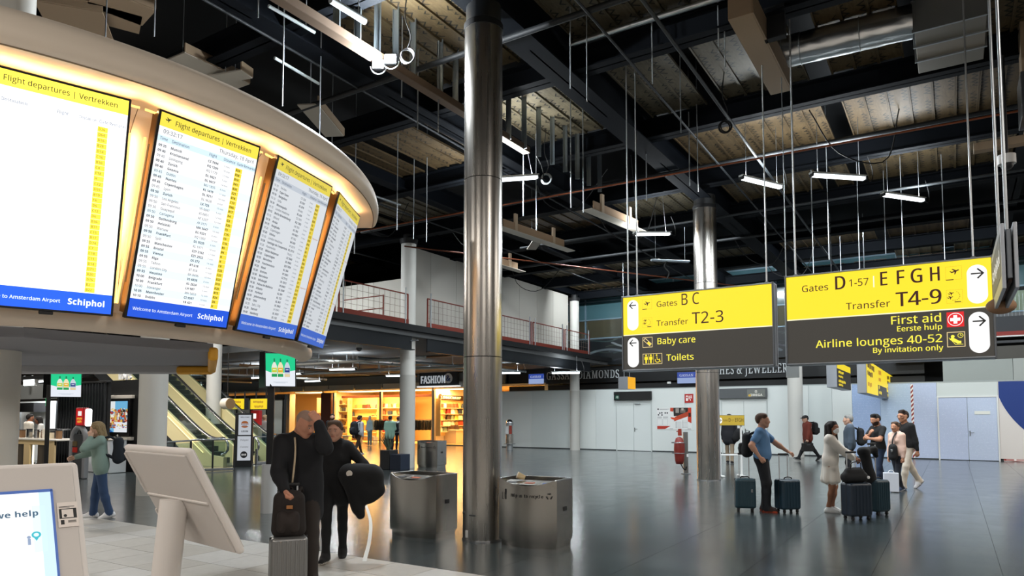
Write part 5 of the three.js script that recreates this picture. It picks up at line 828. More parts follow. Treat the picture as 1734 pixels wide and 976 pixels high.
// ---------------------------------------------------------------- food counter, slatted wall, advert wall
const slatM = mat('#0b0c0d', 0.5), woodM = mat('#cdb486', 0.6);
{
  const Z = -10.4, xa = onZ(12, 745, Z).x, xb = onZ(94, 745, Z).x, w = xb - xa, c = (xa + xb) / 2;
  const t = thing('food_counter', 'pale wooden food counter with two dark niches and lit edges', 'counter', [c, 0, Z]);
  part(t, 'worktop', rb(w + 0.3, 0.05, 0.7, 0.01, 0, 1.0, -0.3), mat('#dcd8cf', 0.4));
  for (const [x, ww] of [[-w * 0.44, w * 0.12], [-0.05 * w, w * 0.12], [w * 0.42, w * 0.16]]) part(t, 'front_board', rb(ww, 0.97, 0.06, 0.006, x, 0.485, 0), woodM);
  part(t, 'header_board', rb(w, 0.14, 0.06, 0.006, 0, 0.91, 0.001), woodM);
  for (const x of [-w * 0.245, w * 0.18]) { part(t, 'niche', rb(w * 0.28, 0.82, 0.04, 0.004, x, 0.42, -0.18), mat('#3a312b', 0.7)); part(t, 'light_strip', bx(0.05, 0.8, 0.03, x - w * 0.125, 0.42, -0.02), glow('#fff3d2', 2.2)); }
  rectLight(t, '#fff3d2', 5, 0.05, 0.8, [-w * 0.36, 0.42, 0.01], [0.3, 0, 1]);
  // things on the counter
  let lab = ['brown', 'white', 'steel', 'kraft', 'silver'];
  for (let i = 0; i < 11; i++) { const x = -w * 0.36 + i * w * 0.075, k = i % 5, hh = [0.25, 0.2, 0.28, 0.2, 0.26][k]; const b = thing(['paper_bag_holder', 'cup_stack', 'napkin_dispenser', 'menu_stand', 'steel_canister'][k], `${lab[k]} ${['bag holder', 'cup stack', 'napkin dispenser', 'menu stand', 'canister'][k]} standing on the food counter`, 'container', [c + x, 1.025, Z - 0.25 - (i % 2) * 0.12], 0, 'things on the food counter'); if (k === 1) for (let q = 0; q < 4; q++) part(b, 'cup', cy(0.05, 0.04, 0.1, 0, 0.05 + q * 0.065, 0, 14), mat('#e4ddd0', 0.6)); else { part(b, 'body', k === 4 ? cy(0.07, 0.07, hh, 0, hh / 2, 0, 18) : rb(0.16, hh, 0.12, 0.01, 0, hh / 2, 0), k === 2 || k === 4 ? chromeM : mat(['#7a5a3c', 0, 0, '#d8cbb0'][k], 0.7)); part(b, 'cap', k === 4 ? cy(0.075, 0.075, 0.02, 0, hh, 0, 18) : rb(0.17, 0.02, 0.13, 0.005, 0, hh, 0), blackPl); } }
  const g = thing('counter_grill', 'flat steel food warmer on the counter in front of the cooks', 'warmer', [c + w * 0.2, 1.3, Z - 0.5]); part(g, 'hood', rb(0.75, 0.05, 0.4, 0.015), chromeM); for (const s of [-1, 1]) part(g, 'stand', bx(0.03, 0.27, 0.03, s * 0.3, -0.14, 0), chromeM);
  // kitchen behind
  const kit = struct('wall_kitchen', null, null, 'white kitchen wall with grey header behind the food counter', 'wall');
  const kz = -13.3, kc = onZ(52, 700, kz).x, hc = onZ(54, 660, Z - 1.9).x; part(kit, 'white_wall', bx(3.4, 2.3, 0.08, kc + 0.4, 1.15, kz), mat('#dfe3e3', 0.5)); part(kit, 'steel_door', bx(1.0, 2.2, 0.1, kc - 1.2, 1.1, kz + 0.06), mat('#b8c0c4', 0.35, 0.3)); part(kit, 'dark_wall', bx(1.6, 2.3, 0.08, kc + 2.9, 1.15, kz), mat('#2a2d2f', 0.6)); part(kit, 'dark_wall', bx(3, 4, 0.08, kc - 2.8, 2, kz), mat('#2a2d2f', 0.6));
  part(kit, 'grey_header', bx(w + 0.5, 0.55, 0.06, hc, 2.62, Z - 1.9), mat('#6a6d6c', 0.7)); part(kit, 'wood_post', bx(0.14, 3, 0.1, hc - w * 0.44, 1.5, Z - 1.8), woodM); part(kit, 'black_post', bx(0.2, 3.2, 0.12, onZ(17, 700, Z - 0.6).x, 1.6, Z - 0.6), slatM); part(kit, 'black_lintel', bx(w + 1.2, 0.12, 0.3, c - 0.7, 2.98, Z - 0.6), slatM); part(kit, 'range_hood', bx(1.2, 0.35, 0.5, kc + 0.9, 2.05, kz + 0.3), mat('#2b2b2c', 0.4, 0.5));
  const sp = thing('spot_lamp', 'small black spotlight on the grey kitchen header', 'lamp', [hc + 0.02 * w, 2.95, Z - 1.7]); part(sp, 'can', cy(0.09, 0.09, 0.2, 0, 0, 0, 18), blackPl); part(sp, 'lens', cy(0.07, 0.07, 0.02, 0, -0.11, 0, 18), glow('#fff4e0', 4));
  const lb = thing('lit_name_box', 'bright white lit box above the food counter', 'lamp', [0, 0, 0]); { const p = onZ(50, 647, Z - 0.5); lb.position.copy(p); part(lb, 'case', rb(0.75, 0.3, 0.12, 0.02, 0, 0, -0.05), lampHousing); part(lb, 'face', rb(0.7, 0.24, 0.03, 0.01, 0, 0, 0.02), glow('#f6ffff', 3.5)); rectLight(lb, '#f6ffff', 8, 0.7, 0.24, [0, 0, 0.04], [0, -0.2, 1]); for (const s of [-1, 1]) part(lb, 'clip_light', rb(0.1, 0.06, 0.08, 0.02, s * 0.28 - 0.05, 0.17, 0), glow('#f6ffff', 3)); }
  const kl = thing('unseen_kitchen_lamp', 'unseen flat ceiling lamp placed to light the kitchen behind the food counter', 'lamp', [onZ(58, 650, -12.4).x, 3.02, -12.7]); part(kl, 'frame', rb(2.1, 0.06, 0.5, 0.01, 0, 0.04, 0), lampHousing); part(kl, 'diffuser', bx(2, 0.03, 0.4), glow('#f8fbff', 3)); rectLight(kl, '#f8fbff', 60, 2, 0.4, [0, -0.025, 0], [0, -1, 0]);  // lamp out of view, placed to brighten the kitchen wall and cooks
  const ex = onZ(81, 680, Z - 0.5); single('exit_sign', 'small green exit sign beside the advert display', 'sign', rb(0.2, 0.3, 0.05, 0.01), glow('#ffffff', 0.9, { emissiveMap: canvasTex(64, 96, (g) => { g.fillStyle = '#0fae62'; g.fillRect(0, 0, 64, 96); g.fillStyle = '#eafff4'; g.fillRect(14, 20, 36, 12); g.fillRect(24, 32, 12, 26); g.fillRect(14, 66, 36, 8); }) }), ex);
}
{
  const Z = -11.5, xa = onZ(97, 720, Z).x, xb = onZ(179, 720, Z).x, w = xb - xa, t = struct('wall_slatted', null, null, 'black vertically slatted wall beside the food counter', 'wall', [(xa + xb) / 2, 0, Z]);
  part(t, 'backing', bx(w, 2.75, 0.1, 0, 1.375, -0.08), slatM); const n = 17; for (let i = 0; i < n; i++) part(t, 'slat', rb(w / n * 0.5, 2.75, 0.08, 0.01, -w / 2 + w * (i + 0.5) / n, 1.375, 0), mat('#202326', 0.4)); part(t, 'cap_rail', rb(w + 0.1, 0.06, 0.16, 0.01, 0, 2.78, -0.02), slatM);
  const Z2 = -12.0, a = onZ(179, 720, Z2).x, b = onZ(226, 720, Z2).x, w2 = b - a, q = struct('wall_advert', null, null, 'black wall carrying the bright street scene advert', 'wall', [(a + b) / 2, 0, Z2]);
  part(q, 'board', bx(w2 + 0.4, 2.85, 0.12, 0.1, 1.43, -0.1), slatM); part(q, 'pale_strip', rb(w2, 0.1, 0.08, 0.01, 0, 2.32, 0.02), mat('#c9c4bb', 0.5)); part(q, 'pale_strip', rb(w2, 0.1, 0.1, 0.01, 0, 1.02, 0.02), mat('#c9c4bb', 0.5));
  const s = thing('advert_screen', 'lit advert screen with a sunny market picture', 'screen', [(a + b) / 2 - 0.02, 1.68, Z2 + 0.02]); part(s, 'casing', rb(1.36, 1.15, 0.08, 0.01), bezelM);
  part(s, 'picture', new THREE.PlaneGeometry(1.2, 0.97), glow('#ffffff', 0.9, { emissiveMap: canvasTex(320, 400, (g, W, H) => { g.fillStyle = '#6fb7e0'; g.fillRect(0, 0, W, H); let sd = 3; const r = () => { sd = (sd * 16807) % 2147483647; return sd / 2147483647; }; g.fillStyle = '#e9eef0'; g.fillRect(0, 0, 130, 140); const C = ['#e8c04a', '#c2492e', '#f1ede2', '#8a5a3a', '#d9a06a', '#3b6fb0', '#f4d46a', '#b8382c', '#2e241e']; for (let i = 0; i < 260; i++) { g.fillStyle = C[Math.floor(r() * 9)]; g.fillRect(r() * W, 90 + r() * 220, 6 + r() * 34, 8 + r() * 40); } g.fillStyle = '#e9eef4'; g.fillRect(120, 270, 200, 130); for (let i = 0; i < 40; i++) { g.fillStyle = C[Math.floor(r() * 9)]; g.fillRect(r() * W, 280 + r() * 70, 5 + r() * 30, 4 + r() * 16); } g.fillStyle = '#2b5fa8'; g.beginPath(); g.moveTo(0, 330); g.lineTo(110, 400); g.lineTo(0, 400); g.fill(); g.fillStyle = '#1d2b4a'; g.fillRect(250, 260, 40, 16); }) }), [-0.03, 0.02, 0.0415]); rectLight(s, '#fff4e0', 0.3, 1.2, 0.97, [-0.03, 0.02, 0.045], [0, 0, 1]);
  part(s, 'logo_dot', cy(0.035, 0.035, 0.01, 0, 0, 0, 16).rotateX(Math.PI / 2).translate(0.05, -0.57, 0.042), mat('#e8e8e8', 0.5));
  const cb = thing('service_cabinet', 'white low cabinet with black diamond under the advert screen', 'cabinet', [(a + b) / 2 + 0.12, 0, Z2 + 0.45]); part(cb, 'body', rb(w2 - 0.2, 0.98, 0.5, 0.01, 0, 0.5, 0), mat('#d3d9de', 0.5)); part(cb, 'top', rb(w2 - 0.16, 0.04, 0.54, 0.01, 0, 1.0, 0), mat('#a9a59c', 0.5)); part(cb, 'printed_diamond', bx(0.16, 0.16, 0.01).rotateZ(0.785).translate(w2 * 0.34, 0.46, 0.255), mat('#101010', 0.5)); for (const y of [0.84, 0.74]) part(cb, 'printed_dot', cy(0.035, 0.035, 0.008, 0, 0, 0, 14).rotateX(Math.PI / 2).translate(w2 * 0.2, y, 0.255), mat('#16181c', 0.5));
  const lt = lettering('Toys', 'pale letters standing on top of the advert wall', [onZ(196, 650, Z2).x, 2.88, Z2 - 0.1], 0.24, 0.78, mat('#e6e6e4', 0.5), fontBold, 0, 0.06); lt.userData.label = 'pale raised letters standing on top of the advert wall';
}
{ // self-order machine with red lit head
  const Z = -10.0, p = onZ(133, 775, Z), t = thing('order_machine', 'grey arched order machine with a red lit head', 'kiosk', [p.x, 0, Z], 0.0);
  const g = new THREE.TorusGeometry(0.36, 0.07, 12, 30, Math.PI).translate(0, 1.05, 0); part(t, 'arch', g, mat('#8b8d90', 0.5)); for (const s of [-1, 1]) part(t, 'upright', rb(0.14, 1.05, 0.14, 0.04, s * 0.36, 0.525, 0), mat('#8b8d90', 0.5)); part(t, 'panel', rb(0.6, 1.2, 0.06, 0.02, 0, 0.62, -0.02), mat('#45474a', 0.5));
  const hd = part(t, 'red_head', rb(0.44, 0.5, 0.14, 0.02, 0.12, 1.7, 0), mat('#a8161c', 0.45)); part(hd, 'lit_picture', new THREE.PlaneGeometry(0.38, 0.44), glow('#ffffff', 0.9, { emissiveMap: canvasTex(128, 150, (g2) => { g2.fillStyle = '#c2161c'; g2.fillRect(0, 0, 128, 150); g2.fillStyle = '#fff7f0'; g2.fillRect(34, 22, 66, 44); g2.fillStyle = '#f0b43a'; scribble(g2, 18, 80, 92, 22); scribble(g2, 24, 108, 80, 22); }) }), [0.12, 1.7, 0.072]); part(hd, 'lit_edge', rb(0.1, 0.48, 0.16, 0.04, 0.4, 1.68, -0.03), glow('#ffffff', 2.2));
  part(t, 'display', bx(0.22, 0.14, 0.02, -0.18, 0.95, 0.02), mat('#6a5a3a', 0.4)); part(t, 'red_label', bx(0.26, 0.14, 0.02, -0.18, 0.78, 0.02), mat('#c02a1c', 0.5));
}
// ---------------------------------------------------------------- escalator, totem, barriers
{
  const Z = -15.6, XB = -21.95, H = 4.65, ang = Math.PI / 6, run = H / Math.tan(ang), W = 1.1;
  const t = thing('escalator', 'escalator rising to the mezzanine with pale lit skirts', 'escalator', [XB, 0, Z]);
  const skirtM = mat('#e3d6a4', 0.5), hrM = mat('#151515', 0.5), stepM = mat('#6c706f', 0.45, 0.5), riserM = mat('#43484a', 0.5, 0.4);
  const bal = (z) => {
    const s = new THREE.Shape([[0.9, 0], [0.9, 0.32], [0.2, 0.36], [-run, H + 0.36], [-run - 1, H + 0.36], [-run - 1, H - 0.5], [-run, H - 0.5], [-0.6, 0]].map(([x, y]) => new THREE.Vector2(x, y)));
    const b = part(t, 'balustrade', new THREE.ExtrudeGeometry(s, { depth: 0.14, bevelEnabled: false }), skirtM, [0, 0, z - 0.07]);
    part(b, 'glass_panel', new THREE.ExtrudeGeometry(new THREE.Shape([[0.9, 0.32], [0.9, 0.95], [0.1, 0.95], [-run, H + 0.95], [-run, H + 0.36], [0.2, 0.36]].map(([x, y]) => new THREE.Vector2(x, y))), { depth: 0.012, bevelEnabled: false }), mat('#dfe8e6', 0.05, 0, { transmission: 1 }), [0, 0, 0.064]);
    part(b, 'handrail', tube([[0.7, 0.4, 0], [1.0, 0.5, 0], [1.05, 0.75, 0], [0.85, 0.95, 0], [0.1, 0.97, 0], [-run * 0.5, H * 0.5 + 0.96, 0], [-run, H + 0.96, 0], [-run - 1, H + 0.97, 0]], 0.042, 60, 8), chromeM, [0, 0, 0.07]);
    part(b, 'handrail_belt', tube([[0.86, 0.98, 0], [0.1, 1.01, 0], [-run * 0.5, H * 0.5 + 1.0, 0], [-run, H + 1.0, 0]], 0.03, 40, 6), hrM, [0, 0, 0.07]);
  };
  bal(Z - Z + 0.62); bal(-0.62); bal(-1.95);
  const sg = merge(bx(0.4, 0.03, W)), rg = bx(0.03, 0.2, W);
  for (const zc of [0, -1.28]) for (let i = 0; i < 23; i++) { const x = -0.5 - i * 0.345, y = 0.1 + i * 0.2; const st = part(t, 'step', sg, stepM, [x - 0.17, y + 0.1, zc]); part(st, 'riser', rg, riserM, [0.19, -0.1, 0]); }
  for (const zc of [0, -1.28]) part(t, 'comb_plate', rb(1.3, 0.03, W, 0.005, 0.3, 0.015, zc), mat('#9a9c9a', 0.3, 0.8));
  const un = new THREE.Shape([[-0.8, 0], [-run, H - 0.55], [-run - 1, H - 0.55], [-run - 1, H - 1.1], [-run, H - 1.1], [-2.2, 0]].map(([x, y]) => new THREE.Vector2(x, y))); part(t, 'truss_cladding', new THREE.ExtrudeGeometry(un, { depth: 2.5, bevelEnabled: false }), mat('#2c2e30', 0.6), [0, 0, -1.9]);
  part(t, 'unseen_skirt_lamp', rod([-0.2, 0.45, 0.72], [-run, H + 0.32, 0.72], 0.015), glow('#ffe9a8', 2)); rectLight(t, '#ffe2a0', 4, 6, 0.05, [-3.5, 2.45, 0.76], [0.2, -0.5, 1]);  // lamp itself unseen, placed to give the skirts their yellow light
}
{
  const p = onY(412, 791), t = thing('directory_totem', 'dark totem with white panels naming food outlets', 'totem', [p.x, 0, p.z], yawOf(14));
  part(t, 'frame', rb(0.56, 1.82, 0.2, 0.01, 0, 0.91, 0), mat('#151719', 0.5));
  const mk = (draw) => glow('#ffffff', 0.62, { emissiveMap: canvasTex(220, 420, (g, w, h) => { g.fillStyle = '#dfe5ee'; g.fillRect(0, 0, w, h); g.textAlign = 'center'; draw(g, w, h); }) });
  part(t, 'panel', bx(0.4, 0.68, 0.01, 0.03, 1.42, 0.102), mk((g, w) => { g.fillStyle = '#333'; g.font = 'bold 32px sans-serif'; g.fillText('WELCOME', w / 2, 60); g.fillStyle = '#b5632a'; g.beginPath(); g.ellipse(w / 2, 178, 62, 50, 0, Math.PI, 0); g.fill(); g.beginPath(); g.ellipse(w / 2, 236, 62, 34, 0, 0, Math.PI); g.fill(); g.fillStyle = '#7a1d14'; g.font = 'bold 34px sans-serif'; g.fillText('BURGER', w / 2, 206); g.fillText('KING', w / 2, 238); g.fillStyle = '#1a1a1a'; g.font = 'bold 48px sans-serif'; g.fillText('LEON', w / 2, 360); }));
  part(t, 'panel', bx(0.42, 0.82, 0.01, 0.02, 0.63, 0.102), mk((g, w) => { g.fillStyle = '#555'; g.font = 'italic 40px serif'; g.fillText('Tolspin', w / 2, 80); g.fillText('Comms', w / 2, 200); g.fillStyle = '#14161c'; g.beginPath(); g.arc(w / 2, 320, 58, 0, 7); g.fill(); g.fillStyle = '#fff'; g.font = 'bold 44px sans-serif'; g.fillText('BAR', w / 2, 336); }));
  part(t, 'divider', rb(0.56, 0.035, 0.21, 0.005, 0, 1.06, 0), blackPl);
  const pb = onY(434, 789); const bo = thing('steel_bollard', 'short steel bollard beside the directory totem', 'bollard', [pb.x, 0, pb.z]); part(bo, 'post', cy(0.05, 0.05, 0.58, 0, 0.29, 0, 18), chromeM); part(bo, 'foot', cy(0.09, 0.1, 0.02, 0, 0.01, 0, 18), chromeM);
  // glass barrier with steel top rail from the escalator towards the pole display
  const mkBar = (pa, pb2, label) => { const a = onY(...pa), b = onY(...pb2), L = a.distanceTo(b), q = thing('glass_barrier', label, 'barrier', [(a.x + b.x) / 2, 0, (a.z + b.z) / 2], Math.atan2(-(b.z - a.z), b.x - a.x)); part(q, 'top_rail', rb(L, 0.05, 0.06, 0.015, 0, 0.98, 0), chromeM); part(q, 'glass', bx(L - 0.1, 0.8, 0.012, 0, 0.52, 0), mat('#dde9e6', 0.05, 0, { transmission: 1 })); part(q, 'base_rail', rb(L, 0.08, 0.08, 0.01, 0, 0.05, 0), chromeM); const n = Math.max(2, Math.round(L / 1.4)); for (let i = 0; i <= n; i++) part(q, 'post', rb(0.05, 0.96, 0.05, 0.008, -L / 2 + L * i / n, 0.48, 0), mat('#1a1c1e', 0.5)); };
  mkBar([322, 800], [396, 797], 'glass barrier with steel rail at the escalator foot'); mkBar([428, 787], [480, 785], 'glass barrier with steel rail beside the directory totem'); mkBar([264, 810], [322, 802], 'glass barrier with steel rail beside the thick column');
}
{ // yellow wayfinding boxes and the burger counter beyond the totem
  const Z = -17.6; for (const [pa, pb, lab] of [[392, 413, 'yellow lit wayfinding box above the burger counter, nearer the escalator'], [424, 453, 'wide yellow lit wayfinding box above the burger counter']]) { const a = onZ(pa, 676, Z), b = onZ(pb, 693, Z), t = thing('wayfinding_box', lab, 'sign', [(a.x + b.x) / 2, (a.y + b.y) / 2, Z]); part(t, 'housing', rb(b.x - a.x + 0.05, a.y - b.y + 0.05, 0.2, 0.01, 0, 0, -0.11), blackPl); part(t, 'lit_face', new THREE.PlaneGeometry(b.x - a.x, a.y - b.y), glow('#ffffff', 0.95, { emissiveMap: canvasTex(256, 128, (g) => { g.fillStyle = '#ffdf1c'; g.fillRect(0, 0, 256, 128); g.fillStyle = '#c2901a'; scribble(g, 40, 24, 150, 28); scribble(g, 60, 80, 130, 28); }) }), [0, 0, -0.006]); for (const s of [-1, 1]) part(t, 'bracket', bx(0.04, 0.3, 0.04, s * 0.3, (a.y - b.y) / 2 + 0.15, -0.1), blackPl); }
  const bw = struct('wall_burger', null, null, 'dark framed glass front of the burger outlet', 'wall'); const c = onZ(425, 740, -20.4); part(bw, 'black_frame', bx(4.6, 0.2, 0.12, c.x, 2.55, -20.4), slatM); for (let i = 0; i < 5; i++) { part(bw, 'black_post', bx(0.1, 2.5, 0.12, c.x - 2.2 + i * 1.1, 1.25, -20.4), slatM); if (i < 4) part(bw, 'frosted_panel', bx(1.0, 1.5, 0.03, c.x - 1.65 + i * 1.1, 1.7, -20.45), mat('#aab0ae', 0.6)); }
  part(bw, 'counter_front', bx(4.6, 0.9, 0.1, c.x, 0.45, -20.5), mat('#6e5a48', 0.6));
  const rk = onZ(434, 712, -18.4), k = thing('order_machine', 'red headed order machine in front of the grey haired customer', 'kiosk', [rk.x, 0, -18.4]); part(k, 'stand', rb(0.5, 1.3, 0.2, 0.02, 0, 0.65, 0), mat('#c8bfae', 0.5)); const hd = part(k, 'red_head', rb(0.55, 0.6, 0.14, 0.02, 0, 1.65, 0), mat('#b3161c', 0.45)); part(hd, 'lit_picture', bx(0.3, 0.2, 0.01, -0.08, 1.72, 0.075), glow('#fff6f0', 1.6)); part(hd, 'white_shelf', rb(0.5, 0.12, 0.2, 0.04, 0, 1.3, 0.04), mat('#e9e6e0', 0.5));
  const wl = onZ(503, 690, -26), w = thing('round_wall_lamp', 'round wooden drum lamp hanging beside the slender column', 'lamp', atDepth(385, 684, 25), 0); part(w, 'drum', cy(0.2, 0.2, 0.34, 0, 0, 0, 24).rotateZ(Math.PI / 2), mat('#d5cdbc', 0.6)); part(w, 'end_disc', cy(0.19, 0.19, 0.02, 0, 0, 0, 24).rotateZ(Math.PI / 2).translate(0.18, 0, 0), mat('#9c7b52', 0.6)); part(w, 'drop_rod', cy(0.012, 0.012, 2, 0, 1.1, 0, 8), blackPl);
}

// ---------------------------------------------------------------- shops under the mezzanine
const SZ = -33.5, sx = (px) => onZ(px, 700, SZ).x;
const shopWall = mat('#e6c78a', 0.7), shopPale = mat('#efe2c2', 0.7), shopFloor = mat('#b79a6a', 0.35), brownM = mat('#5e2b18', 0.6), frameM = mat('#a89a86', 0.4, 0.5);
{
  const s = struct('wall_shops', null, null, 'row of lit shop fronts under the mezzanine', 'wall');
  const xs = [sx(487), sx(545), sx(566), sx(645), sx(735), -21.6 + 0.1];
  part(s, 'back_wall', bx(28.5, 3.5, 0.15, -33.25, 1.75, -38.6), shopWall); part(s, 'shop_ceiling', bx(28.5, 0.12, 5.2, -33.25, 3.5, -36.1), shopPale); part(s, 'shop_floor', bx(28.5, 0.01, 5, -33.25, 0.006, -36.1), shopFloor);
  part(s, 'bulkhead', bx(25.8, 0.7, 0.3, -34.6, 3.95, SZ - 0.1), mat('#7e8383', 0.8)); for (let i = 0; i < 8; i++) part(s, 'fascia_board', bx(2.3, 0.34, 0.06, -42 + i * 2.45, 3.62, SZ + 0.1), mat(['#b8bab4', '#9ea4a4', '#c6c7c0'][i % 3], 0.6));
  part(s, 'side_wall', bx(0.15, 3.5, 5, sx(545) - 0.05, 1.75, -36.1), shopPale); part(s, 'side_wall', bx(0.15, 3.5, 5, sx(735) - 0.2, 1.75, -36.1), shopPale); part(s, 'side_wall', bx(0.2, 3.5, 5, -47, 1.75, -36.1), shopPale); part(s, 'side_wall', bx(0.2, 3.5, 5, -19, 1.75, -36.1), shopPale);
  part(s, 'brown_pier', bx(sx(562) - sx(545), 3.3, 0.4, (sx(562) + sx(545)) / 2, 1.65, SZ - 0.1), brownM);
  for (const px of [487, 566, 645, 735]) part(s, 'post', bx(0.16, 3.3, 0.16, sx(px), 1.65, SZ), frameM);
  part(s, 'glass_front', bx(sx(645) - sx(566) - 0.2, 2.9, 0.02, (sx(645) + sx(566)) / 2, 1.6, SZ), mat('#ffffff', 0.02, 0, { transmission: 1 })); part(s, 'glass_front', bx(sx(700) - sx(645) - 0.2, 2.9, 0.02, (sx(700) + sx(645)) / 2, 1.6, SZ), mat('#ffffff', 0.02, 0, { transmission: 1 }));
  part(s, 'dark_trim', bx(sx(735) - sx(566), 0.16, 0.1, (sx(735) + sx(566)) / 2, 3.02, -34.2), brownM);
  part(s, 'pinkish_panel', bx(sx(530) - sx(498), 1.1, 0.05, (sx(530) + sx(498)) / 2, 2.5, -35.6), mat('#b08a74', 0.7)); part(s, 'grey_pier', bx(1.4, 3.3, 0.5, sx(480), 1.65, SZ - 0.2), mat('#8f8a80', 0.7)); part(s, 'scanner_gate', bx(0.55, 1.5, 0.3, sx(492), 0.75, SZ + 0.8), mat('#8e857a', 0.6));
  part(s, 'plinth_bench', bx(sx(640) - sx(566), 0.06, 0.5, (sx(640) + sx(566)) / 2, 0.42, SZ + 0.45), mat('#d8d4c8', 0.5)); for (let i = 0; i < 4; i++) part(s, 'bench_leg', bx(0.06, 0.4, 0.4, sx(566) + 0.3 + i * 1.3, 0.2, SZ + 0.45), mat('#c8c4b8', 0.5));
  // warm shop lights, unseen ceiling panels placed to light shelves and walls
  for (const [i, px] of [515, 590, 640, 690, 760].entries()) { const t = thing('unseen_shop_lamp', 'unseen warm ceiling panel placed to light the shops', 'lamp', [sx(px), 3.38, -34.5], 0, 'unseen shop ceiling lights'); part(t, 'frame', rb(2.7, 0.05, 1.5, 0.01, 0, 0.03, 0), lampHousing); part(t, 'diffuser', bx(2.6, 0.03, 1.4), glow('#ffd79a', 4)); rectLight(t, '#ffc878', 40, 2.6, 1.4, [0, -0.025, 0], [0, -1, 0]); }
  { const t = thing('unseen_shop_lamp', 'unseen warm ceiling panel lighting the shop beyond the hoarding end', 'lamp', [-20, 3.38, -35.6]); part(t, 'frame', rb(2.7, 0.05, 1.5, 0.01, 0, 0.03, 0), lampHousing); part(t, 'diffuser', bx(2.6, 0.03, 1.4), glow('#ffd79a', 4)); rectLight(t, '#ffc878', 14, 2.6, 1.4, [0, -0.025, 0], [0, -1, 0]); }
  // shelving and goods
  const goodsC = ['#b3201c', '#e6b84a', '#4b3320', '#d9d2c4', '#7c8a6a', '#c2452c', '#6a4a30', '#efe6d2', '#2d3a55', '#a58a5a'], bagG = {}, hm = mat('#3a2a1c', 0.6);
  const goodM = goodsC.map((c) => mat(c, 0.55)); const hg = new THREE.TorusGeometry(0.07, 0.008, 6, 14, Math.PI);
  const bagA = rb(0.38, 0.27, 0.14, 0.03, 0, 0.135, 0), bagB = new THREE.CylinderGeometry(0.11, 0.16, 0.22, 4, 1).rotateY(Math.PI / 4).scale(1.5, 1.3, 0.7).translate(0, 0.143, 0), shoe = sdfMesh([{ a: [-0.08, 0.04, 0], b: [0.03, 0.035, 0], ra: 0.038, c: [1, 1, 1] }, { a: [0.03, 0.035, 0], b: [0.12, 0.025, 0], ra: 0.035, rb: 0.02, c: [1, 1, 1] }, { a: [-0.08, 0.04, 0], b: [-0.09, 0.08, 0], ra: 0.03, c: [1, 1, 1] }], 0.02, 60);
  const names = ['red', 'amber', 'dark brown', 'cream', 'sage green', 'orange red', 'brown', 'off white', 'navy', 'tan'];
  const good = (x, y, z, ci, kind, where, turn = 0) => { const t = thing(kind === 2 ? 'shoe' : 'handbag', `${names[ci]} ${kind === 2 ? 'shoe' : kind ? 'tapered handbag' : 'boxy handbag'} ${where}`, kind === 2 ? 'shoe' : 'handbag', [x, y, z], turn + rr(-0.3, 0.3), 'goods on the shop shelves'); part(t, 'body', kind === 2 ? shoe : kind ? bagB : bagA, goodM[ci]); if (kind !== 2) part(t, 'handle', hg, hm, [0, 0.27, 0]); };
  const shelfUnit = (px0, px1, z, ys, where, per) => { const a = onZ(px0, 700, z).x, b = onZ(px1, 700, z).x, t = thing('display_shelf', `tall lit display shelf ${where}`, 'shelf', [(a + b) / 2, 0, z]); part(t, 'back_panel', bx(b - a, 3.0, 0.04, 0, 1.55, -0.22), mat('#eed08c', 0.7)); for (const s of [-1, 1]) part(t, 'side_panel', bx(0.05, 3.0, 0.42, s * (b - a) / 2, 1.55, 0), mat('#d9b878', 0.6)); for (const y of ys) { part(t, 'shelf_board', bx(b - a, 0.04, 0.4, 0, y - 0.02, 0), mat('#e9d8ae', 0.5)); for (let i = 0; i < per; i++) if (rnd() > 0.18) good(a + (b - a) * (i + 0.5) / per + rr(-0.05, 0.05), y, z + rr(-0.05, 0.05), Math.floor(rnd() * 10), Math.floor(rnd() * 3), 'on the display shelf ' + where); } };
  shelfUnit(568, 592, -35.2, [0.55, 1.05, 1.55, 2.05, 2.55], 'next to the brown pier', 4); shelfUnit(594, 642, -35.8, [0.6, 1.15, 1.7, 2.25], 'behind the backpack walker', 7); shelfUnit(646, 690, -36.2, [0.6, 1.2, 1.8, 2.3], 'behind the clothes rails', 7); { // bags on the partition wall of the leather shop
    const X = sx(735) + 0.1, t = thing('display_shelf', 'lit wall of small shelves full of bags in the leather shop', 'shelf', [X, 0, -35.6]); part(t, 'back_panel', bx(0.04, 2.3, 3.6, -0.16, 1.65, 0), mat('#eed08c', 0.7)); for (const s of [-1, 1]) part(t, 'side_panel', bx(0.36, 2.3, 0.04, 0, 1.65, s * 1.8), mat('#d9b878', 0.6));
    for (const y of [0.75, 1.12, 1.49, 1.86, 2.23]) { part(t, 'shelf_board', bx(0.34, 0.03, 3.56, 0, y - 0.015, 0), mat('#e9d8ae', 0.5)); for (let k = 0; k < 9; k++) if (rnd() > 0.1) good(X + 0.02, y, -33.98 - k * 0.4, Math.floor(rnd() * 10), Math.floor(rnd() * 2), 'on the shelves of the leather shop', Math.PI / 2); }
    part(t, 'name_band', bx(0.06, 0.3, 3.6, 0.02, 2.86, 0), mat('#3a2012', 0.5)); }
  lettering('LONGCHAMP', 'small white shop name letters over the leather goods', [sx(735) + 0.16, 2.79, -33.95], 0.16, 2.1, mat('#f3ead6', 0.5), fontBold, Math.PI / 2, 0.03);
  const fb = thing('fashion_sign', 'dark sign with white FASHION lettering over the shop front', 'sign', [sx(717), 3.56, SZ + 0.35]); const FW = sx(782) - sx(717); part(fb, 'board', bx(FW, 0.8, 0.12, FW / 2, 0.4, 0), mat('#23282e', 0.5)); part(fb, 'light_ledge', rb(FW + 0.2, 0.08, 0.3, 0.02, FW / 2, -0.06, 0.05), glow('#ffffff', 0.8));
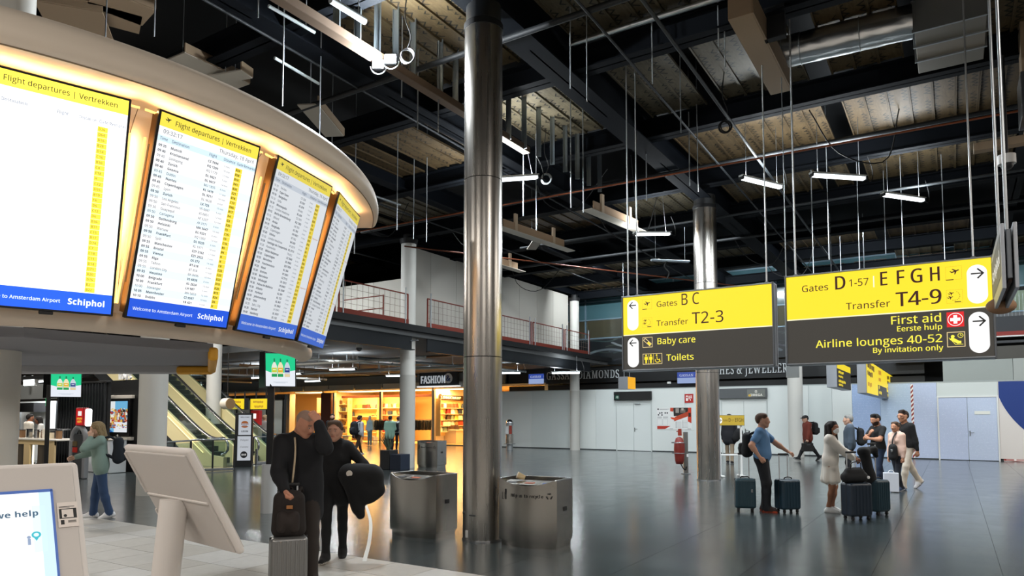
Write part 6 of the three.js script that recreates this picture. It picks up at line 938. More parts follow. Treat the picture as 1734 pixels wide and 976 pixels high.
  { const g = new TextGeometry('FASHION', { font: fontBold, size: 0.46, depth: 0.04, curveSegments: 4 }); g.computeBoundingBox(); const k = (sx(761) - sx(719)) / g.boundingBox.max.x; part(fb, 'letters', g.scale(k, 1, 1), mat('#e8edf2', 0.4, 0, { emissive: '#dfe8f0', emissiveIntensity: 0.35 }), [0.1, 0.14, 0.06]); part(fb, 'round_badge', cy(0.3, 0.3, 0.04, 0, 0, 0, 28).rotateX(Math.PI / 2), mat('#e9eef4', 0.4), [sx(766) - sx(717), 0.42, 0.08]); const a2 = new TextGeometry('&', { font: fontBold, size: 0.34, depth: 0.02, curveSegments: 4 }); part(fb, 'ampersand', a2, mat('#24468c', 0.5), [sx(766) - sx(717) - 0.15, 0.25, 0.1]); }
  // clothes rails
  const rail = (px, py, ang, label, cols) => { const p = onY(px, py), t = thing('clothes_rail', label, 'rail', [p.x, 0, p.z], ang); const L = 1.5; part(t, 'top_bar', rod([-L / 2, 1.5, 0], [L / 2, 1.5, 0], 0.016), brownM); for (const s of [-1, 1]) { part(t, 'upright', rod([s * L / 2, 0.02, 0], [s * L / 2, 1.5, 0], 0.016), brownM); part(t, 'foot', bx(0.04, 0.03, 0.5, s * L / 2, 0.02, 0), brownM); } part(t, 'lower_bar', rod([-L / 2, 0.2, 0], [L / 2, 0.2, 0], 0.012), brownM);
    cols.forEach((c, i) => { const g = sdfMesh([{ a: [0, 0.5, 0.16], b: [0, 0.5, -0.16], ra: 0.03, c: lin(c) }, { a: [0, 0.45, 0.12], b: [0, -0.05, 0.15], ra: 0.04, rb: 0.05, c: lin(c) }, { a: [0, 0.45, -0.12], b: [0, -0.05, -0.15], ra: 0.04, rb: 0.05, c: lin(c) }, { a: [0, 0.4, 0], b: [0, -0.05, 0], ra: 0.06, c: lin(c) }, { a: [0, 0.48, 0.18], b: [0, 0.12, 0.24], ra: 0.035, c: lin(c) }], 0.03, 50); const q = V3(-L / 2 + 0.12 + i * (L - 0.24) / (cols.length - 1), 0.94, 0).applyAxisAngle(V3(0, 1, 0), ang).add(V3(p.x, 0, p.z)); const gt = thing('hanging_jacket', `${['pale grey', 'white', 'dark green', 'black', 'charcoal', 'brown', 'olive', 'navy'][i % 8]} jacket on the ${label.includes('longer') ? 'longer' : 'far'} clothes rail`, 'jacket', q, ang, 'jackets on the clothes rails'); part(gt, 'cloth', g, bodyMat); part(gt, 'hanger', rod([0, 0.5, 0], [0, 0.57, 0], 0.006), hm); }); };
  rail(640, 752, 0.1, 'longer clothes rail of pale and dark jackets outside the shop', ['#b9c2c4', '#d5d2c9', '#c9c9c2', '#3c4440', '#2a2c2e', '#22262a', '#3a2a22', '#452c20']);
  rail(712, 752, 1.2, 'dark clothes rail beside the white column', ['#1a1a1c', '#2a211c', '#111316', '#3a2f28', '#20242a', '#15161a']);
  const mq = onY(626, 756), mn = thing('mannequin', 'headed shop mannequin in a pale blue shirt', 'mannequin', [mq.x, 0, mq.z]); part(mn, 'torso', sdfMesh([{ a: [0, 0.95, 0], b: [0, 1.35, 0], ra: 0.13, rb: 0.15, c: lin('#9fb6bc'), s: [1.2, 1, 0.8] }, { a: [0.17, 1.38, 0], b: [0.24, 0.95, 0.03], ra: 0.05, c: lin('#9fb6bc') }, { a: [-0.17, 1.38, 0], b: [-0.24, 0.95, 0.03], ra: 0.05, c: lin('#9fb6bc') }, { a: [0, 1.45, 0], b: [0, 1.55, 0], ra: 0.05, c: lin('#d9cdbb') }, { a: [0, 1.64, 0.01], ra: 0.09, c: lin('#d9cdbb'), s: [0.85, 1.2, 1] }, { a: [0.08, 0.9, 0], b: [0.09, 0.1, 0], ra: 0.08, rb: 0.05, c: lin('#5f7a80') }, { a: [-0.08, 0.9, 0], b: [-0.09, 0.1, 0], ra: 0.08, rb: 0.05, c: lin('#5f7a80') }], 0.025, 50), bodyMat); part(mn, 'base', cy(0.2, 0.2, 0.03, 0, 0.015, 0, 20), chromeM);
  const ct = thing('shop_table', 'pale display table with bags in the leather shop', 'table', [onZ(752, 740, -35).x + 0.55, 0, -35.0]); part(ct, 'top', rb(1.4, 0.06, 0.8, 0.01, 0, 0.85, 0), shopPale); part(ct, 'body', bx(1.3, 0.82, 0.7, 0, 0.41, 0), mat('#e3cda0', 0.6)); for (let i = 0; i < 4; i++) good(onZ(752, 740, -35).x + 0.05 + i * 0.33, 0.88, -34.9, [2, 7, 6, 2][i], i % 2, 'on the pale shop table');
}
// ---------------------------------------------------------------- planter, stands, extinguishers
{
  const p = onY(683, 794), t = thing('planter', 'dark blue square planter with spiky plant beside the white column', 'plant', [p.x + 0.1, 0, p.z + 0.42]); part(t, 'pot', rb(0.46, 0.5, 0.46, 0.015, 0.12, 0.25, 0), mat('#141f30', 0.5)); part(t, 'back_pot', rb(0.42, 0.62, 0.42, 0.02, -0.35, 0.31, 0.0), mat('#0f1216', 0.6));
  for (let i = 0; i < 22; i++) { const an = rr(0, 6.28), L = rr(0.35, 0.75), sp = rr(0.08, 0.32), lf = new THREE.ConeGeometry(0.035, L, 4).scale(1, 1, 0.35).translate(0, L / 2, 0); const m = part(t, 'leaf', lf, mat(['#1e2a1a', '#2a3a22', '#3a4430'][i % 3], 0.7), [-0.35, 0.6, 0]); m.rotation.set(Math.sin(an) * sp * 2, an, Math.cos(an) * sp * 2); }
}
{
  const p = onY(1238, 808), t = thing('gate_stand', 'white frame stand with yellow gates board beside the steel column', 'sign', [p.x, 0, p.z], yawOf(4)), W = 0.62, wm = mat('#dfe1e0', 0.4);
  for (const s of [-1, 1]) { part(t, 'leg', rb(0.05, 1.72, 0.05, 0.01, s * W / 2, 0.86, 0), wm); part(t, 'foot', rb(0.08, 0.05, 0.55, 0.015, s * W / 2, 0.03, 0), wm); } part(t, 'cross_bar', rb(W, 0.05, 0.04, 0.01, 0, 0.62, 0), wm);
  part(t, 'board', rb(0.8, 0.3, 0.04, 0.008, 0, 1.6, 0.04), aluDk); part(t, 'board_face', new THREE.PlaneGeometry(0.78, 0.28), mat('#ffffff', 0.5, 0, { map: canvasTex(512, 184, (g) => { g.fillStyle = '#c2a436'; g.fillRect(0, 0, 512, 184); pill(g, 10, 90, 40, 150); arrow(g, 50, 92, 34, 1); txt(g, 'Gates', 104, 112, 56, 96, '#4a3a12'); txt(g, 'D', 206, 122, 96, 50, '#2a1c08'); txt(g, '1-57', 258, 108, 46, 56, '#5a4a1a'); txt(g, 'EFGH', 330, 122, 96, 170, '#2a1c08'); }) }), [0, 1.6, 0.0615]);
}
const redM = mat('#7d241b', 0.5), redM2 = mat('#93301f', 0.45);
{
  const p = onY(1157, 803), t = thing('lifebuoy_post', 'red fire extinguisher in a cover strapped to a steel post', 'extinguisher', [p.x, 0, p.z], yawOf(0));
  part(t, 'post', rb(0.13, 1.25, 0.1, 0.01, 0.08, 0.625, 0), mat('#8f8e8a', 0.4, 0.7)); part(t, 'cylinder', new THREE.LatheGeometry([[0.001, 0.3], [0.1, 0.3], [0.13, 0.4], [0.16, 0.72], [0.15, 0.9], [0.1, 1.06], [0.03, 1.1], [0.001, 1.1]].map(([a, b]) => new THREE.Vector2(a, b)), 28), redM, [-0.12, 0, 0.06]); part(t, 'valve_head', merge(cy(0.05, 0.06, 0.2, -0.1, 1.24, 0.06, 14), rod([-0.1, 1.28, 0.06], [-0.2, 1.26, 0.06], 0.015)), redM2); for (const y of [0.62, 0.93]) part(t, 'strap_ring', new THREE.TorusGeometry(0.19, 0.012, 8, 28).rotateX(Math.PI / 2).translate(-0.16, y, 0.06), chromeM); part(t, 'hose', tube([[-0.08, 0.3, 0.06], [-0.02, 0.18, 0.07], [0.05, 0.12, 0.07], [0.08, 0.22, 0.08]], 0.018, 16), rubberM); part(t, 'tag', bx(0.05, 0.09, 0.01, 0.12, 0.55, 0.055), mat('#eee', 0.5)); part(t, 'foot_plate', rb(0.24, 0.02, 0.2, 0.004, 0.08, 0.01, 0), galvM);
  t.name = numbered('extinguisher_post');
  const e = onY(863, 762), u = thing('extinguisher_post', 'steel canister post with a red extinguisher at the hoarding corner', 'extinguisher', [e.x, 0, e.z]);
  part(u, 'foot_plate', cy(0.3, 0.3, 0.03, 0, 0.3, 0, 28), galvM); part(u, 'post', cy(0.16, 0.17, 0.3, 0, 0.15, 0, 24), galvM); part(u, 'canister', cy(0.19, 0.19, 0.5, 0, 0.55, 0, 28), steelM); part(u, 'dome', new THREE.SphereGeometry(0.19, 24, 12, 0, 6.3, 0, 1.57).translate(0, 1.36, 0), chromeM); part(u, 'hood_band', cy(0.19, 0.19, 0.12, 0, 1.3, 0, 28), galvM); part(u, 'extinguisher', merge(cy(0.075, 0.075, 0.42, 0.1, 1.02, 0.08, 18)), redM2); part(u, 'notice', bx(0.16, 0.38, 0.02, -0.08, 1.0, 0.12), mat('#d9dcdc', 0.5)); for (const s of [-1, 1]) part(u, 'side_bar', rod([s * 0.17, 0.75, 0], [s * 0.17, 1.3, 0], 0.015), galvM);
}
// ---------------------------------------------------------------- loose services in the open ceiling
const rodM = mat('#a3a8ab', 0.45, 0.5), channelM = mat('#6d5a4a', 0.6, 0.3), studM = mat('#8d969c', 0.35, 0.85), tanM = mat('#937e66', 0.75), cable = mat('#0a0a0a', 0.7), foilM = mat('#c6c8c9', 0.28, 1);
single('ceiling_channel', 'brown steel channel running under the roof beside the near steel column', 'channel', merge(bx(0.16, 0.03, 16), bx(0.03, 0.12, 16, -0.07, 0.05, 0), bx(0.03, 0.12, 16, 0.07, 0.05, 0)), channelM, [-7.35, 7.2, -4.2]);
{
  const stud = merge(bx(0.1, 1.25, 0.008, 0, 0.625, 0), bx(0.008, 1.25, 0.045, -0.046, 0.625, 0.02), bx(0.008, 1.25, 0.045, 0.046, 0.625, 0.02));
  for (let i = 0; i < 5; i++) single('metal_stud', 'bare metal stud standing on the brown ceiling channel', 'stud', stud, studM, [-7.35, 7.23, -6.9 - i * 0.42], 0.4, 'studs on the ceiling channel');
  for (let i = 0; i < 8; i++) single('metal_stud', 'bare metal stud hanging free from the roof', 'stud', stud, studM, [-7.28 + i * 0.02, 7.2, -11.4 - i * 0.56], 0.4, 'studs hanging beyond the steel column');
  for (let i = 0; i < 3; i++) single('metal_stud', 'bare metal stud beside the top of the near column', 'stud', stud, studM, [-7.35, 7.23, -9.3 - i * 0.45], 0.4, 'studs beside the near column');
}
// thin threaded rods, ends hanging free: pixel column, lower end, height of that end
[[478, 180, 6.3], [541, 235, 6.3], [437, 30, 7.4], [261, 62, 7.2], [178, 80, 7.0], [680, 165, 6.9], [707, 220, 6.8], [742, 225, 6.6], [966, 150, 6.9], [994, 172, 6.8], [1105, 142, 7.1], [1217, 88, 7.4], [1228, 114, 7.2], [967, 352, 6.0], [988, 360, 6.0], [886, 366, 6.0], [908, 390, 6.0], [846, 390, 6.2], [1168, 315, 6.6], [1182, 325, 6.4], [1095, 340, 6.6], [1153, 225, 7.0], [1378, 480, 5.0], [1404, 440, 5.4], [1456, 470, 5.2], [1530, 455, 5.4], [1600, 440, 5.6], [1500, 430, 6], [600, 430, 5.4], [560, 380, 5.8], [700, 405, 6.2], [672, 390, 6.0], [722, 410, 6.1]].forEach(([px, py, h]) => { const p = onY(px, py, h); single('threaded_rod', 'thin bare rod hanging from the roof', 'rod', cy(0.011, 0.011, 9.3 - h, 0, (9.3 - h) / 2, 0, 6), rodM, [p.x, h, p.z], 0, 'loose hanging rods'); });
const run = (name, label, a, b, r, m, n = 10) => single(name, label, 'pipe', rod(a, b, r, n), m);
run('round_duct', 'silver twin pipe crossing under the deck near the column top', [-5.3, 8.1, -10.35], [3, 8.1, -10.45], 0.055, foilM); run('round_duct', 'second silver pipe alongside the silver twin pipe', [-5.3, 8.02, -10.22], [3, 8.02, -10.3], 0.04, foilM);
run('copper_pipe', 'long thin copper coloured pipe across the ceiling', [-18, 7.0, -14.2], [6, 7.05, -14.9], 0.02, mat('#8a4a2c', 0.45, 0.5)); run('copper_pipe', 'rusty thin pipe running towards the hoarding', [-14, 6.9, -16], [-6, 6.9, -30], 0.025, mat('#6d3a24', 0.5, 0.4));
run('conduit', 'grey conduit over the departure board', [-13, 7.4, -3], [-12.4, 7.4, -14], 0.03, galvM); run('conduit', 'dark conduit crossing above the hanging signs', [-12, 7.3, -19.5], [8, 7.3, -19.2], 0.035, mat('#2a2e31', 0.6)); run('conduit', 'dark conduit lengthwise above the hanging signs', [-3.4, 7.4, -8], [-3.6, 7.4, -30], 0.03, mat('#2a2e31', 0.6));
for (let i = 0; i < 4; i++) run('conduit', 'dark electrical conduit high among the beams', [-18 + i * 4.6, 7.55 + 0.05 * (i % 3), -4], [-18 + i * 4.6 + rr(-0.6, 0.6), 7.55, -31], 0.022, mat('#22262a', 0.6)).userData.group = 'dark conduits among the beams';
for (let i = 0; i < 3; i++) run('cable_tray', 'dark cable tray crossing the roof beams', [-15.9, 7.62, -8.9 - i * 7.2], [8, 7.62, -8.9 - i * 7.2], 0.05, mat('#1a1d20', 0.6)).userData.group = 'cable trays across the roof';
for (let i = 0; i < 11; i++) { const x = rr(-18, 3), z = rr(-28, -6), y = rr(6.9, 7.6); single('loose_cable', 'loose black cable looping below the roof', 'cable', tube([[x, 8.27, z], [x + rr(0.2, 0.6), y, z - rr(0, 0.6)], [x + rr(0.6, 1.4), y - rr(0.1, 0.3), z - rr(0.2, 1)], [x + rr(1.4, 2.2), 8.27, z - rr(0.4, 1.4)]], 0.014, 18, 5), cable, undefined, 0, 'loose ceiling cables'); }
for (const [px, py, h] of [[690, 95, 7.2], [925, 303, 6.9], [1228, 215, 7.2]]) { const p = onY(px, py, h), t = thing('cable_coil', px < 800 ? 'coil of black cable hanging beside the flood lamps' : px < 1000 ? 'coil of pale cable hanging beside the tube lamp' : 'coil of black cable hanging near the roof girder', 'cable', p, yawOf(0)); for (let i = 0; i < 3; i++) part(t, 'loop', new THREE.TorusGeometry(0.12 - i * 0.012, 0.012, 6, 24).rotateY(i * 0.3 - 0.3), px > 900 && px < 1000 ? galvM : cable); part(t, 'tail', tube([[0, 0.12, 0], [0.05, 0.3, 0], [-0.04, 0.6, 0], [0, 1.1, 0]], 0.01, 14), cable); }
// pale trims, ducts and boxes
const trimAngle = (label, a, b) => { const d = Math.hypot(b[0] - a[0], b[2] - a[2]), t = thing('ceiling_trim', label, 'trim piece', [(a[0] + b[0]) / 2, a[1], (a[2] + b[2]) / 2], Math.atan2(-(b[2] - a[2]), b[0] - a[0])); part(t, 'flange', bx(d, 0.02, 0.3), mat('#c9c0b2', 0.6)); part(t, 'upstand', bx(d * 0.8, 0.24, 0.03, -d * 0.05, 0.12, 0.1), mat('#a8896a', 0.7)); for (const s of [-0.3, 0.2]) part(t, 'stiffener', bx(0.12, 0.5, 0.06, s * d, 0.26, 0.1), mat('#bfa78b', 0.7)); };
trimAngle('long pale trim left hanging below the beams', [-10.6, 7, -15.95], [-10.2, 7, -19.7]); trimAngle('short pale trim hanging above the hanging sign rods', [-7.75, 7, -15.85], [-7.4, 7, -18.7]); trimAngle('pale trim end hanging near the white upper wall', [-13.4, 7.0, -18.6], [-13.2, 7.0, -21.6]);
{ // top corner: tan bulkhead pieces, foil duct, grey duct
  const t = thing('tan_bulkhead', 'tan sloping bulkhead beam beside the foil duct', 'bulkhead', [-2.4, 7.58, -11.3]); part(t, 'beam', rb(0.34, 0.3, 2.8, 0.01), tanM); part(t, 'edge', bx(0.02, 0.34, 2.8, 0.18, 0.02, 0), mat('#8c765e', 0.7)); part(t, 'bracket', bx(0.3, 0.5, 0.12, 0.3, 0.1, 0.5), blackM);
  single('tan_bulkhead', 'tan ceiling board above the foil duct', 'bulkhead', bx(2.6, 0.05, 1.6), tanM, [-0.8, 8.35, -10.9]);
  const fd = new THREE.CylinderGeometry(0.26, 0.26, 2.3, 40, 30, true).rotateZ(Math.PI / 2), P = fd.attributes.position; for (let i = 0; i < P.count; i++) { const x = P.getX(i), y = P.getY(i), z = P.getZ(i), k = 1 + 0.05 * (vnoise(x * 9 + 40, Math.atan2(z, y) * 5 + 40, 999, 3) - 0.5); P.setXYZ(i, x, y * k, z * k); } fd.computeVertexNormals();
  const f = thing('foil_duct', 'crinkled silver foil wrapped air duct', 'duct', [-1.5, 7.98, -12.4], 0.05); part(f, 'wrapped_pipe', fd, foilM); part(f, 'inner_liner', new THREE.CylinderGeometry(0.235, 0.235, 2.28, 32, 1, true).rotateZ(Math.PI / 2), Object.assign(galvM.clone(), { side: THREE.DoubleSide })); for (const x of [-0.5, 0.4]) part(f, 'tape_band', new THREE.TorusGeometry(0.262, 0.01, 6, 40).rotateY(Math.PI / 2).translate(x, 0, 0), galvM);
  const gp = thing('grey_duct', 'grey ribbed sheet metal duct high at the side', 'duct', [0.15, 7.98, -12.6], 0); for (let i = 0; i < 3; i++) { part(gp, 'duct_section', rb(0.95, 0.46, 0.52, 0.01, 0, 0, -i * 0.54), mat(i % 2 ? '#8a8072' : '#7d776c', 0.5, 0.4)); part(gp, 'flange', rb(1.02, 0.52, 0.04, 0.005, 0, 0, -i * 0.54 + 0.27), galvM); }
  const td = thing('tan_column', 'tan boxed post rising into the roof at the side', 'post', [1.35, 0, -14.2]); part(td, 'upper_box', rb(0.42, 2.0, 0.4, 0.01, 0, 8.1, 0), tanM); part(td, 'metal_box', rb(0.8, 0.75, 0.7, 0.01, 0.15, 6.95, 0.1), mat('#6d6f70', 0.35, 0.8)); part(td, 'socket_plate', bx(0.1, 0.14, 0.01, -0.02, 7.7, 0.206), mat('#d8cdbb', 0.6)); part(td, 'lower_post', rb(0.34, 1.4, 0.3, 0.01, 0, 5.9, -0.3), tanM); part(td, 'cross_arm', rb(1.8, 0.14, 0.2, 0.01, 0, 6.42, -0.3), tanM); part(td, 'dark_post', rb(0.34, 5.2, 0.3, 0.01, 0, 2.6, -18), blackM);
  td.children[td.children.length - 1].removeFromParent();
  const cam = thing('ceiling_camera', 'white dome camera hanging beside the tan post', 'camera', onY(1705, 276, 5.6)); part(cam, 'drop_pole', cy(0.025, 0.025, 1.6, 0, 0.9, 0, 10), blackPl); part(cam, 'housing', cy(0.12, 0.12, 0.14, 0, 0.05, 0, 20), mat('#d5d3cf', 0.5)); part(cam, 'dome', new THREE.SphereGeometry(0.085, 18, 10).translate(0, -0.03, 0), blackPl);
  for (const [px, py, h, lab] of [[608, 592, 3.6, 'white dome camera under the mezzanine beam'], [1133, 652, 3.0, 'small dome camera above the white double door'], [855, 610, 3.75, 'dark dome camera under the mezzanine near the steel column']]) { const p = h > 3.3 ? onX(px, py, -15.7) : onZ(px, py, HZ + 0.12), c = thing('dome_camera', lab, 'camera', p); part(c, 'mount', cy(0.09, 0.1, 0.1, 0, 0.1, 0, 18), mat('#cfd0cd', 0.5)); part(c, 'dome', new THREE.SphereGeometry(0.09, 18, 12).translate(0, 0.03, 0), mat('#3a3c3e', 0.2)); if (h > 3.3) { const up = 4.36 - p.y; part(c, 'stem', cy(0.02, 0.02, up, 0, up / 2, 0, 8), galvM); } else part(c, 'arm', bx(0.05, 0.04, 0.24, 0, 0.12, -0.06), galvM); }
}
// ---------------------------------------------------------------- lamps in the open ceiling
{
  const p1 = onY(640, 108, 7.12), p2 = onY(661, 99, 7.12);
  for (const [p, lab] of [[p1, 'flood lamp clamped to the brown channel'], [p2, 'second flood lamp behind the brown channel']]) { const t = thing('flood_lamp', lab, 'lamp', p, yawOf(0)); part(t, 'body', rb(0.2, 0.16, 0.08, 0.02, 0, 0, -0.05), blackPl); part(t, 'lens', rb(0.17, 0.13, 0.03, 0.02), glow(COOL, 9)); part(t, 'yoke', new THREE.TorusGeometry(0.12, 0.01, 6, 18, Math.PI).rotateZ(Math.PI).translate(0, -0.02, -0.05), mat('#cfd4d6', 0.4)); const l = new THREE.PointLight(COOL, 45, 0, 2); l.position.set(0, 0, 0.02); l.shadow.radius = 3; t.add(l); }
  const q1 = onY(875, 303, 6.75), q2 = onY(1105, 397, 6.75), q3 = onY(1135, 442, 6.7);
  tubeLamp([q1.x, 6.75, q1.z], yawOf(35), 'bright tube lamp with looping cable right of the near column'.replace('right of', 'just beyond'), undefined, 120, 1.1, 0.25, true);
  tubeLamp([q2.x, 6.75, q2.z], yawOf(20), 'bright tube lamp hanging beside the far steel column', undefined, 120, 1.1, 0.1, true);
  const off = thing('tube_lamp', 'unlit tube lamp with a dangling cable beyond the lit one', 'lamp', [q3.x, 6.7, q3.z], yawOf(10)); part(off, 'housing', rb(1.3, 0.06, 0.13, 0.02), mat('#aebcc8', 0.4)); for (const s of [-1, 1]) part(off, 'hanger', cy(0.006, 0.006, 2.2, s * 0.5, 1.1, 0, 6), rodM); part(off, 'dangling_cable', tube([[-0.1, 0, 0], [-0.2, -0.2, 0], [-0.05, -0.4, 0], [-0.12, -0.6, 0]], 0.02, 16), cable);
  for (const [a, b, lab] of [[[455, 10], [533, 55], 'slim white batten lamp over the departure board'], [[560, 0], [618, 36], 'wide white batten behind the metal studs'], [[465, 98], [540, 142], 'thin pale rail below the white batten']]) { const A = onY(...a, 7.5), B = onY(...b, 7.5); const t = thing('batten', lab, 'lamp', [0, 0, 0]); part(t, 'rail', rod([A.x, 7.5, A.z], [B.x, 7.5, B.z], lab[0] === 'w' ? 0.05 : 0.025), mat('#c9d2d6', 0.4)); for (const k of [0.2, 0.8]) part(t, 'drop_rod', cy(0.008, 0.008, 0.9, A.x + (B.x - A.x) * k, 7.95, A.z + (B.z - A.z) * k, 6), rodM); }
  // further site tubes, unseen, placed to light the hoarding and the hall
  for (const [px, py, yw] of [[1290, 310, 30], [1420, 300, 10], [1530, 335, 20], [800, 352, 88]]) { const P = onY(px, py, 6.9); tubeLamp([P.x, 6.9, P.z], yawOf(yw), 'unseen site tube lamp hung from the roof to light the hoarding', 'unseen site tubes near the hoarding', 110, 1.25, 0, true); }
  // unseen strip lamps behind the roof beams, placed to light wall, hoarding and glazing
  for (const [x, z] of [[-10.8, -22.1], [-3, -25.7], [-6.9, -22.1], [1.5, -25.7], [-12.3, -18.5], [-12.3, -25.7], [-18, -15.2], [-21, -15.2], [-1.5, -29.3], [-8, -29.3], [-14, -29.3], [5, -29.3]]) { const t = thing('unseen_roof_lamp', 'unseen strip lamp behind the roof beams, placed to light wall and hoarding', 'lamp', [x, 8.1, z], 0, 'unseen strip lamps between the roof beams'); part(t, 'housing', rb(2.1, 0.08, 0.22, 0.02, 0, 0.06, 0), lampHousing); part(t, 'diffuser', bx(2, 0.03, 0.16), glow(COOL, 4)); rectLight(t, COOL, z < -25 ? 340 : 230, 2, 0.16, [0, -0.03, 0], z < -29 ? [0, -0.35, -0.94] : z < -25 ? [0, -0.8, -0.6] : [0, -1, 0]); }
  UNSEEN_LUMINAIRES.forEach(([x, y, z]) => { const t = thing('unseen_hall_luminaire', 'unseen long ceiling luminaire placed to light the hall', 'lamp', [x, y, z], 0, 'unseen hall luminaires'); part(t, 'housing', rb(3.1, 0.1, 0.5, 0.02, 0, 0.07, 0), lampHousing); part(t, 'diffuser', bx(3, 0.03, 0.4), glow('#fff2e2', 3)); for (const s of [-1, 1]) part(t, 'hanger', cy(0.01, 0.01, 2.3, s * 1.2, 1.2, 0, 6), rodM); rectLight(t, '#fff7ee', 130, 3, 0.4, [0, -0.025, 0], [0, -1, 0]); });  // out of view; they light travellers, food court, escalator and hoarding
}

// beige boards and boxes left up in the dark part of the roof
[[130, 40, 7.9, 0.9, 0.5], [165, 22, 8.0, 1.2, 0.3], [205, 12, 8.0, 0.8, 0.3], [355, 122, 7.8, 1.3, 0.25], [390, 130, 7.7, 0.3, 0.35], [545, 205, 7.6, 1.5, 0.2], [905, 415, 7.2, 1.2, 0.15]].forEach(([px, py, h, w, d], i) => { const p = onY(px, py, h); const t = thing('ceiling_board', ['tan board propped above the departure board', 'long tan board beside the propped board', 'small tan board over the departure board rim', 'pale strip of board below the dark girders', 'small pale box hung in the dark roof', 'pale board end near the brown channel', 'pale board lying by the white upper wall'][i], 'board', [p.x, h, p.z], yawOf(20 + i * 13)); part(t, 'board', rb(w, 0.03, d * 2, 0.004), i < 3 ? tanM : mat('#a59d90', 0.7)); part(t, 'lip', rb(w, 0.16, 0.03, 0.004, 0, 0.08, d), tanM); for (const s of [-1, 1]) part(t, 'hanger', cy(0.006, 0.006, 9.2 - h, s * w * 0.4, (9.2 - h) / 2, 0, 6), rodM); });

// ---------------------------------------------------------------- travellers
const SK = ['#c99e86', '#b98568', '#a8745a', '#d2aa92', '#8a5a42'];
{ // couple in dark clothes
  const m = person({ at: [507, 984], yaw: 14, h: 1.84, cell: 0.011, headCell: 0.0045, handCell: 0.0035, label: 'bald man in a dark coat rubbing his forehead', skin: '#b9836a', scalp: '#8f7566', brow: '#6b5a4e', top: { c: '#090b11', fat: 0.022, hem: 0.62, arm: 0.01, collar: '#0b0d12' }, pants: { c: '#2b2420', fat: 0.016 }, shoes: { c: '#141313', sole: '#d8d4cc' }, pose: { lean: 0.2, drop: 0.03, headYaw: 0.75, headPitch: 0.42, footL: [0.12, 0.075, 0.26], footR: [-0.12, 0.1, -0.22], pitchR: 0.4, handR: [-0.13, 0.93, 0.36], elbowR: [-0.7, -0.2, -0.8], curlR: 0.95, fingersR: [0.25, -0.75, 0.5], handL: [0.17, 1.57, 0.42], elbowL: [0.35, -1, 0.35], fingersL: [-0.5, 0.8, -0.2], palmL: [-0.3, -0.1, -1], curlL: 0.25 } });
  const s1 = onY(487, 999), cs = suitcase('silver ribbed cabin suitcase pushed by the bald man', '#8d8d8c', [s1.x, 0, s1.z], yawOf(24), { w: 0.36, h: 0.47, d: 0.22, handle: 0.5, metal: 0.75, rough: 0.35, ribs: 8 });
  const bp = backpack('dark brown backpack with a tan patch on the silver suitcase', '#1d1512', [s1.x, 0.76, s1.z], yawOf(14), 1.02, { tag: '#a06a3c' });
  part(m, 'bag_strap', tube([[-0.06, 1.5, 0.2], [-0.05, 1.38, 0.235], [-0.06, 1.2, 0.235], [-0.08, 1.02, 0.2]], 0.01, 12), mat('#b8a68a', 0.7));
  const w = person({ at: [566, 948], yaw: 4, h: 1.66, female: 1, cell: 0.011, headCell: 0.0045, handCell: 0.0035, label: 'woman in black walking beside the bald man', skin: '#c0907a', hair: { style: 'tied', c: '#5a4636' }, top: { c: '#08090d', fat: 0.022, hem: 0.72, collar: '#0a0a0c' }, pants: { c: '#0c0d10' }, shoes: { c: '#1a1a1c', sole: '#cfcac2' }, pose: { lean: 0.04, headYaw: -0.12, headPitch: 0.05, footL: [0.07, 0.09, -0.2], pitchL: 0.35, footR: [-0.07, 0.075, 0.2], handL: [0.3, 1.02, 0.22], elbowL: [1, 0, -0.6], handR: [-0.22, 0.95, 0.12], curlL: 0.8 } });
  const c = localAt(w, 0.33, 0.98, 0.16), ck = lin('#0a0b0e'); const coat = thing('folded_coat', 'black padded coat carried over the arm of the woman in black', 'coat', c, yawOf(4));
  part(coat, 'coat_body', sdfMesh([{ a: [-0.12, 0.1, 0.02], b: [0.14, 0.08, 0], ra: 0.13, rb: 0.14, c: ck }, { a: [0.0, 0.0, 0], b: [0.1, -0.12, 0.02], ra: 0.16, rb: 0.13, c: ck }, { a: [-0.1, 0.02, 0.06], b: [-0.02, -0.3, 0.05], ra: 0.09, rb: 0.06, c: ck }, { a: [-0.02, -0.2, 0.04], b: [0.02, -0.38, 0.03], ra: 0.07, rb: 0.05, c: ck }, { a: [0.16, 0.02, 0], b: [0.2, -0.08, 0], ra: 0.1, c: ck }], 0.014, 45), bodyMat); part(coat, 'round_badge', cy(0.036, 0.036, 0.006, 0, 0, 0, 20).rotateX(Math.PI / 2).translate(-0.1, 0.12, 0.155), mat('#d8cfc4', 0.6));
}
{ // woman with phone near the order machine
  const p = person({ at: [168, 877], yaw: -62, h: 1.62, female: 1, cell: 0.013, headCell: 0.006, label: 'blonde woman in a sage green top holding a phone to her ear', skin: SK[3], hair: { style: 'long', c: '#8f7a58' }, top: { c: '#7f958c', fat: 0.025, hem: 0.82 }, pants: { c: '#2f4668', fat: 0.012, ankle: 1 }, shoes: { c: '#e6e6e6', sole: '#f0f0f0' }, pose: { lean: 0.06, headPitch: 0.2, headYaw: 0.1, footL: [0.09, 0.085, -0.16], pitchL: 0.25, footR: [-0.09, 0.075, 0.1], handL: [0.1, 1.47, 0.17], elbowL: [0.6, -1, 0.2], fingersL: [-0.1, 0.9, 0.2], palmL: [-1, 0, -0.3], curlL: 0.6, handR: [-0.2, 1.1, 0.42], elbowR: [-0.6, -1, 0] } });
  const q = localAt(p, 0.02, 1.24, -0.27); backpack('navy backpack with brown base worn by the blonde woman', '#141c26', q, yawOf(-62 + 180), 1.0);
}
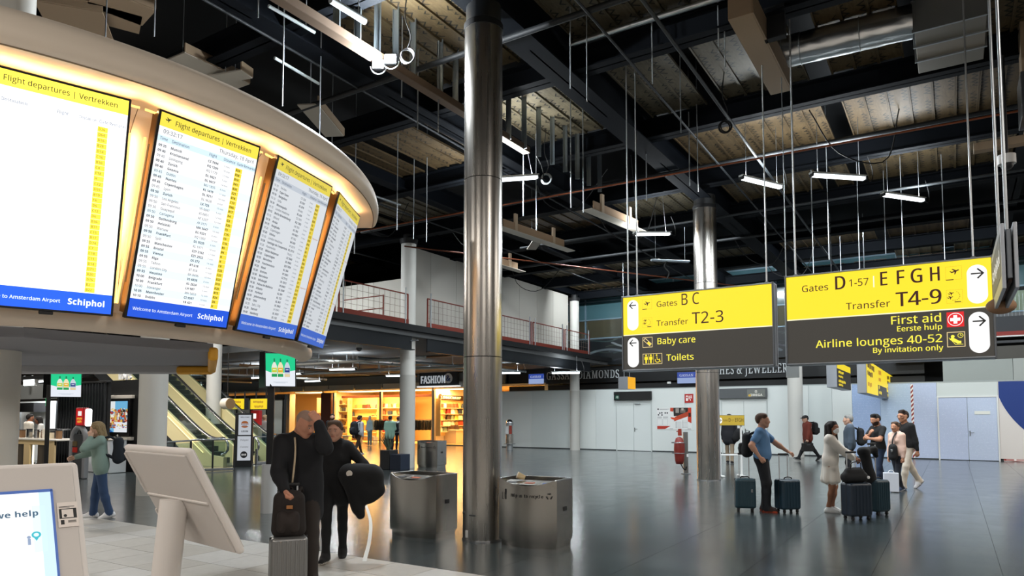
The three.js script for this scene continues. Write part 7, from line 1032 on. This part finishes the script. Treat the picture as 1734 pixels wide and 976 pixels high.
person({ at: [onZ(48, 745, -12.0).x, 0, -12.0], yaw: 150, h: 1.78, cell: 0.024, headCell: 0.012, handCell: 0.01, label: 'cook in white seen from behind at the kitchen wall', skin: SK[4], hair: { style: 'short', c: '#15100d' }, top: { c: '#ddd6c8', fat: 0.015 }, pants: { c: '#cfc8ba' }, pose: { handL: [0.2, 1.05, 0.25] } });
person({ at: [onZ(74, 745, -12.2).x, 0, -12.2], yaw: -60, h: 1.72, cell: 0.024, headCell: 0.012, handCell: 0.01, label: 'dark haired cook in white bending over the food warmer', skin: SK[4], hair: { style: 'long', c: '#15100d' }, top: { c: '#dcdad4', fat: 0.015 }, pants: { c: '#3a3a3a' }, pose: { lean: 0.25, handL: [0.15, 1.05, 0.4], handR: [-0.15, 1.05, 0.4] } });
person({ at: [447, 776], yaw: 165, h: 1.76, cell: 0.02, headCell: 0.011, handCell: 0.009, label: 'grey haired customer in a pale shirt at the red order machine', skin: SK[3], hair: { style: 'short', c: '#b39a78' }, top: { c: '#b9b7b2', fat: 0.02 }, pants: { c: '#5f7590', fat: 0.01 }, shoes: { c: '#444' }, pose: { handL: [0.22, 1.05, 0.3], handR: [-0.2, 1.1, 0.2] } });
// people near the shops
person({ at: [562, 775], yaw: 12, h: 1.8, cell: 0.02, headCell: 0.01, handCell: 0.009, label: 'bearded man in a black sweater standing before the brown pier', skin: SK[0], hair: { style: 'short', c: '#2a2019' }, beard: '#3b2c22', top: { c: '#0d0d0f', fat: 0.015 }, pants: { c: '#15161a' } });
{ const p = person({ at: [606, 773], yaw: 150, h: 1.74, cell: 0.02, headCell: 0.01, handCell: 0.009, label: 'walker in brown trousers with a large navy backpack', skin: SK[1], hair: { style: 'short', c: '#241a14' }, top: { c: '#b9c0c6', fat: 0.015 }, pants: { c: '#3d2c1c' }, shoes: { c: '#efefef', sole: '#fafafa' }, pose: { lean: 0.1, footL: [0.09, 0.075, 0.34], footR: [-0.09, 0.14, -0.34], pitchR: 0.8 } }); const q = localAt(p, 0, 1.22, -0.26); backpack('large navy backpack worn by the walker in brown trousers', '#10161f', q, yawOf(150 + 180), 1.25); const q2 = localAt(p, 0.27, 0.92, 0.1); const b = thing('shoulder_bag', 'small dark bag at the hip of the walker', 'bag', q2, 0.3); part(b, 'pouch', rb(0.24, 0.3, 0.14, 0.05), mat('#15171c', 0.8)); part(b, 'strap', new THREE.TorusGeometry(0.13, 0.012, 6, 20, Math.PI).translate(0, 0.13, 0), blackPl); }
person({ at: [660, 766], yaw: 178, h: 1.72, cell: 0.02, headCell: 0.011, handCell: 0.009, label: 'person in a mint green jacket seen from behind', skin: SK[1], hair: { style: 'short', c: '#1a1512' }, top: { c: '#8fb7a6', fat: 0.045, hem: 0.72 }, pants: { c: '#101317', fat: 0.02 }, shoes: { c: '#d8d8d8' }, pose: { handL: [0.15, 1.05, 0.25], handR: [-0.15, 1.05, 0.25] } });
{ const p = person({ at: [674, 765], yaw: 160, h: 1.7, cell: 0.02, headCell: 0.011, handCell: 0.009, label: 'person in a grey top beside the mint green jacket', skin: SK[1], hair: { style: 'short', c: '#5a2a1c' }, top: { c: '#aeb2ad', fat: 0.03 }, pants: { c: '#1a2330' }, shoes: { c: '#d8d8d8' }, pose: { handL: [0.15, 1.05, 0.25] } }); backpack('black backpack worn beside the mint green jacket', '#0f1114', localAt(p, 0, 1.22, -0.24), yawOf(160 + 180), 0.95); }
// people before the hoarding
{ const p = person({ at: [1292, 866], yaw: 62, h: 1.76, cell: 0.013, headCell: 0.0055, handCell: 0.0045, label: 'balding man in a blue polo shirt holding two suitcase handles', skin: '#b78a72', hair: { style: 'short', c: '#4a3426' }, scalp: '#7a5f50', belly: 0.03, top: { c: '#4a6f94', len: 'short', fat: 0.02, hem: 0.95 }, pants: { c: '#0f1218', fat: 0.022 }, shoes: { c: '#2a1812', sole: '#b8441f' }, pose: { headYaw: 0.1, headPitch: -0.02, footL: [0.1, 0.075, 0.02], footR: [-0.1, 0.075, 0.08], handL: [0.26, 1.02, 0.47], elbowL: [0.5, -1, -0.4], fingersL: [0.1, -0.35, 1], palmL: [0, -1, 0], curlL: 0.7, handR: [-0.34, 0.98, 0.02], elbowR: [-0.6, 0.0, -1], curlR: 0.95 } });
  backpack('black backpack worn by the man in the blue polo', '#0d0f12', localAt(p, 0, 1.2, -0.25), yawOf(62 + 180), 1.0);
  const h1 = onY(1262, 866), h2 = onY(1334, 868); suitcase('teal ribbed suitcase with silver lock beside the steel column', '#1f3a44', [h1.x, 0, h1.z], yawOf(-12), { w: 0.36, h: 0.53, d: 0.26, handle: 0.44, lock: 1, group: 'teal suitcases' }); suitcase('teal ribbed suitcase at the outstretched hand of the man in blue', '#1b3340', [h2.x, 0, h2.z], yawOf(14), { w: 0.38, h: 0.53, d: 0.28, handle: 0.44, group: 'teal suitcases' }); }
{ const p = person({ at: [1408, 868], yaw: 58, h: 1.62, female: 1, mask: 1, cell: 0.012, headCell: 0.0055, handCell: 0.0045, label: 'woman in a white dress and face mask leaning on suitcases', skin: '#9a6a50', hair: { style: 'longer', c: '#1c1410' }, top: { c: '#e2dbd0', fat: 0.03, arm: 0.008, hem: 0.95 }, pants: { c: '#8a5c46', bare: 1 }, skirt: { c: '#e0d9cd', y: 0.62 }, shoes: { c: '#efefec', sole: '#f4f4f2' }, pose: { lean: 0.05, footL: [0.07, 0.075, 0.0], footR: [-0.07, 0.075, -0.03], headYaw: -0.5, handL: [0.12, 1.06, 0.42], handR: [-0.05, 1.04, 0.42], fingersL: [0, -0.4, 1], fingersR: [0.2, -0.4, 1], palmL: [0, -1, 0], palmR: [0, -1, 0], curlL: 0.7, curlR: 0.7 } });
  const a = onY(1451, 880), b = onY(1487, 872); suitcase('dark blue suitcase carrying a black bag before the masked woman', '#1c2733', [a.x, 0, a.z], yawOf(14), { w: 0.42, h: 0.55, d: 0.28, handle: 0.5 }); suitcase('dark teal suitcase behind the one with the black bag', '#16303a', [b.x, 0, b.z], yawOf(24), { w: 0.34, h: 0.55, d: 0.26, handle: 0.62 });
  const bag = thing('black_bag', 'black soft bag on top of the dark blue suitcase', 'bag', [a.x - 0.02, 0.62, a.z + 0.02], yawOf(10)); part(bag, 'body', sdfMesh([{ a: [-0.15, 0.08, 0], b: [0.15, 0.08, 0], ra: 0.09, c: lin('#17181a') }, { a: [-0.1, 0.17, 0], b: [0.1, 0.17, 0], ra: 0.07, c: lin('#17181a') }], 0.015, 60), bodyMat); part(bag, 'handles', tube([[-0.1, 0.22, 0.04], [-0.08, 0.32, 0.05], [0.08, 0.32, 0.05], [0.1, 0.22, 0.04]], 0.01, 16), blackPl); part(bag, 'zip', rb(0.26, 0.01, 0.012, 0.003, 0, 0.24, 0.02), chromeM); part(bag, 'white_tag', cy(0.025, 0.025, 0.006, 0, 0, 0, 16).rotateX(Math.PI / 2).translate(0.2, 0.08, 0.09), mat('#ddd', 0.6));
  const cm = onY(1468, 872), ct = thing('draped_coat', 'black coat draped over the suitcase handle', 'coat', [cm.x, 0, cm.z], yawOf(20)), k = lin('#0c0d10'); part(ct, 'cloth', sdfMesh([{ a: [-0.08, 1.1, 0], b: [0.2, 1.13, 0], ra: 0.07, rb: 0.06, c: k }, { a: [-0.04, 1.08, 0.02], b: [0.05, 0.62, 0.06], ra: 0.09, rb: 0.08, c: k }, { a: [0.05, 0.7, 0.05], b: [0.1, 0.4, 0.08], ra: 0.07, rb: 0.045, c: k }, { a: [0.2, 1.12, 0], b: [0.25, 1.02, 0], ra: 0.05, rb: 0.04, c: k }], 0.014, 50), bodyMat); }
{ const p = person({ at: [1441, 817], yaw: -108, h: 1.74, cell: 0.015, headCell: 0.007, handCell: 0.006, label: 'grey haired man in a slate jacket behind the masked woman', skin: SK[0], hair: { style: 'short', c: '#8d8d8a' }, top: { c: '#3f4b58', fat: 0.03, collar: '#6d7680' }, pants: { c: '#14161a' }, shoes: { c: '#111' }, pose: { headYaw: -0.1 } }); backpack('black backpack worn by the grey haired man', '#0e1013', localAt(p, 0, 1.2, -0.26), yawOf(-108 + 180), 1.0); }
person({ at: [1489, 828], yaw: -78, h: 1.76, cell: 0.014, headCell: 0.006, handCell: 0.005, label: 'dark haired man in a black shirt and blue jeans, hand on chest', skin: SK[1], hair: { style: 'tuft', c: '#120e0c' }, beard: '#2a1c16', top: { c: '#0c0c0e', len: 'short' }, pants: { c: '#1c2c44', fat: 0.01 }, shoes: { c: '#2a2d33', sole: '#c9c9c9' }, pose: { headPitch: 0.25, handL: [0.02, 1.18, 0.26], elbowL: [1, -0.8, 0], fingersL: [-0.8, 0.3, 0.1], palmL: [0, -0.3, -1], handR: [0.02, 1.28, 0.24], elbowR: [-1, -0.8, 0], fingersR: [0.6, 0.8, 0], palmR: [0, 0, -1], footL: [0.09, 0.075, 0.12], footR: [-0.09, 0.09, -0.22], pitchR: 0.3 } });
{ const p = person({ at: [1521, 833], yaw: -70, h: 1.58, female: 1, cell: 0.013, headCell: 0.006, handCell: 0.005, label: 'girl in a pale pink jacket and dark jeans', skin: SK[1], hair: { style: 'tied', c: '#4a3424' }, top: { c: '#d8b5a4', fat: 0.02, collar: '#e3cbbd' }, pants: { c: '#141a26', fat: 0.006 }, shoes: { c: '#3a4a66', sole: '#d8d8d8' }, pose: { headYaw: 0.1, footL: [0.08, 0.075, 0.16], footR: [-0.08, 0.09, -0.2], pitchR: 0.3 } }); const q = localAt(p, 0.06, 1.0, 0.2), b = thing('sling_bag', 'black sling bag on the chest of the girl in pink', 'bag', q, yawOf(-70)); part(b, 'pouch', sdfMesh([{ a: [0, -0.1, 0], b: [0, 0.1, 0], ra: 0.1, rb: 0.09, c: lin('#101114') }], 0.015), bodyMat); part(b, 'strap', new THREE.TorusGeometry(0.26, 0.018, 6, 30).scale(0.75, 1.1, 1).rotateY(1.57).rotateX(0.0).translate(0.0, 0.16, -0.18), blackPl); part(b, 'buckle', rb(0.04, 0.06, 0.02, 0.006, 0.05, 0.03, 0.09), chromeM);
  const wb = onY(1508, 836), wbt = thing('paper_bag', 'white shopping bag at the feet of the girl in pink', 'bag', [wb.x, 0, wb.z - 0.25], yawOf(-20)); part(wbt, 'bag_body', rb(0.3, 0.42, 0.14, 0.006, 0, 0.21 + 0.02, 0), mat('#cdd2dc', 0.7)); part(wbt, 'handle', new THREE.TorusGeometry(0.06, 0.006, 6, 16, Math.PI).translate(0, 0.44, 0.05), mat('#eee', 0.6)); }
person({ at: [1537, 829], yaw: -76, h: 1.84, cell: 0.014, headCell: 0.006, handCell: 0.005, glasses: 1, label: 'tall man with glasses in a black sweater and white trousers', skin: SK[1], hair: { style: 'tuft', c: '#2a1b12' }, top: { c: '#0b0b0d', fat: 0.006 }, pants: { c: '#cfc4b4', fat: 0.008, ankle: 1 }, shoes: { c: '#d9d9dc', sole: '#3a3f4a' }, pose: { lean: 0.05, footL: [0.09, 0.075, 0.2], footR: [-0.09, 0.17, -0.4], pitchR: 0.7, handL: [0.26, 0.85, -0.05] } });
{ const p = person({ at: [1369, 781], yaw: -88, h: 1.8, cell: 0.016, headCell: 0.008, handCell: 0.006, cap: '#121416', label: 'man in a rust red jacket and black cap striding along the hoarding', skin: SK[0], hair: { style: 'short', c: '#3a3a3a' }, top: { c: '#66291a', fat: 0.035, hem: 0.8, collar: '#70301f' }, pants: { c: '#121418', fat: 0.006 }, shoes: { c: '#131313', sole: '#c9c9c9' }, pose: { headPitch: 0.22, lean: 0.06, footL: [0.08, 0.085, 0.42], pitchL: -0.25, footR: [-0.08, 0.12, -0.46], pitchR: 0.6, drop: 0.06, handL: [0.24, 0.8, 0.12], curlL: 0.95 } }); backpack('black backpack worn by the man in the red jacket', '#0c0d0f', localAt(p, 0, 1.22, -0.28), yawOf(-88 + 180), 1.05);
  const q = localAt(p, 0.25, 0.52, 0.14), b = thing('briefcase', 'black briefcase carried by the man in the red jacket', 'briefcase', q, yawOf(-80 + 90)); part(b, 'case', rb(0.44, 0.32, 0.12, 0.02), mat('#0d0e10', 0.6)); part(b, 'handle', new THREE.TorusGeometry(0.07, 0.012, 6, 18, Math.PI).translate(0, 0.16, 0), blackPl); part(b, 'clasp', rb(0.16, 0.02, 0.01, 0.003, 0, 0.09, 0.062), chromeM); }
{ const p = person({ at: [1236, 785], yaw: 160, h: 1.78, cell: 0.018, headCell: 0.009, handCell: 0.008, label: 'person in a dark coat and khaki trousers behind the gate stand', skin: SK[0], hair: { style: 'short', c: '#2a2420' }, top: { c: '#14161c', fat: 0.035, hem: 0.72 }, pants: { c: '#8a7a66', fat: 0.008 }, shoes: { c: '#15161a', sole: '#d8d8d8' }, pose: { footL: [0.08, 0.075, 0.16], footR: [-0.08, 0.075, -0.14] } }); const q = localAt(p, -0.28, 1.02, -0.16), b = thing('shoulder_bag', 'black shoulder bag of the person behind the gate stand', 'bag', q, yawOf(160)); part(b, 'pouch', sdfMesh([{ a: [-0.05, 0.08, 0], b: [0.06, -0.1, 0], ra: 0.15, rb: 0.14, c: lin('#0e0f12'), s: [1, 1.1, 0.8] }], 0.02), bodyMat); part(b, 'strap', tube([[0, 0.15, 0], [0.08, 0.35, 0.05], [0.16, 0.42, 0.12]], 0.014, 12), blackPl); }
scene.traverse((o) => { if (o.isMesh) { o.castShadow = true; o.receiveShadow = true; } if (o.isLight && o.shadow && !o.isRectAreaLight) { o.castShadow = true; o.shadow.mapSize.set(512, 512); } });
renderer.render(scene, camera);
